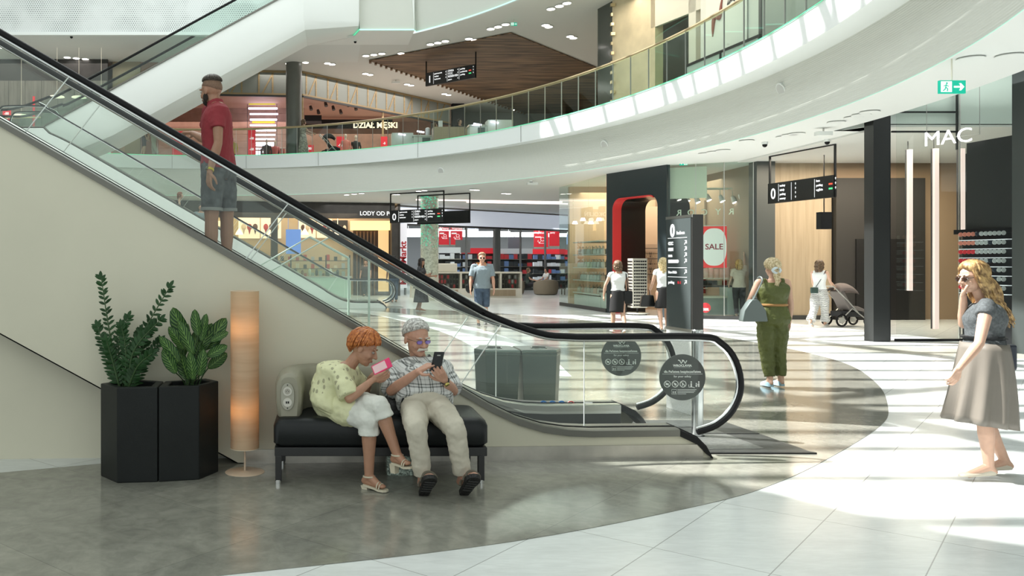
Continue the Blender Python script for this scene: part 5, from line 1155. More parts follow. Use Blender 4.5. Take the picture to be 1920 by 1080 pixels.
# upper kiosks
def kiosk(px0, px1, Y, label, glassy=True, wood=False):
    a = (px0-610)*Y/1600; b_ = (px1-610)*Y/1600; t = thing('kiosk', label, 'kiosk', ((a+b_)/2, Y, Z1F))
    MB().box((a, Y, Z1F), (b_, Y+.6, Z1F+.8 if glassy else Z1F+1.0)).build('body', m_oak if wood else mat('kiosk_pale', (.62, .66, .60), .5), t)
    if glassy:
        MB().box((a-.04, Y-.03, Z1F+.8), (b_+.04, Y+.63, Z1F+.86)).build('top', 'steel', t)
        MB().box((a+.45*(b_-a), Y-.02, Z1F+.15), (b_-.1, Y, Z1F+.75)).build('display_window', mat('display_window', (.12, .15, .14), .15), t)
        for k in range(4): MB().box((a+.5*(b_-a)+k*.2*(b_-a)*.55, Y-.05, Z1F+.2), (a+.5*(b_-a)+.12+k*.2*(b_-a)*.55, Y-.02, Z1F+.42)).build('product', 'cream' if k % 2 else 'gold', t)
    return t
kiosk(735, 775, 36.2, 'pale upper floor kiosk nearest the shop corner with small round emblem', False); kiosk(776, 811, 35.9, 'pale upper floor display kiosk with glass window'); kiosk(813, 878, 34.6, 'wood-coloured upper floor counter with two attendants', False, True); kiosk(881, 914, 33.2, 'pale upper floor kiosk right of the attendants'); kiosk(915, 962, 32.9, 'long pale upper floor kiosk with white tube lamps', False)
for i, (px, py, Y) in enumerate(((747, 251, 36), (782, 246, 35.8), (888, 232, 33), (920, 228, 32.8))):
    a = W(px, py, Y); t = thing('desk_lamp', 'lilac tube lamp on an upper floor kiosk, %s of four' % ['first from left', 'second from left', 'third from left', 'rightmost'][i], 'lamp', a); MB().cyl(a, a + Vector((.3, 0, -.05)), .035, n=8).build('tube', 'lilac', t); MB().cyl((a.x+.15, a.y, a.z), (a.x+.15, a.y, Z1F+.85), .012, n=5).build('stem', 'steel', t)
o = MB().box((W(822, 243, 34.8).x, 34.8, Z1F+1.02), (W(830, 243, 34.8).x, 34.85, Z1F+1.28)).build('tablet', mat('tablet_white', (.7, .7, .7), .4)); tag(o, 'white tablet standing on the wood-coloured upper counter', 'tablet')
o = MB().lathe((W(803, 243, 35.9).x, 36.1, Z1F+.86), [(.06, 0), (.1, .06), (.1, .3), (.04, .34)], 14).build('fan', mat('fan_white', (.7, .7, .7), .4), smooth=True); tag(o, 'small round white fan on the display kiosk upstairs', 'fan')
# grey shop with white arches behind the kiosks
struct(MB().box((7.0, 49.5, Z1F), (19, 49.7, Z1C)).build('wall_upper_back', mat('grey_green_wall', (.32, .35, .33), .6)))
struct(MB().box((6.95, 46.7, Z1F), (7.6, 47.2, Z1C)).build('wall_upper_back', 'black'))
t = thing('arch_panels', 'row of pale pointed arch panels behind the upper floor kiosks', 'panel', (8, 46.5, Z1F))
for k in range(5):
    x0 = 7.7 + k*1.05; P_ = [(x0, Z1F), (x0+1.0, Z1F), (x0+1.0, 8.2-k*.05), (x0+.75, 8.7-k*.05), (x0+.5, 9.0-k*.05), (x0+.25, 8.7-k*.05), (x0, 8.2-k*.05)]
    MB().prism([Vector((x, 46.5, z)) for x, z in P_], (0, .1, 0)).build('arch', mat('arch_pale', (.45, .5, .46), .5), t)

# upper right shops
t = thing('storefront', 'tall glass and cream shop front at the upper right above the balcony', 'shop front', (10, 27, Z1F))
pts = [Vector((9.35, 29.3, 0)), Vector((9.55, 28.4, 0)), Vector((10.3, 27.0, 0)), Vector((10.95, 24.9, 0)), Vector((11.3, 22.2, 0)), Vector((11.3, 19.0, 0))]
m_cream = mat('cream_gold_wall', (.66, .56, .38), .55, noise=(2, .12)); m_creamw = mat('cream_wall', (.64, .63, .54), .6)
MB().slab(pts[0], pts[1], .05, Z1F, 12.2).build('dark_glass', mat('dark_glass_wall', (.07, .08, .07), .12), t)
MB().slab(pts[1], pts[2], .3, Z1F, 12.2).build('gold_wall', m_cream, t)
a, b_ = pts[2], pts[3]; d = (b_-a).normalized()
MB().slab(a + d*0, b_, .1, 9.0, 12.2).build('arched_header', m_creamw, t)
MB().slab(a, a + d*.2, .3, Z1F, 12.2).build('pillar', m_cream, t); MB().slab(a + d*1.7, a + d*2.0, .3, Z1F, 12.2).build('pillar', m_creamw, t)
MB().slab(a + d*.2, a + d*1.7, .01, Z1F, 9.0).build('glass_pane', 'glass_g', t)
MB().slab(pts[3], pts[4], .2, Z1F, 12.2).build('poster_wall', mat('pale_poster_wall', (.68, .70, .64), .5), t)
MB().slab(pts[4], pts[5], .2, Z1F, 12.2).build('grey_wall', mat('grey_green_shop', (.33, .36, .32), .4), t)
MB().slab(pts[4] - Vector((.03, 0, 0)), pts[4] - Vector((.03, .12, 0)), .05, Z1F, 12.2).build('dark_mullion', 'dark', t)
struct(MB().slab((11.6, 30.5), (14.6, 25), .2, Z1F, Z1C).build('wall_upper_right', mat('shop_grey_in', (.22, .2, .17), .6)))
for k in range(26):
    f = (k+.5)/26; p = pts[1].lerp(pts[2], .04); 
    z = Z1F + .3 + k*.16; o = MB().obox(p + Z_*z - Vector((.12, .1, 0)), Vector((.05+.04*(k % 3), -.02, 0)), (0, .1, 0), (0, 0, .1)).build('stone_chip', 'gold', t) if k % 2 else None
d = (pts[4]-pts[3]).normalized(); n_ = Vector((d.y, -d.x, 0))
t = thing('art_poster', 'large pale abstract line drawing poster in the upper right shop window', 'poster', pts[3] + Z_*8)
MB().obox(pts[3] + n_*.03 + d*.35 + Z_*7.3, d*1.9, n_*.02, Z_*3.4).build('sheet', mat('poster_paper', (.74, .76, .70), .6), t)
rg = random.Random(9)
for (u0, v0, r_) in ((1.4, 2.6, .25), (1.8, 2.2, .22), (1.35, 1.7, .25)):
    o_p = pts[3] + n_*.055 + d*(.35+u0*.95) + Z_*(7.3+v0); MB().tube([o_p + d*(r_*rg.uniform(-1, 1)) + Z_*(r_*rg.uniform(-1.4, 1.4)) for _ in range(26)], .008, 4).build('scribble', 'rubber', t)
o_p = pts[3] + n_*.056 + d*.7 + Z_*8.2
MB().tube(smooth_poly([o_p + d*x + Z_*z for x, z in ((0, -.2), (.1, .3), (.35, .25), (.45, .7), (.7, 1.1))], 5), [.02, .03, .05, .06, .07, .07, .06, .05, .05, .06, .08, .08, .06, .05, .04, .03, .02, .02, .02, .02, .01][:21], 6).build('brush_stroke', mat('brick_red_paint', (.30, .10, .07), .6), t)
t = thing('glass_board', 'low dark-framed frosted glass board behind the upper railing', 'barrier', pts[3] + Z_*Z1F)
MB().obox(pts[3] + n_*.5 + d*.1 + Z_*Z1F, d*3.4, n_*.02, Z_*1.15).build('glass', mat('frosted_mint', (.42, .50, .45), .25), t)
MB().obox(pts[3] + n_*.5 + d*.1 + Z_*(Z1F+1.15), d*3.4, n_*.04, Z_*.07).build('top_frame', 'black', t)
for x in (.1, 1.8, 3.45): MB().obox(pts[3] + n_*.5 + d*x + Z_*Z1F, d*.06, n_*.05, Z_*1.2).build('post', 'black', t)
hb = MB().ell((0, 0, .09), (.12, .1, .09), n=10).build('cushion', mat('cream_soft', (.66, .56, .46), .8), smooth=True); fst = set()
for k in range(14):
    p = pts[2].lerp(pts[3], k/14) + Vector((-1.0, -.5, 0)); scatter(hb, p + Z_*(Z1F+.01 + .08*(k % 2)), 'small cream cushion on the ledge behind the upper right railing', 'cushion', 'cream cushions behind the upper railing')

# ------------------------------------------------------------------ downlights, cameras, speakers
dl = thing('downlight', 'x', 'downlight', (0, 0, 0), None)
MB().cyl((0, 0, -.012), (0, 0, .005), .13, n=20).build('rim', 'white', dl); MB().cyl((0, 0, -.018), (0, 0, -.01), .105, n=20).build('lens', 'led', dl)
first_dl = [True]
def downlight(px, py, z, lab, group, sc=1):
    Y = F*(z-CH)/(HY-py); X = (px-CX)*Y/F
    r = dl if first_dl[0] else copy_thing(dl); first_dl[0] = False
    r.location = (X, Y, z-.02); r.scale = (sc,)*3; r['label'] = lab; r['group'] = group
for px, py in ((126, 106.5), (143, 108), (160, 109.5), (5, 88), (270, 119), (285, 120), (541, 118), (557, 117), (573, 116), (614, 117.5), (623, 119.5), (686, 103.5), (701, 101.5), (716, 99.5), (752, 99), (762.5, 101), (685, 137), (694, 139), (763, 157), (771, 159), (833, 175), (841, 177), (807, 82), (821, 79), (835, 76), (879, 71.5), (890, 74), (920, 53), (934, 49), (948, 44.5), (1033, 15.5), (1049, 10), (1063, 4.5), (1023, 46), (1029, 49), (1069, 67), (1075, 70), (963, 205), (1016, 218)):
    downlight(px, py, Z1C-.0, 'glowing round downlight in the white upper gallery ceiling', 'downlights in the upper gallery ceiling', 1.25)
for px, py in ((650, 364), (664, 362.6), (678, 361.4), (736, 363), (745, 363.5), (785, 357), (796, 356), (886, 354.5), (894, 355), (945, 361.5), (953, 362), (1100, 363), (1108, 364), (1448, 293), (1460, 292), (1476, 294.5), (1490, 296)):
    downlight(px, py, Z0C-.0, 'glowing round downlight in the ground floor ceiling', 'downlights in the ground floor ceiling')
sp_ = thing('ceiling_speaker', 'x', 'speaker', (0, 0, 0)); MB().cyl((0, 0, -.01), (0, 0, .005), .16, n=24).build('grille', mat('unlit_grey', (.45, .46, .44), .6), sp_); MB().cyl((0, 0, -.015), (0, 0, -.008), .17, n=24).build('ring', 'ceil', sp_)
fs = True
for px, py, z in ((1208, 262+2, 0), (1180, 286, 0), (1130, 272, 0)): pass
for px, py in ((1600, 219), (1615, 214), (1631, 208.5), (1568, 228), (1470, 255.5), (1481, 252), (1494, 249.5), (1893, 103), (1820, 108), (1400, 263), (1356, 281), (1338, 284), (1322, 287)):
    r = sp_ if fs else copy_thing(sp_); fs = False; Y = F*(Z0C-CH)/(HY-py); r.location = ((px-CX)*Y/F, Y, Z0C-.01); r['label'] = 'unlit round fitting in the bright white ceiling at right'; r['group'] = 'unlit ceiling fittings at right'
# round speakers on the bulkhead
for i, dg in enumerate((12.5, 31, 53)):
    c = ellp(13.88, 18.02, dg, 5.0)
    c = [W(1465, 168, 0), 0, 0] and c
    a_ = R(dg); nv = Vector((-math.cos(a_)*1.1, -math.sin(a_)*.9, -.15)).normalized()
    k = [W(1465, 168, 1), W(1134, 272, 1), W(827, 321, 1)][i]; tt = .5
    # intersect the viewing ray with the slanted bulkhead numerically
    dirv = Vector((k.x, 1, k.z-CH)); Yq = 10
    while Yq < 45:
        z = CH + dirv.z*Yq; f = (5.55-z)/(5.55-Z0C); x = dirv.x*Yq
        if 0 <= f <= 1:
            aa = 14.40 + .1*f
            if ((x+5)/aa)**2 + ((Yq-18)/18.03)**2 >= 1: break
        Yq += .01
    c = Vector((dirv.x*Yq, Yq, CH+dirv.z*Yq)); nv = Vector((-(c.x+5)/13.9**2, -(c.y-18)/18**2, 0)).normalized() + Vector((0, 0, -.45)); nv.normalize()
    t = thing('wall_speaker', ['large round white loudspeaker on the bulkhead, brightest one at right', 'round loudspeaker on the bulkhead in the middle', 'round loudspeaker on the bulkhead farthest left'][i], 'speaker', c)
    MB().cyl(c, c + nv*.02, .15, n=28).build('ring', 'white', t, smooth=True); MB().cyl(c + nv*.02, c + nv*.026, .12, n=28).build('grille', mat('speaker_grille', (.55, .56, .54), .6), t)
def dome(px, py, z, lab):
    Y = F*(z-CH)/(HY-py); c = Vector(((px-CX)*Y/F, Y, z)); t = thing('security_camera', lab, 'security camera', c)
    MB().cyl(c, c - Z_*.06, .07, n=16).build('mount', 'white', t); MB().ell(c - Z_*.07, (.055, .055, .06), n=14).build('dome', 'rubber', t, smooth=True)
dome(1434, 266, Z0C, 'dome security camera under the white ceiling left of the oak wall'); dome(1551, 261, Z0C, 'dome security camera above the right hanging sign'); dome(996, 338, Z0C, 'dome security camera above the electronics shop'); dome(546, 121, Z1C, 'dome security camera on the upper ceiling beside the grey column'); dome(666, 75, Z1C, 'small security camera at the landing corner upstairs'); dome(134, 66, Z1C, 'security camera near the perforated panels')
def floodbox(px, py, z, w_, lab):
    Y = F*(z-CH)/(HY-py); c = Vector(((px-CX)*Y/F, Y, z)); t = thing('floodlight', lab, 'light', c); MB().box(c + Vector((-w_/2, -.08, -.16)), c + Vector((w_/2, .08, -.08))).build('head', 'white', t); MB().cyl(c - Z_*.09, c, .02, n=6).build('bracket', 'steel', t)
floodbox(1544, 240, Z0C, .3, 'white box light fitting under the ceiling right of the oak wall'); floodbox(998, 338, Z0C, .35, 'small white spotlight box above the electronics shop'); floodbox(742, 150, Z1C, .4, 'small white box sign on the upper gallery ceiling')
# LED lines in the taupe ceiling over the electronics shop
for a, b_, lab in (((780, 375), (1054, 363), 'upper'), ((875, 388), (1114, 398), 'lower')):
    Y0 = 38 if lab == 'upper' else 39.5; p = W(a[0], a[1], Y0); q = W(b_[0], b_[1], Y0+1.5); p.z = q.z = Z0C-.03; tag(MB().cyl(p, q, .03, n=6).build('led_strip', emis('warm_led', (1, .8, .75), 1.4)), f'pale pink light line in the ceiling before the electronics shop, {lab} one', 'light strip')
# ------------------------------------------------------------------ people
def skin_mat(name, col): 
    return mat(name, col, .5, noise=(25, .05), sss=.08)
SK_A = skin_mat('skin_tanned', (.42, .225, .145)); SK_B = skin_mat('skin_fair', (.58, .36, .26)); SK_C = skin_mat('skin_rosy', (.52, .285, .20)); SK_D = skin_mat('skin_brown', (.36, .19, .12))
def unit(v): v = Vector(v); return v.normalized()
def rv(i, a, b): return a + (b-a)*((math.sin(i*12.9898)*43758.5453) % 1)

class Fig: pass
def joints_standing(pos, head, H, fem=True, stride=.0, arms=None, lean=0, turn=0, tilt=0, wide=1.0, hnod=0):
    J = Fig(); a = R(head); f = Vector((math.cos(a), math.sin(a), 0)); r = Vector((f.y, -f.x, 0)); u = Vector((0, 0, 1)); p = Vector(pos); J.H = H; J.k = H/1.72; J.fem = fem; J.wide = wide
    J.f = f; J.r = r
    hw = .052*H; sw = (.098 if fem else .112)*H*(.5+.5*wide)
    J.pel = p + u*(.535*H - abs(stride)*.03*H); J.hip = {1: J.pel + r*hw - u*.015*H, -1: J.pel - r*hw - u*.015*H}
    J.neck = J.pel + (u*math.cos(R(lean)) + f*math.sin(R(lean)))*(.30*H)
    J.sh = {s: J.neck + r*(s*sw) - u*.018*H for s in (1, -1)}
    ta = a + R(turn); hf = Vector((math.cos(ta), math.sin(ta), -math.tan(R(hnod)))).normalized(); J.hf = hf; J.hu = (u - hf*u.dot(hf)).normalized()
    J.head = J.neck + u*.093*H + f*.012*H + f*math.sin(R(lean))*.03
    J.kn = {}; J.an = {}; J.toe = {}
    for s in (1, -1):
        sg = stride*s; th = R(26*sg); kb = R(8 + (34*abs(stride) if sg < 0 else 4))
        d1 = f*math.sin(th) - u*math.cos(th); J.kn[s] = J.hip[s] + d1*.255*H
        th2 = th - kb; d2 = f*math.sin(th2) - u*math.cos(th2); J.an[s] = J.kn[s] + d2*.235*H
        if sg < 0 and abs(stride) > .3: J.an[s].z = max(J.an[s].z, p.z + .11*H*.75); J.toe[s] = J.an[s] + f*.11*H*.7 - u*(J.an[s].z - p.z - .02)
        else: J.an[s].z = p.z + .05*H; J.toe[s] = J.an[s] + f*.105*H - u*.035*H
    J.el = {}; J.wr = {}; J.hd = {}; J.pn = {}
    arms = arms or ((8, 8, 15), (8, 8, 15))
    for s, (fw, ab, eb) in zip((1, -1), arms):
        d1 = (f*math.sin(R(fw)) + r*(s*math.sin(R(ab))) - u*math.cos(R(fw))).normalized(); J.el[s] = J.sh[s] + d1*.172*H
        b_ = R(fw+eb); d2 = (f*math.sin(b_) - u*math.cos(b_) + r*(s*.05)).normalized(); J.wr[s] = J.el[s] + d2*.148*H; J.hd[s] = d2; J.pn[s] = (-r*s)
    J.curl = {1: 22, -1: 22}
    return J
def torso_ring(J, t, sw, sd, n=22, off=(0, 0)):
    P_, N_ = J.pel, J.neck; up = (N_-P_); Ls = up.length; up = up.normalized()
    rh = (J.hip[1]-J.hip[-1]).normalized(); rs = (J.sh[1]-J.sh[-1]).normalized(); tt = min(1, max(0, t)); r = (rh*(1-tt) + rs*tt).normalized(); r = (r - up*r.dot(up)).normalized(); f = up.cross(r)
    c = P_ + up*(Ls*t) + f*off[0]
    bend = getattr(J, 'bend', 0); c += f*(-bend*math.sin(PI*tt))
    return [c + r*(sw*math.copysign(abs(math.cos(q))**.85, math.cos(q))) + f*(sd*math.copysign(abs(math.sin(q))**.9, math.sin(q))) for q in [2*PI*i/n for i in range(n)]]
def torso_profile(J):
    k = J.k*1.0; w = J.wide; b_ = getattr(J, 'belly', 0)
    if J.fem: P_ = [(-.22, .10, .08), (-.12, .158, .112), (0, .172, .118), (.14, .158, .108), (.34, .128, .096), (.5, .135, .10), (.66, .152, .122), (.8, .165, .108), (.9, .165, .085), (.97, .10, .062), (1.03, .055, .054)]
    else: P_ = [(-.22, .10, .08), (-.12, .155, .112), (0, .165, .115), (.14, .16, .11), (.34, .152, .108), (.5, .165, .115), (.66, .182, .122), (.8, .20, .112), (.9, .195, .09), (.97, .115, .066), (1.03, .062, .06)]
    return [(t, a*k*(w if t < .85 else (w+1)/2), (d + b_*math.exp(-((t-.3)/.25)**2))*k*(w if t < .85 else 1), b_*math.exp(-((t-.3)/.25)**2)*.8) for t, a, d in P_]
def hand(mb, w, d, pn, side, curl, k, thumb_out=1.0, curls=None):
    d = unit(d); pn = unit(Vector(pn) - d*Vector(pn).dot(d)); ax = d.cross(pn)*side   # ax towards the thumb
    L_ = [.072, .082, .077, .060]
    for i in range(4):
        o = (.031 - .0205*i)*k; b_ = w + d*(.088 - .004*abs(i-1.2))*k + ax*o
        mb.cone(w + d*.012*k + ax*(o*.55), b_, .0165*k, .0115*k, 8)
        p = b_; c = (curls[i] if curls else curl*(1+.12*i)); ang = R(c*.6); dirn = (d*math.cos(ang) + pn*math.sin(ang)); pts = [p]
        sp = ax*((1.5-i)*.05)
        for seg, fr in ((0, .45), (1, .32), (2, .25)):
            p = p + (dirn + sp).normalized()*(L_[i]*fr*k); pts.append(p); ang += R(c*1.05); dirn = d*math.cos(ang) + pn*math.sin(ang)
        mb.chain(pts, [.0098*k, .0088*k, .0078*k, .0066*k], 8)
    b_ = w + d*.025*k + ax*.022*k; t1 = b_ + (d*.55 + ax*.75*thumb_out + pn*.35).normalized()*.04*k; t2 = t1 + (d*.8 + ax*.35*thumb_out + pn*.35).normalized()*.032*k; t3 = t2 + (d*.9 + ax*.05 + pn*.35).normalized()*.026*k
    mb.chain([b_, t1, t2, t3], [.016*k, .0125*k, .0105*k, .008*k], 8)
def head_geo(mb, c, f, u, k, face=True):
    r = f.cross(u).normalized(); A = [r, f, u]; Q = lambda x, y, z: c + r*(x*k) + f*(y*k) + u*(z*k)
    mb.ell(Q(0, -.012, .028), (.077*k, .094*k, .088*k), A, 20); mb.ell(Q(0, .02, -.022), (.064*k, .072*k, .082*k), A, 18)
    mb.ell(Q(0, .04, -.072), (.044*k, .046*k, .036*k), A, 14); mb.ell(Q(0, .062, -.088), (.023*k, .024*k, .02*k), A, 10)
    for s in (1, -1):
        mb.ell(Q(s*.077, -.01, -.008), (.010*k, .019*k, .031*k), A, 10)
        mb.ell(Q(s*.034, .058, -.028), (.026*k, .026*k, .028*k), A, 10); mb.ell(Q(s*.032, .078, .028), (.026*k, .014*k, .008*k), A, 10)
    if face:
        mb.cone(Q(0, .088, .012), Q(0, .108, -.022), .008*k, .0125*k, 10)
        for s in (1, -1): mb.ell(Q(s*.012, .098, -.026), (.009*k, .010*k, .008*k), A, 8)
        mb.ell(Q(0, .086, -.052), (.026*k, .012*k, .006*k), A, 10); mb.ell(Q(0, .084, -.061), (.022*k, .013*k, .007*k), A, 10)
def body(J, parent, skin, vox=.009, fingers=True, sm=4, bare_feet=False, face=True):
    k = J.k; mb = MB()
    mb.loft([torso_ring(J, t, a*.93, d*.93, off=(o, 0)) for t, a, d, o in torso_profile(J)])
    w = getattr(J, 'limb', 1.0); am = (1.0 if not J.fem else .93)*k*w
    for s in (1, -1):
        sh, el, wr = J.sh[s], J.el[s], J.wr[s]
        mb.chain([J.neck.lerp(sh, .55), sh, sh.lerp(el, .4), el, el.lerp(wr, .3), wr.lerp(el, .12), wr + J.hd[s]*.01], [.045*k, .052*am, .046*am, .036*am, .040*am, .027*am, .024*am], 12)
        if fingers: hand(mb, wr, J.hd[s], J.pn[s], -s if not hasattr(J, 'thumb') else J.thumb[s], J.curl[s], k*(1 if not J.fem else .92), curls=getattr(J, 'curls', {}).get(s))
        else: mb.chain([wr, wr + J.hd[s]*.09*k, wr + J.hd[s]*.16*k + J.pn[s]*.03*k], [.024*k, .03*k, .016*k], 8)
        hip, kn, an, toe = J.hip[s], J.kn[s], J.an[s], J.toe[s]
        mb.chain([hip, hip.lerp(kn, .35), kn.lerp(hip, .12), kn, kn.lerp(an, .3), kn.lerp(an, .62), an], [.088*k*w, .084*k*w, .060*k*w, .055*k*w, .056*k*w, .043*k*w, .034*k*w], 14)
        fd = (toe-an); heel = an - fd*Vector((1, 1, 0)).normalized().dot(Vector((0, 0, 1))); fdn = Vector((fd.x, fd.y, 0)).normalized() if Vector((fd.x, fd.y, 0)).length > .02 else fd.normalized()
        hl = an - fdn*.035*k - Vector((0, 0, .035*k)); mb.cone(an, hl, .034*k, .028*k, 10); mb.cone(an, toe - (toe-hl).normalized()*.03*k, .034*k, .026*k, 10); mb.cone(hl, toe - (toe-hl).normalized()*.03*k, .026*k, .024*k, 10); mb.ell(toe, (.03*k, .03*k, .016*k), n=10)
    mb.cone(J.neck - (J.neck-J.pel).normalized()*.03*k, J.head - J.hu*.05*k - J.hf*.015*k, .060*k*(1 if not J.fem else .86), .052*k*(1 if not J.fem else .86), 14)
    head_geo(mb, J.head, J.hf, J.hu, k*getattr(J, 'hs', 1.0), face)
    return mb.build('body', skin, parent, mods=[remesh(vox, sm)])
def eyes(J, parent, iris=(.05, .03, .02), brow=(.1, .06, .03), lips=(.35, .12, .10)):
    k = J.k*getattr(J, 'hs', 1.0); c, f, u = J.head, J.hf, J.hu; r = f.cross(u).normalized(); A = [r, f, u]; Q = lambda x, y, z: c + r*(x*k) + f*(y*k) + u*(z*k)
    for s in (1, -1):
        e = MB().ell(Q(s*.031, .0765, .004), (.0155*k, .011*k, .0095*k), A, 12).build('eye', mat('eye_white', (.34, .31, .28), .4), parent, smooth=True)
        MB().ell(Q(s*.031, .0835, .003), (.0065*k, .005*k, .0065*k), A, 8).build('iris', mat('iris_%d' % int(iris[0]*100), iris, .2), e)
        MB().tube([Q(s*.014, .0875, .026), Q(s*.032, .088, .032), Q(s*.052, .075, .026)], [.004*k, .0048*k, .002*k], 6).build('eyebrow', mat('brow_%d' % int(brow[0]*100), brow, .8), parent)
    MB().ell(Q(0, .0925, -.0545), (.024*k, .0075*k, .0035*k), A, 12).ell(Q(0, .0915, -.0605), (.020*k, .0075*k, .0042*k), A, 12).build('lips', mat('lips_%d' % int(lips[0]*100), lips, .5), parent, smooth=True)
def hair(J, parent, m, ends=(52, 88, 128), locks=150, rad=.011, fall=0, falldir=None, wave=.0, vol=1.04, part=0, name='hair', seed=1, shag=.02, fallfn=None):
    k = J.k*getattr(J, 'hs', 1.0); c, f, u = J.head, J.hf, J.hu; r = f.cross(u).normalized(); o = c + f*(-.012*k) + u*(.028*k); rg = random.Random(seed)
    def endang(a):   # azimuth 0 front .. 180 back
        a = abs(a); return ends[0] + (ends[1]-ends[0])*min(1, a/85)**1.6 if a < 85 else ends[1] + (ends[2]-ends[1])*min(1, (a-85)/70)
    def S(az, el, v=1.0): 
        return o + (f*(math.cos(R(az))*math.sin(R(el))*.094) + r*(math.sin(R(az))*math.sin(R(el))*.078) + u*(math.cos(R(el))*.090))*k*v
    mb = MB(); n = 28; rings = []
    for j in range(9):
        rings.append([S(360*i/n - 180, max(1, endang(360*i/n-180)*j/8.), vol) for i in range(n)])
    rings.append([S(360*i/n - 180, endang(360*i/n-180)+2, vol-.09) for i in range(n)])
    mb.loft(rings, cap=False)
    fd = Vector(falldir) if falldir else Vector((0, 0, -1))
    for q in range(locks):
        az = rg.uniform(-180, 180); e1 = endang(az)*rg.uniform(.93, 1.07); az0 = az + rg.uniform(-12, 12); pts = []; rr_ = []
        v = vol + rg.uniform(0, shag)
        for j in range(7):
            fr = j/6; el = -4 + (e1+4)*fr; pts.append(S(az0 + (az-az0)*fr, el, v + .012*math.sin(PI*fr)*rg.random())); rr_.append(rad*k*(.6+.5*math.sin(PI*min(1, fr*.9+.1))))
        if fall and (abs(az) > 55):
            ln = fall*rg.uniform(.8, 1.05)*(fallfn(az) if fallfn else 1); steps = 7; p = pts[-1]; ph = rg.uniform(0, 6.28)
            side = (r*math.sin(R(az)) + f*math.cos(R(az)))
            for j in range(1, steps+1):
                p = p + fd*(ln/steps) + side*(wave*.35*math.sin(ph + j*1.5)) + f*(-.0*k); pts.append(p.copy()); rr_.append(rad*k*(1.15 - .8*j/steps))
        else: rr_[-1] *= .35
        pts[0] = pts[0] + (r*rg.uniform(-.028, .028) + f*rg.uniform(-.03, .03))*k
        mb.tube(pts, rr_, 5)
    return mb.build(name, m, parent, smooth=True, angle=None)
def hair_mat(name, c1, c2, sc=45):
    m = mat(name, c1, .45); N, L, b = nodes_of(m); tc = N.new('ShaderNodeTexCoord'); n = N.new('ShaderNodeTexNoise'); n.inputs['Scale'].default_value = sc; n.inputs['Detail'].default_value = 5
    L.new(tc.outputs['Object'], n.inputs[0]); cr = N.new('ShaderNodeValToRGB'); cr.color_ramp.elements[0].position = .38; cr.color_ramp.elements[1].position = .62; cr.color_ramp.elements[0].color = (*c1, 1); cr.color_ramp.elements[1].color = (*c2, 1); L.new(n.outputs[0], cr.inputs[0]); L.new(cr.outputs[0], b.inputs['Base Color']); return m
def top(J, parent, m, t0=-.1, t1=.97, infl=1.1, sleeve=.5, name='shirt', vox=.01, loose=0.0, cuff=1.0, disp=.012, sl={}, sm=5, straps=False):
    k = J.k; mb = MB(); pr = torso_profile(J); rings = []
    ts = [t0] + [t0 + (t1-t0)*i/12 for i in range(1, 13)]
    for t in ts:
        for (ta, wa, da, oa), (tb, wb, db, ob) in zip(pr, pr[1:]):
            if ta <= t <= tb: g = (t-ta)/(tb-ta); w_ = wa+(wb-wa)*g; d_ = da+(db-da)*g; of = oa+(ob-oa)*g; break
        lo = loose*max(0, 1-t/.8); rings.append(torso_ring(J, t, w_*infl + .004 + lo, d_*infl + .006 + lo*.8, off=(of, 0)))
    mb.loft(rings)
    am = (1.0 if not J.fem else .93)*k*getattr(J, 'limb', 1.0)
    for s in (1, -1):
        q = sl.get(s, sleeve); sh, el, wr = J.sh[s], J.el[s], J.wr[s]
        if q <= 0:
            mb.ell(sh.lerp(J.neck, .35), (.055*k,)*3, n=12); continue
        P_ = [J.neck.lerp(sh, .5), sh]; r_ = [.056*k, .062*am*infl/1.1]
        if q <= 1: P_ += [sh.lerp(el, q*.5), sh.lerp(el, q)]; r_ += [.060*am*cuff, .060*am*cuff]
        else: P_ += [sh.lerp(el, .5), el, el.lerp(wr, q-1)]; r_ += [.056*am*cuff, .052*am*cuff, .042*am*cuff]
        for i in range(len(P_)-1):
            if i: mb.ell(P_[i], r_[i], n=12)
            mb.cyl(P_[i], P_[i+1], r_[i], r_[i+1], 14)
    mods = [remesh(vox, sm)]
    if disp: mods.append(displace(disp, .07))
    return mb.build(name, m, parent, mods=mods)
def legs(J, parent, m, to=1.85, name='trousers', vox=.01, loose=1.0, hemr=None, top_t=.14, disp=.012, sm=5, infl=1.07):
    k = J.k; mb = MB(); pr = [q for q in torso_profile(J) if q[0] <= top_t+.001]
    mb.loft([torso_ring(J, t, a*infl, d*infl, off=(o, 0)) for t, a, d, o in pr]); w = getattr(J, 'limb', 1.0)
    for s in (1, -1):
        hip, kn, an = J.hip[s], J.kn[s], J.an[s]
        P_ = [hip, hip.lerp(kn, .4)]; r_ = [.098*k*w, .093*k*w*loose]
        if to <= 1: P_ += [hip.lerp(kn, to)]; r_ += [(hemr or .080)*k*w*loose]
        else: P_ += [kn, kn.lerp(an, (to-1)*.5), kn.lerp(an, to-1)]; r_ += [.070*k*w*loose, .066*k*w*loose, (hemr or .056)*k*w*loose]
        for i in range(len(P_)-1):
            mb.ell(P_[i], r_[i], n=14); mb.cyl(P_[i], P_[i+1], r_[i], r_[i+1], 16)
    mods = [remesh(vox, sm)]
    if disp: mods.append(displace(disp, .06))
    return mb.build(name, m, parent, mods=mods)
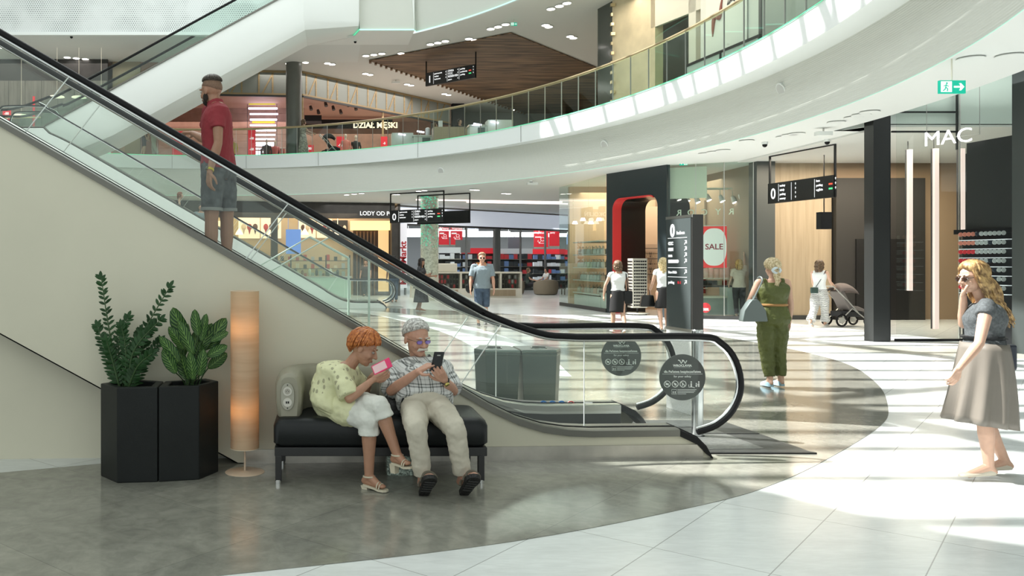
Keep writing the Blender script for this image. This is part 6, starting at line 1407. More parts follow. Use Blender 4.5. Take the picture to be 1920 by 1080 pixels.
def skirt(J, parent, m, t=.2, length=.5, w0=.15, w1=.26, d0=.11, d1=.2, folds=11, amp=.016, name='skirt', sway=(0, 0, 0), hemskew=0):
    k = J.k; up = (J.neck-J.pel).normalized(); r = (J.hip[1]-J.hip[-1]).normalized(); f = up.cross(r); c0 = J.pel + up*((J.neck-J.pel).length*t); n = 72; rings = []
    for j in range(13):
        g = j/12; w_ = w0 + (w1-w0)*g**.8; d_ = d0 + (d1-d0)*g**.8; c = c0 - Vector((0, 0, 1))*(length*g) + Vector(sway)*g*g
        rings.append([c + r*(math.cos(q)*(w_ + amp*g*math.sin(folds*q+1))) + f*(math.sin(q)*(d_ + amp*g*math.sin(folds*q+1))) + Vector((0, 0, hemskew*g*math.sin(q))) for q in [2*PI*i/n for i in range(n)]])
    return MB().loft(rings, cap=False).build(name, m, parent, smooth=True, angle=None, mods=[lambda o: setattr(o.modifiers.new('solid', 'SOLIDIFY'), 'thickness', .006)])
def shoes(J, parent, m, kind='shoe', sole=None, name='shoe'):
    k = J.k
    for s in (1, -1):
        an, toe = J.an[s], J.toe[s]; fl = Vector((toe.x-an.x, toe.y-an.y, 0)); fl = fl.normalized() if fl.length > .01 else J.f
        up0 = Vector((0, 0, 1)); low = min(an.z-.05*J.H, toe.z-.02)
        hl = an - fl*.05*k - up0*(.062*k); tp = toe + fl*.045*k - up0*.012*k; ax = (tp-hl).normalized(); side = ax.cross(up0).normalized(); upv = side.cross(ax)
        mb = MB(); rings = []
        for g, w_, h_ in ((0, .022, .045), (.08, .032, .065), (.3, .033, .075 if kind != 'flat' else .05), (.5, .036, .062 if kind != 'flat' else .035), (.7, .043, .045 if kind != 'flat' else .028), (.88, .040, .032), (.97, .028, .022), (1, .012, .01)):
            c = hl.lerp(tp, g); rings.append([c + side*(w_*k*x) + upv*(h_*k*y) for x, y in ((-1, 0), (-1, .4), (-.75, .85), (0, 1), (.75, .85), (1, .4), (1, 0), (0, -.05))])
        o = mb.loft(rings).build(name, m, parent, smooth=True, angle=60, mods=[lambda o: (setattr(o.modifiers.new('sub', 'SUBSURF'), 'levels', 1))])
        if sole: 
            rings = []
            for g, w_ in ((-.01, .02), (.06, .033), (.3, .034), (.5, .037), (.7, .045), (.9, .041), (1.01, .016)):
                c = hl.lerp(tp, g); rings.append([c + side*(w_*k*x) + upv*(y*k) for x, y in ((-1, -.018), (-1, .01), (1, .01), (1, -.018))])
            MB().loft(rings).build('sole', sole, o)
def person(label, loc): return thing('person', label, 'person', loc)
def phone(parent_label, c, ax, ay, az, m, w_=.07, h_=.145, t_=.009):
    t = thing('smartphone', parent_label, 'phone', c); ax, ay, az = unit(ax), unit(ay), unit(az)
    MB().obox(c - ax*w_/2 - ay*h_/2 - az*t_/2, ax*w_, ay*h_, az*t_).build('case', m, t, bevel=.004); return t, ax, ay, az

def cloth(name, col, rough=.75, amt=.05): return mat(name, col, rough, noise=(14, amt), bump=(220, .12))

# ---- seated man
J = Fig(); J.H = 1.76; J.k = 1.04; J.fem = False; J.wide = 1.08; J.belly = .06; J.bend = .03; J.hs = 1.08; J.limb = 1.0
J.pel = Vector((.725, 6.24, .585)); J.hip = {1: W(777, 762, 6.18), -1: W(822, 762, 6.18)}
for s in (1, -1): J.hip[s].z = .540
J.neck = W(787, 679, 6.54); J.sh = {1: W(745, 693, 6.48), -1: W(831, 692, 6.48)}
J.head = W(781, 635, 6.46); J.hf = unit((.42, -.88, -.22)); J.hu = unit(Vector((.02, -.05, 1)) - J.hf*Vector((.02, -.05, 1)).dot(J.hf)); J.f = Vector((0, -1, 0)); J.r = Vector((-1, 0, 0))
J.el = {1: W(733, 733, 6.27), -1: W(850, 733, 6.30)}; J.wr = {1: W(783, 697, 6.06), -1: W(833, 712, 6.04)}
J.hd = {1: unit(W(812, 680, 5.98) - J.wr[1]), -1: unit(W(816, 690, 5.92) - J.wr[-1])}; J.pn = {1: unit((.3, .3, -.8)), -1: unit((-.25, .75, .6))}
J.curl = {1: 30, -1: 35}; J.curls = {1: [4, 42, 46, 50], -1: [38, 40, 42, 44]}; J.thumb = {1: 1, -1: -1}
J.thumb = {1: -1, -1: 1}
J.kn = {1: W(780, 803, 5.80), -1: W(853, 803, 5.80)}; J.an = {1: W(793, 897, 5.86), -1: W(868, 895, 5.86)}; J.toe = {1: J.an[1] + Vector((.03, -.15, .055)), -1: J.an[-1] + Vector((.05, -.15, .055))}
man = person('older white-haired man in plaid shirt and beige trousers sitting on the black bench', J.pel)
body(J, man, SK_C, vox=.0042, sm=2)
eyes(J, man, brow=(.5, .48, .44), lips=(.40, .17, .14))
hm = hair_mat('white_grey_hair', (.30, .29, .27), (.72, .71, .68), 60)
hair(J, man, hm, ends=(46, 78, 118), locks=230, rad=.0085, shag=.07, vol=1.06, seed=3)
k = J.k*J.hs; r_ = J.hf.cross(J.hu).normalized(); Q = lambda x, y, z: J.head + r_*(x*k) + J.hf*(y*k) + J.hu*(z*k)
mb = MB(); rg = random.Random(4)
for s in (1, -1):
    for q in range(16): 
        x = s*(.002 + .030*q/16); mb.tube([Q(x, .098 - .004*q/16, -.038), Q(x*1.08 + s*.002, .103 - .008*q/16, -.047), Q(x*1.2 + s*.004, .095-.008*q/16, -.056 - .004*q/16)], [.003*k, .0042*k, .0015*k], 5)
mb.build('moustache', mat('moustache_white', (.66, .62, .55), .8), man, smooth=True)
g = MB()
for s in (1, -1):
    g.tube([Q(s*(.032 + .0225*math.cos(a)), .097 - .006*abs(math.cos(a)), .004 + .013*math.sin(a)) for a in [2*PI*i/18 for i in range(18)]], .0012*k, 5, closed=True); g.tube([Q(s*.054, .091, .008), Q(s*.072, .05, .008), Q(s*.079, -.012, .002)], .0014*k, 5)
g.tube([Q(-.009, .1, .006), Q(0, .104, .009), Q(.009, .1, .006)], .0012*k, 5)
gt_ = thing('eyeglasses', 'thin framed eyeglasses with violet reflecting lenses worn by the white-haired man', 'glasses', J.head); g.build('frame', mat('bronze_frame', (.12, .09, .06), .3, .7), gt_)
for s in (1, -1): MB().prism([Q(s*(.032 + .0215*math.cos(a)), .0975 - .006*abs(math.cos(a)), .004 + .0125*math.sin(a)) for a in [2*PI*i/18 for i in range(18)]], J.hf*.0015).build('lens', mat('violet_coated_lens', (.16, .08, .45), .08, spec=1.0, coat=1), gt_)
# plaid shirt
m_plaid = mat('plaid_shirt', (.60, .62, .62), .75, bump=(200, .1)); N, L, b = nodes_of(m_plaid); tc = N.new('ShaderNodeTexCoord'); sp = N.new('ShaderNodeSeparateXYZ'); L.new(tc.outputs['Object'], sp.inputs[0])
def stripe(src, period, width, ph=0.0):
    fr = mth('FRACT', mth('ADD', mth('DIVIDE', src, period, N, L), 50+ph, N, L), None, N, L); return mth('LESS_THAN', fr, width, N, L)
ax_ = mth('ADD', sp.outputs[0], mth('MULTIPLY', sp.outputs[1], .35, N, L), N, L); az_ = mth('ADD', sp.outputs[2], mth('MULTIPLY', sp.outputs[1], -.25, N, L), N, L)
tot = None
for src in (ax_, az_):
    for wd_, ph, wt in ((.11, 0, .62), (.11, .22, .62), (.05, .6, .3)):
        x = mth('MULTIPLY', stripe(src, .082, wd_, ph), wt, N, L); tot = x if tot is None else mth('ADD', tot, x, N, L)
mx = N.new('ShaderNodeMix'); mx.data_type = 'RGBA'; mx.clamp_factor = True; mx.inputs[6].default_value = (.62, .63, .62, 1); mx.inputs[7].default_value = (.07, .08, .075, 1); L.new(tot, mx.inputs[0]); L.new(mx.outputs[2], b.inputs['Base Color'])
shp = top(J, man, m_plaid, t0=-.10, t1=.98, infl=1.13, sleeve=.98, vox=.008, cuff=1.28, disp=.018, sm=4)
MB().loft([[W(771, 681, 6.43), W(768, 668, 6.50), W(771, 664, 6.52)], [W(786, 698, 6.36), W(782, 686, 6.40), W(783, 682, 6.42)]], closed=False, cap=False).loft([[W(802, 680, 6.43), W(805, 668, 6.50), W(802, 664, 6.52)], [W(787, 698, 6.36), W(791, 686, 6.40), W(790, 682, 6.42)]], closed=False, cap=False).build('collar', m_plaid, man, mods=[lambda o: setattr(o.modifiers.new('solid', 'SOLIDIFY'), 'thickness', .006)])
legs(J, man, cloth('stone_trousers', (.55, .51, .42), .8), to=1.93, vox=.009, loose=1.0, hemr=.060, top_t=.0, disp=.022, infl=1.03)
# crossbody strap + small bag
st = thing('crossbody_bag', 'black crossbody bag strap across the chest of the seated man', 'bag', W(780, 745, 6.2))
sp_pts = [W(806, 666, 6.47), W(801, 678, 6.375), W(792, 692, 6.325), W(778, 710, 6.27), W(766, 728, 6.20), W(757, 748, 6.16), W(752, 765, 6.22)]
MB().tube(smooth_poly(sp_pts, 4), .013, 6, flat=.35, up=(0, 1, 0)).build('strap', 'black', st); MB().ell(W(748, 775, 6.38), (.10, .07, .07), n=14).build('pouch', mat('black_nylon', (.012, .012, .013), .6), st, smooth=True)
# watch, sandals
def band_watch(parent_label, J, s, col, face):
    t = thing('wristwatch', parent_label, 'watch', J.wr[s]); d = (J.wr[s]-J.el[s]).normalized(); c = J.wr[s] - d*.02; r0 = .031*J.k
    MB().tube([c - d*.009, c + d*.009], r0, 18).build('strap', mat(col[0], col[1], .4), t, smooth=True)
    n_ = unit(-J.pn[s] - d*(-J.pn[s]).dot(d)); MB().cyl(c + n_*r0*.85, c + n_*(r0+.009), .017, n=18).build('watch_case', mat(face[0], face[1], .25, face[2]), t, smooth=True); return t
band_watch('wristwatch with black strap on the left wrist of the seated man', J, -1, ('watch_black', (.02, .02, .02)), ('watch_gold', (.5, .42, .12), .7))
def sandal(J, s, parent):
    an, toe = J.an[s], J.toe[s]; hl = an + Vector((0, .0, -.10)); tp = toe + Vector((0, -.05, .02)); ax = (tp-hl).normalized(); side = Vector((1, 0, 0)); side = (side - ax*side.dot(ax)).normalized(); nv = side.cross(ax)
    if nv.y > 0: nv = -nv    # towards camera = sole side
    L_ = .27; st_ = toe.lerp(an, .0); c0 = hl
    rings = []
    for g, w_ in ((0, .018), (.05, .034), (.25, .038), (.45, .038), (.68, .050), (.85, .050), (.95, .036), (1, .015)):
        c = c0 + ax*(L_*g); rings.append([c + side*w_*x + nv*y for x, y in ((-1, .0), (-.96, .028), (.96, .028), (1, .0))])
    o = MB().loft(rings).build('sandal', mat('black_sole', (.012, .012, .012), .6, bump=(60, .6)), parent, smooth=True, angle=30)
    for g in (.32, .6, .82):
        c = c0 + ax*(L_*g); w_ = .047; MB().tube([c + side*(w_*math.cos(a)) - nv*(.055*math.sin(a)*(1.1-g*.35)) for a in [PI*i/10 for i in range(11)]], .010, 6, flat=.5).build('strap', mat('sandal_strap', (.10, .085, .06), .6), o)
    mb = MB()
    for i in range(5): c = c0 + ax*(L_*(.30+.12*i)) + nv*.03; mb.obox(c - side*.034, side*.068, ax*.012, nv*.004)
    mb.build('tread', mat('tread_grey', (.05, .05, .05), .7), o)
for s in (1, -1): sandal(J, s, man)
pc = W(820, 678, 5.965); t, ax, ay, az = phone('black smartphone held up by the seated man', pc, (1, .1, -.02), (.18, -.25, 1), (0, 1, .25), mat('phone_black', (.01, .01, .012), .2), .074, .148)
MB().obox(pc - ax*.012 + ay*.045 - az*.0062, ax*.024, az*.001, ay*.008).build('back_emblem', 'steel', t)

# ---- seated woman
J = Fig(); J.H = 1.62; J.k = .97; J.fem = True; J.wide = 1.14; J.bend = .055; J.hs = 1.08; J.limb = .98; J.belly = .03
J.pel = W(622, 762, 6.33); J.pel.z = .575; J.hip = {1: J.pel + Vector((.03, -.09, -.01)), -1: J.pel + Vector((.03, .10, -.01))}
J.neck = W(655, 684, 6.30); J.sh = {1: W(637, 702, 6.15), -1: W(664, 700, 6.47)}
J.head = W(682, 653, 6.27); J.hf = unit((.86, -.20, -.44)); J.hu = unit(Vector((.45, 0, .9)) - J.hf*Vector((.45, 0, .9)).dot(J.hf)); J.f = Vector((1, 0, 0)); J.r = Vector((0, -1, 0))
J.el = {1: W(655, 748, 6.04), -1: W(682, 742, 6.50)}; J.wr = {1: W(700, 711, 6.07), -1: W(696, 706, 6.33)}
J.hd = {1: unit((.95, .05, .28)), -1: unit((.95, -.3, .25))}; J.pn = {1: unit((.1, .8, .45)), -1: unit((.1, -.8, .5))}; J.curl = {1: 26, -1: 30}; J.thumb = {1: -1, -1: 1}
J.thumb = {1: -1, -1: 1}
J.kn = {1: W(692, 790, 5.99), -1: W(712, 762, 5.97)}; J.an = {1: W(692, 893, 6.0), -1: W(745, 853, 5.93)}; J.toe = {1: W(716, 912, 5.94), -1: W(763, 868, 5.86)}
wom = person('red-haired woman in pale yellow blouse sitting cross-legged on the bench with a pink phone', J.pel)
body(J, wom, SK_A, vox=.0042, sm=2)
eyes(J, wom, brow=(.25, .12, .05), lips=(.42, .12, .10))
hair(J, wom, hair_mat('copper_hair', (.30, .075, .015), (.62, .22, .06), 50), ends=(62, 96, 140), locks=280, rad=.0085, shag=.20, vol=1.10, seed=5)
m_bl = mat('yellow_print_blouse', (.66, .66, .40), .7, bump=(160, .12)); N, L, b = nodes_of(m_bl); tc = N.new('ShaderNodeTexCoord'); mp = N.new('ShaderNodeMapping'); mp.inputs['Scale'].default_value = (26, 26, 15); mp.inputs['Rotation'].default_value = (.4, .5, .3); L.new(tc.outputs['Object'], mp.inputs[0])
vo = N.new('ShaderNodeTexVoronoi'); vo.inputs['Scale'].default_value = 1.0; L.new(mp.outputs[0], vo.inputs[0]); n = N.new('ShaderNodeTexNoise'); n.inputs['Scale'].default_value = 9; n.inputs['Distortion'].default_value = 2; L.new(tc.outputs['Object'], n.inputs[0])
ad = mth('ADD', vo.outputs['Distance'], mth('MULTIPLY', n.outputs[0], .35, N, L), N, L); lt = mth('LESS_THAN', ad, .44, N, L); spz = N.new('ShaderNodeSeparateXYZ'); L.new(tc.outputs['Object'], spz.inputs[0]); hi = mth('GREATER_THAN', spz.outputs[2], .08, N, L)
mx = N.new('ShaderNodeMix'); mx.data_type = 'RGBA'; mx.inputs[6].default_value = (.66, .66, .41, 1); mx.inputs[7].default_value = (.36, .35, .22, 1); L.new(mth('MULTIPLY', lt, hi, N, L), mx.inputs[0]); L.new(mx.outputs[2], b.inputs['Base Color'])
top(J, wom, m_bl, t0=-.2, t1=.97, infl=1.14, sleeve=.92, vox=.008, cuff=1.45, disp=.022, loose=.022, name='blouse', sm=4)
# blouse hem spread over the lap
MB().loft([torso_ring(J, .34, .170, .15, 28), torso_ring(J, .12, .205, .185, 28, (.02, 0)), torso_ring(J, -.06, .215, .215, 28, (.05, 0)), torso_ring(J, -.22, .20, .225, 28, (.085, 0))], cap=False).build('blouse_hem', m_bl, wom, smooth=True, mods=[lambda o: setattr(o.modifiers.new('sub', 'SUBSURF'), 'levels', 2), displace(.03, .08), lambda o: setattr(o.modifiers.new('solid', 'SOLIDIFY'), 'thickness', .005)])
mb = MB()
for s in (1, -1): mb.chain([J.pel, J.hip[s], J.hip[s].lerp(J.kn[s], .42)], [.15, .125, .112], 16)
mb.build('blouse_lap', m_bl, wom, mods=[remesh(.009, 6), displace(.03, .07)])
legs(J, wom, cloth('white_capris', (.66, .67, .62), .8), to=1.24, name='capri_trousers', vox=.008, loose=1.10, hemr=.074, disp=.02, top_t=.0, infl=1.04)
mw_ = mat('cream_sandal_leather', (.62, .57, .44), .45)
for s in (1, -1):
    an, toe = J.an[s], J.toe[s]; dv = (toe-an); fl = Vector((dv.x, dv.y, 0)).normalized(); sd = fl.cross(Vector((0, 0, 1))).normalized(); dn = -Vector((0, 0, 1)); 
    hl = an - fl*.035 + dn*(.055); tp = toe + fl*.045 + dn*.02
    rings = []
    for g, w_, dz in ((0, .026, 0), (.2, .030, -.0), (.45, .026, -.002), (.7, .036, -.004), (.9, .034, 0), (1, .015, .002)):
        c = hl.lerp(tp, g) + Vector((0, 0, dz)); rings.append([c + sd*w_*x + dn*y for x, y in ((-1, 0), (-1, .014), (1, .014), (1, 0))])
    o = MB().loft(rings).build('sandal', mw_, wom, smooth=True, angle=30)
    gz = .0 if s == 1 else hl.z-.075
    MB().loft([[hl + fl*(.0+x) + sd*y + Vector((0, 0, -.012)) for x, y in ((-.022, -.022), (.03, -.022), (.03, .022), (-.022, .022))], [Vector((hl.x + fl.x*(x+.008), hl.y + fl.y*(x+.008), gz)) + sd*y for x, y in ((-.02, -.02), (.022, -.02), (.022, .02), (-.02, .02))]]).build('heel', mw_, o)
    for g, h_ in ((.72, .028), (.62, .036)): c = hl.lerp(tp, g); MB().tube([c + sd*(.033*math.cos(a)) + Vector((0, 0, h_*math.sin(a))) for a in [PI*i/10 for i in range(11)]], .0085, 6, flat=.5).build('strap', mw_, o)
    MB().tube([an + sd*(.038*math.cos(a)) + fl*(.040*math.sin(a)) + Vector((0, 0, .0)) for a in [2*PI*i/16 for i in range(16)]], .006, 6, closed=True).build('strap', mw_, o)
    MB().tube([an + fl*.038, an + fl*.05 + Vector((0, 0, -.02)), hl.lerp(tp, .66) + Vector((0, 0, .03))], .006, 6).build('strap', mw_, o)
pc = W(716, 687, 6.09); t, ax, ay, az = phone('pink cased smartphone held by the red-haired woman', pc, (.85, .1, .42), (-.3, .55, .75), (.3, .8, -.5), mat('pink_case', (.70, .03, .14), .4), .145, .078)
MB().obox(pc - ax*.066 - ay*.030 - az*.0055, ax*.1, ay*.06, az*.001).build('pale_back', mat('pink_white', (.75, .5, .52), .4), t)
bagt = thing('handbag', 'black and white patterned handbag lying on the bench between the seated couple', 'bag', W(738, 780, 6.3))
MB().ell(W(737, 765, 6.40), (.085, .08, .12), n=18).build('body', mat('patterned_bag', (.03, .03, .03), .5, noise=(40, .9)), bagt, mods=[displace(.03, .06)], smooth=True)
MB().tube([W(733, 740, 6.37), W(728, 722, 6.36), W(742, 716, 6.36), W(752, 735, 6.36)], .008, 6).build('handle', 'black', bagt)

# ---- man on the escalator
J = joints_standing((-.98, 7.42, 1.44), 152, 1.80, fem=False, arms=((4, 6, 10), (10, 8, 22)), turn=42, wide=.98)
J.el[-1] = W(409, 268, 7.22); J.wr[-1] = W(393, 322, 7.10); J.sh[-1] = W(408, 208, 7.30); J.sh[1] = W(392, 207, 7.60); J.el[1] = W(384, 262, 7.85); J.wr[1] = W(362, 250, 8.1)
J.hd[-1] = unit((-.05, -.05, -1)); J.pn[-1] = unit((.75, .55, 0)); J.hd[1] = unit((-.8, .5, .1)); J.pn[1] = Vector((0, 0, -1)); J.curls = {-1: [22, 28, 32, 34], 1: [20, 20, 20, 20]}; J.thumb = {-1: 1, 1: -1}
J.pel = W(410, 312, 7.42); J.neck = W(405, 196, 7.45); J.head = W(396, 172, 7.45)
for s in (1, -1): J.hip[s] = J.pel + J.r*(s*.09) - Vector((0, 0, .03))
J.hf = unit((-.80, .58, -.12)); J.hu = unit(Vector((0, 0, 1)) - J.hf*J.hf.z); J.curl = {1: 20, -1: 28}
for s, dx in ((1, 0.02), (-1, -.01)):
    J.kn[s] = J.hip[s] + Vector((dx, 0, -.45)); J.an[s] = J.kn[s] + Vector((.0, 0, -.40)); J.toe[s] = J.an[s] + J.f*.17 - Vector((0, 0, .05))
p = person('bearded man in maroon polo shirt and denim shorts riding the front escalator', J.pel - Vector((0, 0, .9)))
body(J, p, SK_D, vox=.005, sm=3); eyes(J, p)
hmB = hair_mat('dark_brown_hair', (.02, .014, .010), (.09, .065, .045), 70)
hair(J, p, mat('shaved_sides', (.20, .12, .08), .8, noise=(120, .2)), ends=(66, 84, 112), locks=0, vol=1.012, name='shaved_hair')
hair(J, p, hmB, ends=(48, 52, 62), locks=210, rad=.010, shag=.12, vol=1.07, seed=8)
k = J.k; r_ = J.hf.cross(J.hu).normalized(); Q = lambda x, y, z: J.head + r_*(x*k) + J.hf*(y*k) + J.hu*(z*k)
MB().ell(Q(0, .045, -.078), (.048*k, .045*k, .036*k), [r_, J.hf, J.hu], 14).ell(Q(.058, .015, -.052), (.012*k, .03*k, .04*k), [r_, J.hf, J.hu], 10).ell(Q(-.058, .015, -.052), (.012*k, .03*k, .04*k), [r_, J.hf, J.hu], 10).build('beard', mat('beard_dark', (.03, .022, .017), .85, bump=(150, .8)), p, mods=[remesh(.006, 2), displace(.008, .01)])
m_pol = cloth('maroon_polo_cloth', (.27, .028, .038), .8); top(J, p, m_pol, t0=-.07, t1=.97, infl=1.07, sleeve=.55, name='polo_shirt', vox=.008, disp=.014, cuff=1.05, sm=4)
cn_ = J.neck + Vector((0, 0, .025)); MB().lathe(cn_ + Vector((-.005, 0, -.01)), [(.075, -.03), (.068, .02), (.060, .03), (.063, -.02)], 28).build('collar', m_pol, p, smooth=True)
m_den = mat('grey_denim', (.085, .095, .10), .85, noise=(12, .5, 5), bump=(260, .2)); legs(J, p, m_den, to=.76, name='shorts', vox=.008, loose=1.02, hemr=.082, disp=.02, sm=4)
for s in (1, -1):
    q = J.hip[s].lerp(J.kn[s], .74); MB().tube([q, J.hip[s].lerp(J.kn[s], .80)], .092*J.k, 20).build('turned_hem', mat('denim_hem', (.24, .25, .24), .85), p, smooth=True)
shoes(J, p, mat('dark_trainer', (.03, .03, .03), .5), sole=mat('trainer_sole', (.5, .5, .5), .5))
band_watch('yellow strapped wristwatch worn by the man on the escalator', J, -1, ('watch_yellow', (.55, .45, .03)), ('watch_steel', (.25, .25, .2), .7))

# ---- long-haired woman at the right
J = joints_standing((4.90, 6.35, .015), 180, 1.66, fem=True, stride=-.30, arms=((0, 6, 10), (20, 8, 40)), wide=1.05, hnod=6)
J.neck = W(1848, 562, 6.36); J.sh = {1: W(1842, 574, 6.52), -1: W(1850, 578, 6.20)}; J.head = W(1824, 521, 6.35); J.hf = unit((-.98, -.05, -.14)); J.hu = unit(Vector((0, 0, 1)) - J.hf*J.hf.z)
J.el = {-1: W(1836, 644, 6.08), 1: W(1806, 608, 6.50)}; J.wr = {-1: W(1797, 692, 6.02), 1: W(1806, 556, 6.38)}
J.hd = {-1: unit((-.42, 0, -.9)), 1: unit((.05, -.1, 1))}; J.pn = {-1: unit((-.2, 1, 0)), 1: unit((.6, -.7, 0))}; J.curls = {-1: [30, 34, 38, 40], 1: [25, 32, 38, 42]}; J.thumb = {-1: 1, 1: 1}; J.curl = {1: 25, -1: 25}; J.thumb = {-1: 1, 1: -1}
p = person('woman with long wavy golden-brown hair, grey top and taupe skirt, hand at mouth', (4.9, 6.35, 0))
body(J, p, SK_B, vox=.0045, sm=2); eyes(J, p)
hair(J, p, hair_mat('golden_brown_hair', (.16, .085, .03), (.52, .34, .14), 30), ends=(50, 96, 118), locks=330, rad=.014, shag=.08, vol=1.07, fall=.36, falldir=(.44, 0, -.9), wave=.05, seed=11, fallfn=lambda a: .75 + .35*abs(a)/180)
m_gt = mat('charcoal_knit_top', (.085, .095, .10), .85, noise=(60, .35), bump=(200, .3)); top(J, p, m_gt, t0=.18, t1=.93, infl=1.06, sleeve=.22, vox=.008, disp=.012, cuff=1.15, sm=4)
skirt(J, p, mat('taupe_satin', (.18, .16, .135), .42, noise=(5, .06)), t=.26, length=.60, w0=.165, w1=.215, d0=.138, d1=.225, folds=10, amp=.024, sway=(-.04, 0, 0), hemskew=.02)
MB().tube([J.pel + Vector((.148*math.cos(a)*.8, .155*math.sin(a), .155)) for a in [2*PI*i/30 for i in range(30)]], .012, 6, closed=True).build('belt', 'black', p)
shoes(J, p, mat('cream_loafer', (.58, .53, .43), .5), kind='flat', name='flat_shoe')
gs = thing('sunglasses', 'dark sunglasses worn by the long-haired woman', 'glasses', J.head); k = J.k; r_ = J.hf.cross(J.hu).normalized(); Q = lambda x, y, z: J.head + r_*(x*k) + J.hf*(y*k) + J.hu*(z*k)
for s in (1, -1): MB().ell(Q(s*.033, .094, .003), (.026*k, .005*k, .02*k), [r_, J.hf, J.hu], 14).build('lens', mat('dark_brown_lens', (.03, .015, .01), .1), gs, smooth=True)
MB().tube([Q(.058, .088, .01), Q(.076, .03, .01), Q(.08, -.02, .004)], .002, 5).tube([Q(-.058, .088, .01), Q(-.076, .03, .01), Q(-.08, -.02, .004)], .002, 5).tube([Q(-.01, .097, .008), Q(.01, .097, .008)], .002, 5).build('frame', 'black', gs)
bt = thing('shoulder_bag', 'small dark shoulder bag hanging behind the long-haired woman', 'bag', W(1893, 665, 6.42)); c = W(1893, 668, 6.42)
MB().obox(c + Vector((-.05, -.02, -.11)), (.1, 0, 0), (0, .06, 0), (0, 0, .2)).build('body', mat('navy_leather', (.02, .025, .04), .4), bt, bevel=.02); MB().tube([W(1886, 645, 6.42), W(1876, 600, 6.42), W(1862, 572, 6.44)], .006, 6).build('strap', 'black', bt)

# ---- woman in the olive jumpsuit (from behind)
J = joints_standing((5.74, 10.95, .02), 88, 1.62, fem=True, stride=.10, arms=((2, 12, 12), (12, 22, 95)), wide=1.22, turn=0); J.limb = 1.12
J.wr[-1] = J.el[-1] + Vector((.12, .14, .10)); J.hd[-1] = unit((.7, .6, .3)); 
p = person('woman with blond bun in olive green jumpsuit walking away with a grey shoulder bag', (5.74, 10.95, 0))
body(J, p, SK_B, vox=.007, sm=3, face=False)
hh = hair_mat('blond_hair', (.40, .30, .15), (.74, .63, .42), 40); hair(J, p, hh, ends=(55, 95, 116), locks=170, rad=.014, shag=.22, vol=1.08, seed=14)
c = J.head - J.hf*.10 - Vector((0, 0, .02)); mb = MB(); 
for q in range(26): mb.tube([c + Vector((rv(q, -.03, .03), -.01, rv(q+50, -.02, .02))), c + Vector((rv(q, -.035, .035), -.035, -.08)), c + Vector((rv(q+9, -.03, .03), -.03, -.16 - rv(q+3, 0, .05)))], [.012, .012, .003], 5)
mb.build('ponytail', hh, p, smooth=True); MB().tube([c + Vector((.045*math.cos(a), -.02 - .01*math.cos(3*a), .035*math.sin(a))) for a in [2*PI*i/14 for i in range(14)]], .016, 8, closed=True).build('scrunchie', mat('pale_blue_cloth', (.62, .70, .74), .8), p, smooth=True, mods=[displace(.01, .02)])
m_ol = mat('olive_satin', (.085, .10, .022), .6, noise=(6, .12), bump=(20, .25)); top(J, p, m_ol, t0=.05, t1=.95, infl=1.10, sleeve=0, name='jumpsuit_top', vox=.009, disp=.02)
legs(J, p, m_ol, to=1.86, name='jumpsuit_trousers', vox=.009, loose=1.16, hemr=.050, top_t=.34, disp=.03, infl=1.12)
MB().tube([q for q in torso_ring(J, .36, .168, .130, 30)], .016, 6, closed=True, flat=1).build('belt', mat('tan_belt', (.38, .20, .07), .6), p)
shoes(J, p, mat('sky_blue_mule', (.32, .50, .58), .5), name='blue_mule', sole=mat('mule_sole', (.3, .45, .52), .5))
bt = thing('shoulder_bag', 'large grey-green leather shoulder bag of the woman in olive', 'bag', W(1413, 585, 10.9)); c = W(1412, 582, 10.86)
MB().loft([[c + Vector((x*w_, y*.06, z)) for x, y in ((-1, -1), (1, -1), (1, 1), (-1, 1))] for z, w_ in ((-.14, .15), (-.13, .16), (.0, .135), (.10, .07), (.14, .035))]).build('body', mat('grey_green_leather', (.13, .16, .155), .35), bt, bevel=.025, smooth=True)
MB().tube(smooth_poly([c + Vector((-.02, -.03, .12)), c + Vector((.04, -.06, .28)), J.sh[-1] + Vector((.01, -.07, .03)), J.sh[-1] + Vector((.01, .0, .075)), J.sh[-1] + Vector((0, .08, .0)), c + Vector((.03, .07, .12))], 4), .014, 6, flat=.6).build('strap', mat('grey_green_leather', (.13, .16, .155), .35), bt)

# ---- two women in white tops and black skirts
def small(label, pos, head, H, skin, fem=True, hairm=None, hends=(52, 90, 120), fall=0, tops=None, bottoms=None, shoe=(.6, .6, .6), stride=.3, arms=None, wide=1.0, turn=0, hnod=0, vox=.012, seed=1, locks=110, limb=1.0):
    J = joints_standing(pos, head, H, fem, stride, arms, 0, turn, 0, wide, hnod); J.limb = limb; p = person(label, pos)
    body(J, p, skin, vox=vox, sm=2)
    hair(J, p, hairm, ends=hends, locks=locks, rad=.016, shag=.08, vol=1.08, fall=fall, wave=.03, seed=seed)
    if tops: top(J, p, tops[0], vox=vox*.95, disp=.015, **tops[1])
    if bottoms[0] == 'skirt': skirt(J, p, bottoms[1], **bottoms[2])
    else: legs(J, p, bottoms[1], vox=vox*.95, disp=.015, **bottoms[2])
    shoes(J, p, mat('shoe_%d' % int(shoe[0]*99 + shoe[2]*9), shoe, .5)); return p, J
m_wt = mat('white_tee', (.78, .80, .80), .8, bump=(15, .2)); m_bk = mat('black_skirt_cloth', (.012, .012, .013), .8); hbr = hair_mat('brown_hair', (.06, .035, .02), (.22, .14, .08)); hdk = hair_mat('black_hair', (.008, .007, .006), (.04, .03, .025))
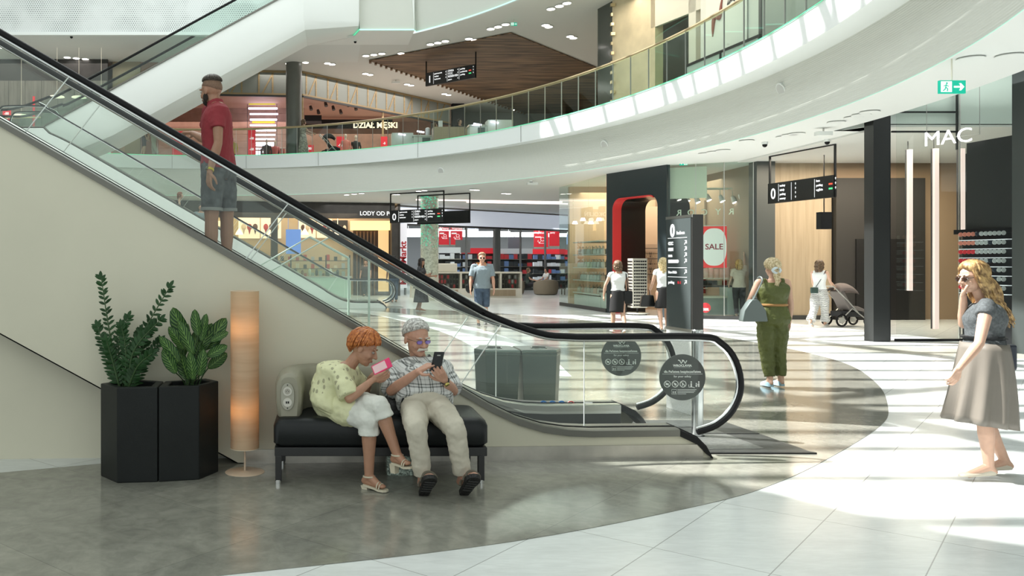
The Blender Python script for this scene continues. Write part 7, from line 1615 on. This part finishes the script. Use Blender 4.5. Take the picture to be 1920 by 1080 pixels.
p1, J1 = small('woman with brown bob, white top and black miniskirt walking near the portal', (6.60, 19.25, .015), 86, 1.64, SK_B, hairm=hbr, fall=.10, tops=(m_wt, dict(t0=.18, sleeve=.25, infl=1.06)), bottoms=('skirt', m_bk, dict(t=.22, length=.50, w0=.145, w1=.19, d0=.115, d1=.15, folds=2, amp=.004)), stride=-.45, arms=((5, 10, 15), (8, 24, 12)), wide=1.03, seed=21)
bt = thing('shoulder_bag', 'black shoulder bag of the brown-haired woman left of the portal', 'bag', J1.sh[1]); c = J1.sh[1] + Vector((.04, -.07, -.52)); MB().obox(c + Vector((-.10, -.03, -.15)), (.2, 0, 0), (0, .09, 0), (0, 0, .30)).build('body', 'black', bt, bevel=.03); MB().tube([c + Vector((0, 0, .15)), J1.sh[1] + Vector((.0, -.06, .0)), J1.sh[1] + Vector((-.01, 0, .065)), c + Vector((.02, .08, .15))], .012, 6).build('strap', 'black', bt)
p2, J2 = small('long blond woman in white top and black skirt holding a black handbag beside the totem', (7.92, 20.0, .015), 80, 1.70, SK_B, hairm=hair_mat('honey_hair', (.42, .30, .13), (.78, .66, .40)), fall=.26, tops=(m_wt, dict(t0=.18, sleeve=.3, infl=1.05)), bottoms=('skirt', m_bk, dict(t=.24, length=.50, w0=.135, w1=.19, d0=.11, d1=.16, folds=5, amp=.008)), stride=.3, arms=((5, 8, 15), (10, 14, 40)), wide=.95, seed=22)
bt = thing('handbag', 'black leather handbag carried by the long blond woman', 'bag', J2.wr[-1]); c = J2.wr[-1] + Vector((-.08, -.03, -.02)); MB().loft([[c + Vector((x*w_, y*.06, z)) for x, y in ((-1, -1), (1, -1), (1, 1), (-1, 1))] for z, w_ in ((-.38, .17), (-.36, .18), (-.1, .13))]).build('body', mat('black_glossy_leather', (.012, .013, .013), .25), bt, bevel=.02); MB().tube([c + Vector((-.06, 0, -.12)), c + Vector((-.04, 0, .02)), c + Vector((.04, 0, .02)), c + Vector((.06, 0, -.12))], .01, 6).build('handle', 'black', bt)
# ---- man in blue shirt
m_bs = mat('grey_blue_shirt', (.20, .25, .28), .75, bump=(15, .3)); mj = mat('blue_denim', (.055, .085, .13), .85, noise=(10, .3))
p3, J3 = small('man in grey-blue short-sleeved shirt and denim shorts walking towards the escalator', (3.93, 21.4, .015), -96, 1.84, SK_C, fem=False, hairm=hair_mat('sandy_hair', (.22, .13, .07), (.42, .28, .17)), hends=(46, 72, 100), tops=(m_bs, dict(t0=-.06, sleeve=.8, infl=1.12, cuff=1.15)), bottoms=('legs', mj, dict(to=1.0, loose=1.1, name='shorts')), shoe=(.06, .05, .05), stride=.35, arms=((6, 12, 12), (8, 10, 14)), wide=1.08, seed=23, locks=80)
k = J3.k; r_ = J3.hf.cross(J3.hu).normalized(); c = J3.head; g = thing('sunglasses', 'dark sunglasses worn by the man in the grey-blue shirt', 'glasses', c)
for s in (1, -1): MB().ell(c + r_*(s*.033) + J3.hf*.094 + Vector((0, 0, .003)), (.028, .008, .02), [r_, J3.hf, J3.hu], 10).build('lens', 'rubber', g)
b2 = thing('shoulder_strap_bag', 'dark bag strap on the shoulder of the man in the grey-blue shirt', 'bag', J3.sh[1]); s_ = J3.sh[1]; MB().tube([s_ + Vector((-.03, -.13, -.45)), s_ + Vector((.05, -.12, -.1)), s_ + Vector((.05, -.02, .085)), s_ + Vector((.03, .12, -.1)), s_ + Vector((-.06, .1, -.45))], .016, 6).build('strap', 'black', b2); MB().ell(s_ + Vector((-.08, .12, -.55)), (.10, .06, .13), n=12).build('body', 'black', b2)
# ---- woman in dark floral dress, man behind her
m_fl = mat('dark_floral_dress', (.03, .03, .035), .8, noise=(22, .85, 2))
p4, J4 = small('woman with long black hair in dark floral dress looking at her phone by the column', (3.13, 27.9, .015), -30, 1.72, SK_D, hairm=hdk, fall=.24, tops=(m_fl, dict(t0=.15, sleeve=.6, infl=1.1)), bottoms=('skirt', m_fl, dict(t=.3, length=.78, w0=.15, w1=.26, d0=.12, d1=.24, folds=9, amp=.015)), shoe=(.30, .12, .06), stride=.2, arms=((25, 12, 80), (20, 10, 75)), hnod=20, seed=24, vox=.014)
ph, *_ = phone('dark smartphone held by the woman in the floral dress', J4.wr[1] + J4.hd[1]*.1 + Vector((0, -.02, .03)), (0, 1, 0), (.3, 0, 1), (1, 0, -.3), mat('phone_black', (.01, .01, .012), .2))
p5, J5 = small('man in black t-shirt and blue jeans walking away near the ice cream shop', (2.70, 33.6, .015), 95, 1.84, SK_D, fem=False, hairm=hdk, hends=(46, 74, 105), tops=(mat('black_tee', (.02, .025, .03), .8), dict(t0=-.05, sleeve=.6)), bottoms=('legs', mj, dict(to=1.95, loose=1.0)), shoe=(.03, .03, .03), stride=.25, seed=25, vox=.016, locks=50)
# ---- woman with pushchair
m_zeb = mat('black_white_print', (.5, .5, .48), .8); N, L, b = nodes_of(m_zeb); tc = N.new('ShaderNodeTexCoord'); wv = N.new('ShaderNodeTexWave'); wv.inputs['Scale'].default_value = 11; wv.inputs['Distortion'].default_value = 6; wv.bands_direction = 'Z'; L.new(tc.outputs['Object'], wv.inputs[0]); cr = N.new('ShaderNodeValToRGB'); cr.color_ramp.elements[0].position = .3; cr.color_ramp.elements[0].color = (.10, .10, .10, 1); cr.color_ramp.elements[1].position = .5; cr.color_ramp.elements[1].color = (.68, .68, .65, 1); L.new(wv.outputs[0], cr.inputs[0]); L.new(cr.outputs[0], b.inputs['Base Color'])
p6, J6 = small('dark-haired woman in white vest and patterned wide trousers pushing a pushchair', (12.22, 21.1, .015), 40, 1.66, SK_B, hairm=hbr, fall=.16, tops=(m_wt, dict(t0=.1, sleeve=0, infl=1.05)), bottoms=('legs', m_zeb, dict(to=1.9, loose=1.35, hemr=.085)), shoe=(.5, .5, .48), stride=.5, arms=((30, 8, 35), (26, 8, 30)), turn=-25, wide=.98, seed=26)
bt = thing('shoulder_bag', 'small dark green crossbody bag of the woman with the pushchair', 'bag', J6.pel); c = J6.pel + Vector((-.20, -.12, .04)); MB().obox(c + Vector((-.09, -.03, -.08)), (.18, 0, 0), (0, .06, 0), (0, 0, .15)).build('body', mat('dark_green_leather', (.03, .06, .05), .5), bt, bevel=.02); MB().tube([c + Vector((.03, -.02, .08)), J6.neck + Vector((-.04, -.12, -.2)), J6.sh[1] + Vector((-.03, -.03, .06))], .008, 6).build('strap', 'black', bt)
def pushchair(c, ang, label, seatcol=(.17, .15, .14), sc=1.0):
    c = Vector(c); f = Vector((math.cos(ang), math.sin(ang), 0)); r = Vector((f.y, -f.x, 0)); t = thing('pushchair', label, 'pushchair', c); Q = lambda a, b_, z: c + f*a*sc + r*b_*sc + Z_*z*sc
    fm = mat('pushchair_frame', (.55, .55, .52), .3, .6); dk = mat('pushchair_black', (.02, .02, .022), .7)
    for a, rad_ in ((-.32, .16), (.42, .14)):
        for s in (1, -1):
            w_ = MB().tube([Q(a + math.cos(q)*rad_*.86, s*.26, rad_ + math.sin(q)*rad_*.86) for q in [2*PI*i/24 for i in range(24)]], .024*sc, 8, closed=True).build('wheel', 'rubber', t, smooth=True)
            m2 = MB().cyl(Q(a, s*.24, rad_), Q(a, s*.285, rad_), .075*sc, n=16)
            for q in range(5): m2.cyl(Q(a, s*.26, rad_), Q(a + math.cos(q*1.2566)*rad_*.8, s*.26, rad_ + math.sin(q*1.2566)*rad_*.8), .012*sc, n=5)
            m2.build('hub', fm, w_)
    fr = MB()
    for s in (1, -1): fr.tube([Q(-.32, s*.22, .16), Q(.0, s*.22, .45), Q(.42, s*.22, .15)], .016*sc, 6).tube([Q(.2, s*.22, .3), Q(-.1, s*.22, .62), Q(-.5, s*.2, 1.0)], .016*sc, 6)
    fr.tube([Q(-.5, -.2, 1.0), Q(-.5, .2, 1.0)], .02*sc, 6).build('frame', fm, t)
    MB().obox(Q(-.28, -.2, .24), f*.6*sc, r*.4*sc, Z_*.14*sc).build('basket', dk, t, bevel=.03)
    MB().loft([[Q(a, b_*.2, z) for b_ in (-1, 1)] + [Q(a2, b_*.2, z2) for b_ in (1, -1)] for a, z, a2, z2 in ((.38, .42, .38, .34), (.18, .50, .14, .40), (.0, .52, -.05, .40), (-.22, .92, -.3, .86))]).build('seat', mat('pushchair_seat_%d' % int(seatcol[0]*99), seatcol, .8), t, bevel=.02)
    rings = []
    for i in range(7):
        a = R(10 + 22*i); rings.append([Q(-.12 + .30*math.cos(a)*1.0, .24*math.cos(q), .78 + .30*math.sin(a)*(.4+.6*math.sin(q))) for q in [PI*j/8 for j in range(9)]])
    MB().loft(rings, closed=False, cap=False).build('hood', mat('pushchair_hood_%d' % int(seatcol[0]*99), (.16, .13, .12) if seatcol[0] > .05 else (.02, .02, .02), .8), t, smooth=True, mods=[lambda o: setattr(o.modifiers.new('solid', 'SOLIDIFY'), 'thickness', .015)])
    return t
pushchair((13.02, 21.35, .01), R(8), 'grey and black pushchair pushed past the oak wall')
# ---- assistant reaching up in the shop
p7, J7 = small('shop assistant with orange-blond hair in pale shirt reaching up behind the glass', (12.0, 24.75, .0), 75, 1.68, SK_B, hairm=hair_mat('orange_hair', (.45, .22, .07), (.75, .48, .2)), fall=.15, tops=(mat('pale_peach_shirt', (.66, .52, .44), .8), dict(t0=-.05, sleeve=.6)), bottoms=('legs', mat('black_trousers', (.02, .02, .025), .8), dict(to=1.92)), shoe=(.05, .05, .06), stride=.1, arms=((140, 5, 10), (20, 8, 30)), seed=27, vox=.014, locks=60)
# ---- people seated at the cafe and upstairs, distant riders
def seated_small(label, c, ang, skin, hairm, shirt, trous, z=.46, seed=1):
    J = joints_standing((c[0], c[1], z-.80), math.degrees(ang), 1.66, True, 0, ((25, 8, 50), (25, 8, 50))); f = J.f; u = Vector((0, 0, 1))
    for s in (1, -1):
        J.kn[s] = J.hip[s] + f*.42 + u*.0; J.an[s] = J.kn[s] + f*.05 - u*.38; J.toe[s] = J.an[s] + f*.16 - u*.04
    p = person(label, (c[0], c[1], z)); body(J, p, skin, vox=.015, sm=2, fingers=False); hair(J, p, hairm, ends=(52, 90, 120), locks=50, rad=.018, vol=1.08, fall=.1, seed=seed); top(J, p, shirt, vox=.014, disp=.01, sleeve=.6); legs(J, p, trous, vox=.014, disp=.01, to=1.9); shoes(J, p, mat('shoe_dark', (.03, .03, .03), .5)); return p, J
seated_small('woman with dark hair in white top sitting at the cafe under the red banners', (11.2, 43.2), R(200), SK_B, hdk, m_wt, mat('dark_trousers', (.03, .03, .04), .7), seed=31)
seated_small('person in dark clothes sitting in the cafe left of the woman in white', (10.2, 42.9), R(-20), SK_B, hbr, mat('dark_green_top', (.04, .06, .05), .8), mat('dark_trousers', (.03, .03, .04), .7), seed=32)
seated_small('upper floor attendant in black with face bent over the wood-coloured counter', (5.6, 35.6), R(-60), SK_B, hdk, mat('black_tee', (.02, .025, .03), .8), mat('dark_trousers', (.03, .03, .04), .7), z=Z1F+.62, seed=33)
seated_small('upper floor attendant leaning sideways left of the one in black', (4.6, 35.9), R(-20), SK_C, hbr, mat('dark_brown_top', (.06, .04, .035), .8), mat('dark_trousers', (.03, .03, .04), .7), z=Z1F+.5, seed=34)
small('red-haired woman with ponytail in black vest riding the distant escalator', (-5.2, 30.5, 1.62+.85), 0, 1.64, SK_B, hairm=hair_mat('auburn_hair', (.16, .05, .02), (.3, .1, .05)), fall=.1, tops=(mat('black_tee', (.02, .025, .03), .8), dict(t0=-.0, sleeve=0)), bottoms=('legs', mat('teal_shorts', (.03, .06, .07), .8), dict(to=.5, name='shorts')), shoe=(.03, .03, .03), stride=.1, seed=35, vox=.016, locks=50)
small('bearded man with backpack in grey t-shirt riding the distant escalator', (-4.45, 30.5, 1.95), -75, 1.72, SK_C, fem=False, hairm=hdk, hends=(46, 74, 105), tops=(mat('grey_tee', (.22, .26, .28), .8), dict(t0=-.05, sleeve=.6)), bottoms=('legs', mj, dict(to=1.9)), shoe=(.03, .03, .03), stride=.05, seed=36, vox=.016, locks=50)
small('woman in pale floral dress standing with the pushchair upstairs beside the grey column', (-.95, 36.75, Z1F), 20, 1.66, SK_B, hairm=hbr, fall=.12, tops=(mat('pale_floral', (.42, .38, .34), .8, noise=(16, .6, 2)), dict(t0=.1, sleeve=.5)), bottoms=('skirt', mat('pale_floral', (.42, .38, .34), .8), dict(t=.3, length=.85, w0=.15, w1=.26, d0=.12, d1=.24, folds=8, amp=.012)), shoe=(.3, .2, .15), stride=.2, arms=((35, 8, 40), (35, 8, 40)), seed=37, vox=.016, locks=50)
pushchair((.25, 36.9, Z1F), R(5), 'black pushchair on the upper floor right of the grey column', (.02, .02, .022), 1.0)
small('woman in light trousers walking on the upper floor in front of the red sale panel', (-7.3, 36.3, Z1F), 170, 1.68, SK_B, hairm=hdk, fall=.15, tops=(mat('dark_blue_top', (.05, .07, .09), .8), dict(t0=-.0, sleeve=.4)), bottoms=('legs', mat('pale_trousers', (.4, .36, .3), .8), dict(to=1.9, loose=1.2)), shoe=(.1, .1, .1), stride=.3, seed=38, vox=.016, locks=50)
small('dark-clothed woman beside the one in light trousers on the upper floor', (-7.75, 36.5, Z1F), 0, 1.62, SK_B, hairm=hdk, fall=.15, tops=(mat('black_tee', (.02, .025, .03), .8), dict(t0=-.0, sleeve=.4)), bottoms=('legs', mat('dark_trousers', (.03, .03, .04), .7), dict(to=.9, name='shorts')), shoe=(.1, .1, .1), stride=.2, seed=39, vox=.016, locks=50)
small('shop worker in dark shirt behind the ice cream counter', (1.9, 39.9, 0), -110, 1.72, SK_C, fem=False, hairm=hdk, hends=(46, 74, 105), tops=(mat('dark_brown_top', (.06, .04, .035), .8), dict(t0=-.05, sleeve=.6)), bottoms=('legs', mat('dark_trousers', (.03, .03, .04), .7), dict(to=1.9)), shoe=(.03, .03, .03), stride=.1, seed=40, vox=.018, locks=40)
small('person in dark clothes half hidden behind the man in the grey-blue shirt', (4.05, 27.0, .0), 90, 1.60, SK_C, hairm=hdk, tops=(mat('dark_blue_top', (.05, .07, .09), .8), dict(t0=-.05, sleeve=.6)), bottoms=('legs', mj, dict(to=1.9)), shoe=(.03, .03, .03), stride=.2, seed=41, vox=.018, locks=40) if False else None
# ------------------------------------------------------------------ bench, lamp, planters
t = thing('bench', 'black leather bench with beige padded backrest and power sockets at its left end', 'bench', (.41, 6.45, 0))
def rbox(x0, x1, y0, y1, z0, z1, r, n=6):
    mb = MB(); rings = []
    for z, ins in ((z0, r*.5), (z0+r*.5, 0), (z1-r, 0), (z1-r*.4, r*.25), (z1-r*.08, r*.7), (z1, r*1.3)):
        ring_ = []
        rc = .06
        for cx_, cy_, a0 in ((x1-ins-rc, y1-ins-rc, 0), (x0+ins+rc, y1-ins-rc, 90), (x0+ins+rc, y0+ins+rc, 180), (x1-ins-rc, y0+ins+rc, 270)):
            for i in range(n): a = R(a0 + 90*i/(n-1)); ring_.append(Vector((cx_+rc*math.cos(a), cy_+rc*math.sin(a), z)))
        rings.append(ring_)
    return mb.loft(rings)
rbox(-.375, 1.175, 6.13, 6.80, .27, .475, .055).build('seat', 'leather', t, smooth=True, angle=50)
MB().box((-.365, 6.14, .205), (1.165, 6.78, .268)).build('seat_frame', mat('frame_black_metal', (.014, .014, .015), .4), t, bevel=.004)
for x in (-.34, 1.12):
    for y in (6.155, 6.74):
        l = MB().box((x-.02, y-.02, .03), (x+.025, y+.025, .21)).build('leg', mat('frame_black_metal', (.014, .014, .015), .4), t, bevel=.003); MB().cyl((x, y, .0), (x, y, .035), .024, n=16).build('foot', 'chrome', l, smooth=True)
# curved backrest: rounded roll that starts at the front left and turns along the back
path = [Vector((-.265, 6.22, 0)), Vector((-.265, 6.40, 0)), Vector((-.25, 6.56, 0)), Vector((-.18, 6.68, 0)), Vector((-.05, 6.73, 0)), Vector((.2, 6.74, 0)), Vector((.42, 6.74, 0))]
pth = smooth_poly(path, 4); rings = []
for i, p in enumerate(pth):
    d = (pth[min(i+1, len(pth)-1)] - pth[max(i-1, 0)]); d = Vector((d.x, d.y, 0)).normalized(); n_ = Vector((-d.y, d.x, 0)); hz = .805
    endf = min(1, (i+.4)/3) if i < 3 else 1; w_ = .105*(.80 + .2*endf)
    pr = [(-1, .46), (-1, .60), (-1.0, .70), (-.85, .765), (-.5, .797), (0, hz), (.5, .797), (.85, .765), (1.0, .70), (1, .60), (1, .46)]
    rings.append([Vector((p.x, p.y, 0)) + n_*(a*w_*(.86 if z < .5 else 1)) + Z_*(z if z < .5 else .46 + (z-.46)*(.93+.07*endf)) for a, z in pr])
bk = MB().loft(rings).build('backrest', 'vinyl', t, smooth=True, angle=60, mods=[lambda o: setattr(o.modifiers.new('bevel', 'BEVEL'), 'width', .02)])
c = Vector((-.275, 6.208, .625)); ovp = [c + Vector((.048*math.cos(a), 0, .098*math.copysign(abs(math.sin(a))**.75, math.sin(a)))) for a in [2*PI*i/36 for i in range(36)]]
sk_ = MB().prism(ovp, (0, -.006, 0)).build('socket_plate', mat('socket_plate', (.36, .35, .29), .4), bk)
for dz in (.038, -.042):
    MB().cyl(c + Vector((0, -.006, dz)), c + Vector((0, -.012, dz)), .032, n=28).build('socket', mat('socket_cream', (.58, .56, .50), .35), t)
    if dz > 0: MB().cyl(c + Vector((0, -.0125, dz)), c + Vector((0, -.0135, dz)), .021, n=20).build('socket_recess', mat('socket_shadow', (.38, .36, .31), .5), t); MB().cyl(c + Vector((-.008, -.014, dz)), c + Vector((-.008, -.0145, dz)), .003, n=8).cyl(c + Vector((.008, -.014, dz)), c + Vector((.008, -.0145, dz)), .003, n=8).cyl(c + Vector((0, -.014, dz+.01)), c + Vector((0, -.0155, dz+.01)), .0025, n=8).build('socket_holes', 'black', t)
    else: MB().box((c.x-.012, c.y-.014, c.z+dz-.008), (c.x-.002, c.y-.0125, c.z+dz+.008)).box((c.x+.002, c.y-.014, c.z+dz-.008), (c.x+.012, c.y-.0125, c.z+dz+.008)).build('usb_port', 'black', t)
for dz in (.083, -.085): MB().cyl(c + Vector((0, -.006, dz)), c + Vector((0, -.008, dz)), .005, n=10).build('screw', 'dark', t)
# shiny bag on the floor under the bench
t = thing('paper_bag', 'glittering silver-green carrier bag standing on the floor under the bench', 'bag', W(757, 905, 6.35)); MB().loft([[Vector((x_, y_, z)) for x_, y_ in ((.46-.0*z, 6.38), (.66, 6.38), (.66, 6.5), (.46, 6.5))] for z in (.002, .16)]).build('bag_body', mat('glitter_foil', (.40, .48, .42), .2, .6, noise=(60, .8), bump=(70, 1)), t, bevel=.01)

# floor lamp
lc = Vector((-.613, 6.5, 0)); t = thing('floor_lamp', 'tall cylindrical birch veneer floor lamp glowing in two zones', 'lamp', lc)
MB().lathe(lc, [(.15, .0), (.15, .006), (.145, .009), (.02, .012), (.012, .016)], 48).build('base', mat('lamp_base_cream', (.62, .50, .38), .45), t, smooth=True); MB().cyl(lc + Z_*.012, lc + Z_*1.30, .0075, n=16).build('pole', mat('lamp_base_cream', (.62, .50, .38), .45), t, smooth=True)
mv = wood_mat('birch_veneer', (.50, .38, .25), (.60, .48, .33), (1.2, 1.2, 14), .5); N, L, b = nodes_of(mv); 
tr = N.new('ShaderNodeBsdfTranslucent'); tr.inputs[0].default_value = (.95, .55, .25, 1); mxs = N.new('ShaderNodeMixShader'); mxs.inputs[0].default_value = .25; out = N['Material Output']; L.new(b.outputs[0], mxs.inputs[1]); L.new(tr.outputs[0], mxs.inputs[2]); L.new(mxs.outputs[0], out.inputs[0])
SR = .108; rings = [[lc + Vector((SR*math.cos(2*PI*i/48), SR*math.sin(2*PI*i/48), z)) for i in range(48)] for z in [.187 + 1.198*j/10 for j in range(11)]]
MB().loft(rings, cap=False).build('lamp_shade', mv, t, smooth=True)
for z in (.187, 1.383): MB().tube([lc + Vector((SR*math.cos(a), SR*math.sin(a), z)) for a in [2*PI*i/40 for i in range(40)]], .0022, 6, closed=True).build('rim', mat('rim_cream', (.72, .64, .5), .5), t)
for z in (.48, 1.10):
    MB().ell(lc + Vector((-.015, -.02, z)), (.028, .028, .035), n=14).build('bulb', emis('bulb_warm', (1, .62, .28), 11), t, smooth=True)
    MB().cyl(lc + Vector((0, 0, z-.03)), lc + Vector((0, 0, z+.03)), .012, n=8).build('bulb_holder', 'cream', t)
    for a in (0, PI/2, PI, 3*PI/2): MB().cyl(lc + Z_*(z-.06), lc + Z_*(z-.06) + Vector((SR*.97*math.cos(a), SR*.97*math.sin(a), 0)), .0025, n=5).build('spider_arm', 'steel', t)

# planters
m_pl = mat('planter_black', (.010, .012, .012), .45, noise=(4, .15), bump=(120, .04), spec=.25)
def planter(P_, label):
    c = sum((Vector((x, y, 0)) for x, y in P_), Vector((0, 0, 0)))/len(P_); t = thing('planter', label, 'planter', c); H_ = .695
    ins = lambda f_, z: [c.lerp(Vector((x, y, 0)), f_) + Z_*z for x, y in P_]
    MB().loft([ins(.985, 0.0), ins(1, .012), ins(1, H_), ins(.72, H_), ins(.70, H_-.09), ins(.70, H_-.10)]).build('pot', m_pl, t, bevel=.007)
    MB().prism(ins(.70, H_-.095), (0, 0, .03)).build('soil', mat('dark_soil', (.02, .015, .01), .95, bump=(60, 1)), t); return t, c
pt1, pc1 = planter([(-1.682, 6.384), (-1.504, 6.168), (-1.219, 6.20), (-1.232, 6.50), (-1.50, 6.62)], 'black angular planter at left holding the tall feathery plant')
pt2, pc2 = planter([(-1.212, 6.20), (-.927, 6.268), (-.815, 6.512), (-.93, 6.66), (-1.222, 6.50)], 'black angular planter at right holding the broad striped-leaf plant')
leaf_d = mat('zz_leaf', (.018, .058, .016), .4, noise=(8, .35), spec=.25); stem_m = mat('zz_stem', (.045, .09, .03), .5)
def leafmesh(mb, base, d, nrm, ln, wd_, curl=.15, n=5, mi=0):
    d = unit(d); nrm = unit(Vector(nrm) - d*Vector(nrm).dot(d)); s = d.cross(nrm); rows = []
    for i in range(n+1):
        g = i/n; w_ = wd_*math.sin(PI*min(1, g*.92+.06))**.8*(1 if g < .98 else .1); c = base + d*(ln*g) - nrm*(curl*ln*g*g)
        rows.append([c - s*w_/2 + nrm*w_*.18, c, c + s*w_/2 + nrm*w_*.18])
    o = len(mb.v)
    mb.add([v for r in rows for v in r], [(3*i+a, 3*i+a+1, 3*i+a+4, 3*i+a+3) for i in range(n) for a in (0, 1)], mi)
t = thing('zz_plant', 'tall feathery dark green plant with small paired leaves in the left planter', 'plant', pc1 + Z_*.62)
rg = random.Random(12)
def PX(px, py, dy=0): return W(px, py, 6.42 + dy)
stems = [((228, 722), (205, 620), (190, 522), 0), ((238, 722), (262, 640), (318, 538), -.02), ((226, 722), (200, 665), (183, 612), .06), ((240, 722), (250, 660), (300, 600), -.08), ((245, 722), (270, 680), (300, 640), .05), ((232, 722), (222, 650), (240, 595), .1), ((236, 722), (256, 690), (286, 662), -.1), ((228, 722), (212, 680), (200, 640), -.05), ((240, 722), (244, 670), (262, 620), .12), ((232, 722), (216, 690), (208, 660), .12), ((242, 722), (262, 670), (282, 612), .0), ((234, 722), (236, 660), (228, 612), -.06)]
for si, (a, b_, c, dy) in enumerate(stems):
    A = PX(*a, dy*.4); A.z = .60; pts = smooth_poly([A, PX(*b_, dy), PX(*c, dy*1.6)], 12)
    if len(pts[0]) == 2: pass
    st_ = MB().tube(pts, [.009*(1-.7*i/len(pts)) for i in range(len(pts))], 6).build('stem', stem_m, t, smooth=True)
    mb = MB(); n_ = len(pts)
    for i in range(5, n_):
        p = pts[i]; d = (pts[min(i+1, n_-1)] - pts[i-1]).normalized(); side = d.cross(Vector((0, -1, 0))).normalized(); g = i/n_
        for s in (1, -1):
            az = rg.uniform(-.5, .5); dr = (side*s*(.95) + d*(.55+.3*g) + Vector((0, -1, 0))*az + Vector((0, 0, rg.uniform(-.1, .1)))).normalized(); L_ = .070*(1-.35*g)*rg.uniform(.85, 1.15)
            leafmesh(mb, p + d*rg.uniform(-.01, .01), dr, Vector((0, -.8, .6)) + side*s*.2, L_*1.1, .023, .12)
    leafmesh(mb, pts[-1], d, (0, -1, .2), .06, .028)
    mb.build('leaves', leaf_d, t, smooth=True, angle=None)
# calathea: broad leaves with pale stripes
m_cal = mat('calathea_leaf', (.04, .11, .035), .4, spec=.25); N, L, b = nodes_of(m_cal); at = N.new('ShaderNodeAttribute'); at.attribute_name = 'leafuv'; sp = N.new('ShaderNodeSeparateXYZ'); L.new(at.outputs['Vector'], sp.inputs[0])
ph_ = mth('ADD', mth('MULTIPLY', sp.outputs[0], 46, N, L), mth('MULTIPLY', mth('ABSOLUTE', sp.outputs[1], None, N, L), -16, N, L), N, L); sn_ = mth('SINE', ph_, None, N, L); st2 = mth('GREATER_THAN', sn_, .25, N, L); edge = mth('LESS_THAN', mth('ABSOLUTE', sp.outputs[1], None, N, L), .86, N, L)
mid_ = mth('LESS_THAN', mth('ABSOLUTE', sp.outputs[1], None, N, L), .07, N, L)
mk = mth('MAXIMUM', mth('MULTIPLY', mth('MULTIPLY', st2, edge, N, L), .8, N, L), mid_, N, L)
mx = N.new('ShaderNodeMix'); mx.data_type = 'RGBA'; mx.inputs[6].default_value = (.014, .05, .013, 1); mx.inputs[7].default_value = (.13, .24, .06, 1); L.new(mk, mx.inputs[0]); L.new(mx.outputs[2], b.inputs['Base Color'])
t = thing('calathea', 'bushy plant with broad pale-striped leaves in the right planter', 'plant', pc2 + Z_*.62)
def cal_leaf(base, tip_a, tip_b, wd_, nrm):
    A, B = Vector(tip_a), Vector(tip_b); d = (B-A); ln = d.length; d.normalize(); nrm = unit(Vector(nrm) - d*Vector(nrm).dot(d)); s = d.cross(nrm); n = 14; m_ = 8; V = []; UV = []; Fc = []
    for i in range(n+1):
        g = i/n; w_ = wd_*(math.sin(PI*min(1, g*.95+.03))**.62)*(1 if g < 1 else .02)
        for j in range(m_+1):
            q = j/m_*2-1; V.append(A + d*(ln*g) + s*(q*w_/2) + nrm*(abs(q)**1.5*w_*.16 - .16*ln*(g-.3)**2 + .004*math.sin(g*22)*abs(q))); UV.append((g, q, 0))
    for i in range(n):
        for j in range(m_): a = i*(m_+1)+j; Fc.append((a, a+1, a+m_+2, a+m_+1))
    mb = MB().add(V, Fc); o = mb.build('leaf', m_cal, t, smooth=True, angle=None)
    at_ = o.data.attributes.new('leafuv', 'FLOAT_VECTOR', 'POINT'); at_.data.foreach_set('vector', [x for u_ in UV for x in u_])
    MB().tube(smooth_poly([base, base.lerp(A, .5) + Vector((0, 0, .03)), A + d*ln*.03], 4), .005, 5).build('stalk', mat('calathea_stalk', (.03, .07, .02), .5), o)
LV = [((352, 640), (322, 577), .085), ((345, 655), (317, 612), .06), ((372, 630), (364, 580), .055), ((378, 640), (386, 588), .05), ((384, 655), (424, 596), .080), ((388, 668), (426, 648), .055), ((390, 690), (426, 662), .062), ((350, 690), (328, 650), .07), ((330, 700), (305, 655), .06), ((368, 690), (366, 620), .065), ((380, 690), (372, 640), .065), ((352, 712), (338, 664), .07), ((374, 705), (382, 655), .06), ((345, 670), (350, 606), .06), ((395, 640), (428, 622), .045), ((362, 712), (356, 660), .055), ((336, 680), (300, 630), .06), ((400, 660), (412, 610), .06), ((362, 665), (335, 600), .06), ((374, 660), (398, 606), .06)]
for i, (a, b_, w_) in enumerate(LV):
    dy = rg.uniform(-.12, .12); base = pc2 + Vector((rg.uniform(-.05, .05), rg.uniform(-.05, .05), .60)); cal_leaf(base, PX(*a, dy), PX(*b_, dy*1.4), w_*1.5, Vector((rg.uniform(-.5, .5), -1, rg.uniform(-.1, .5))))
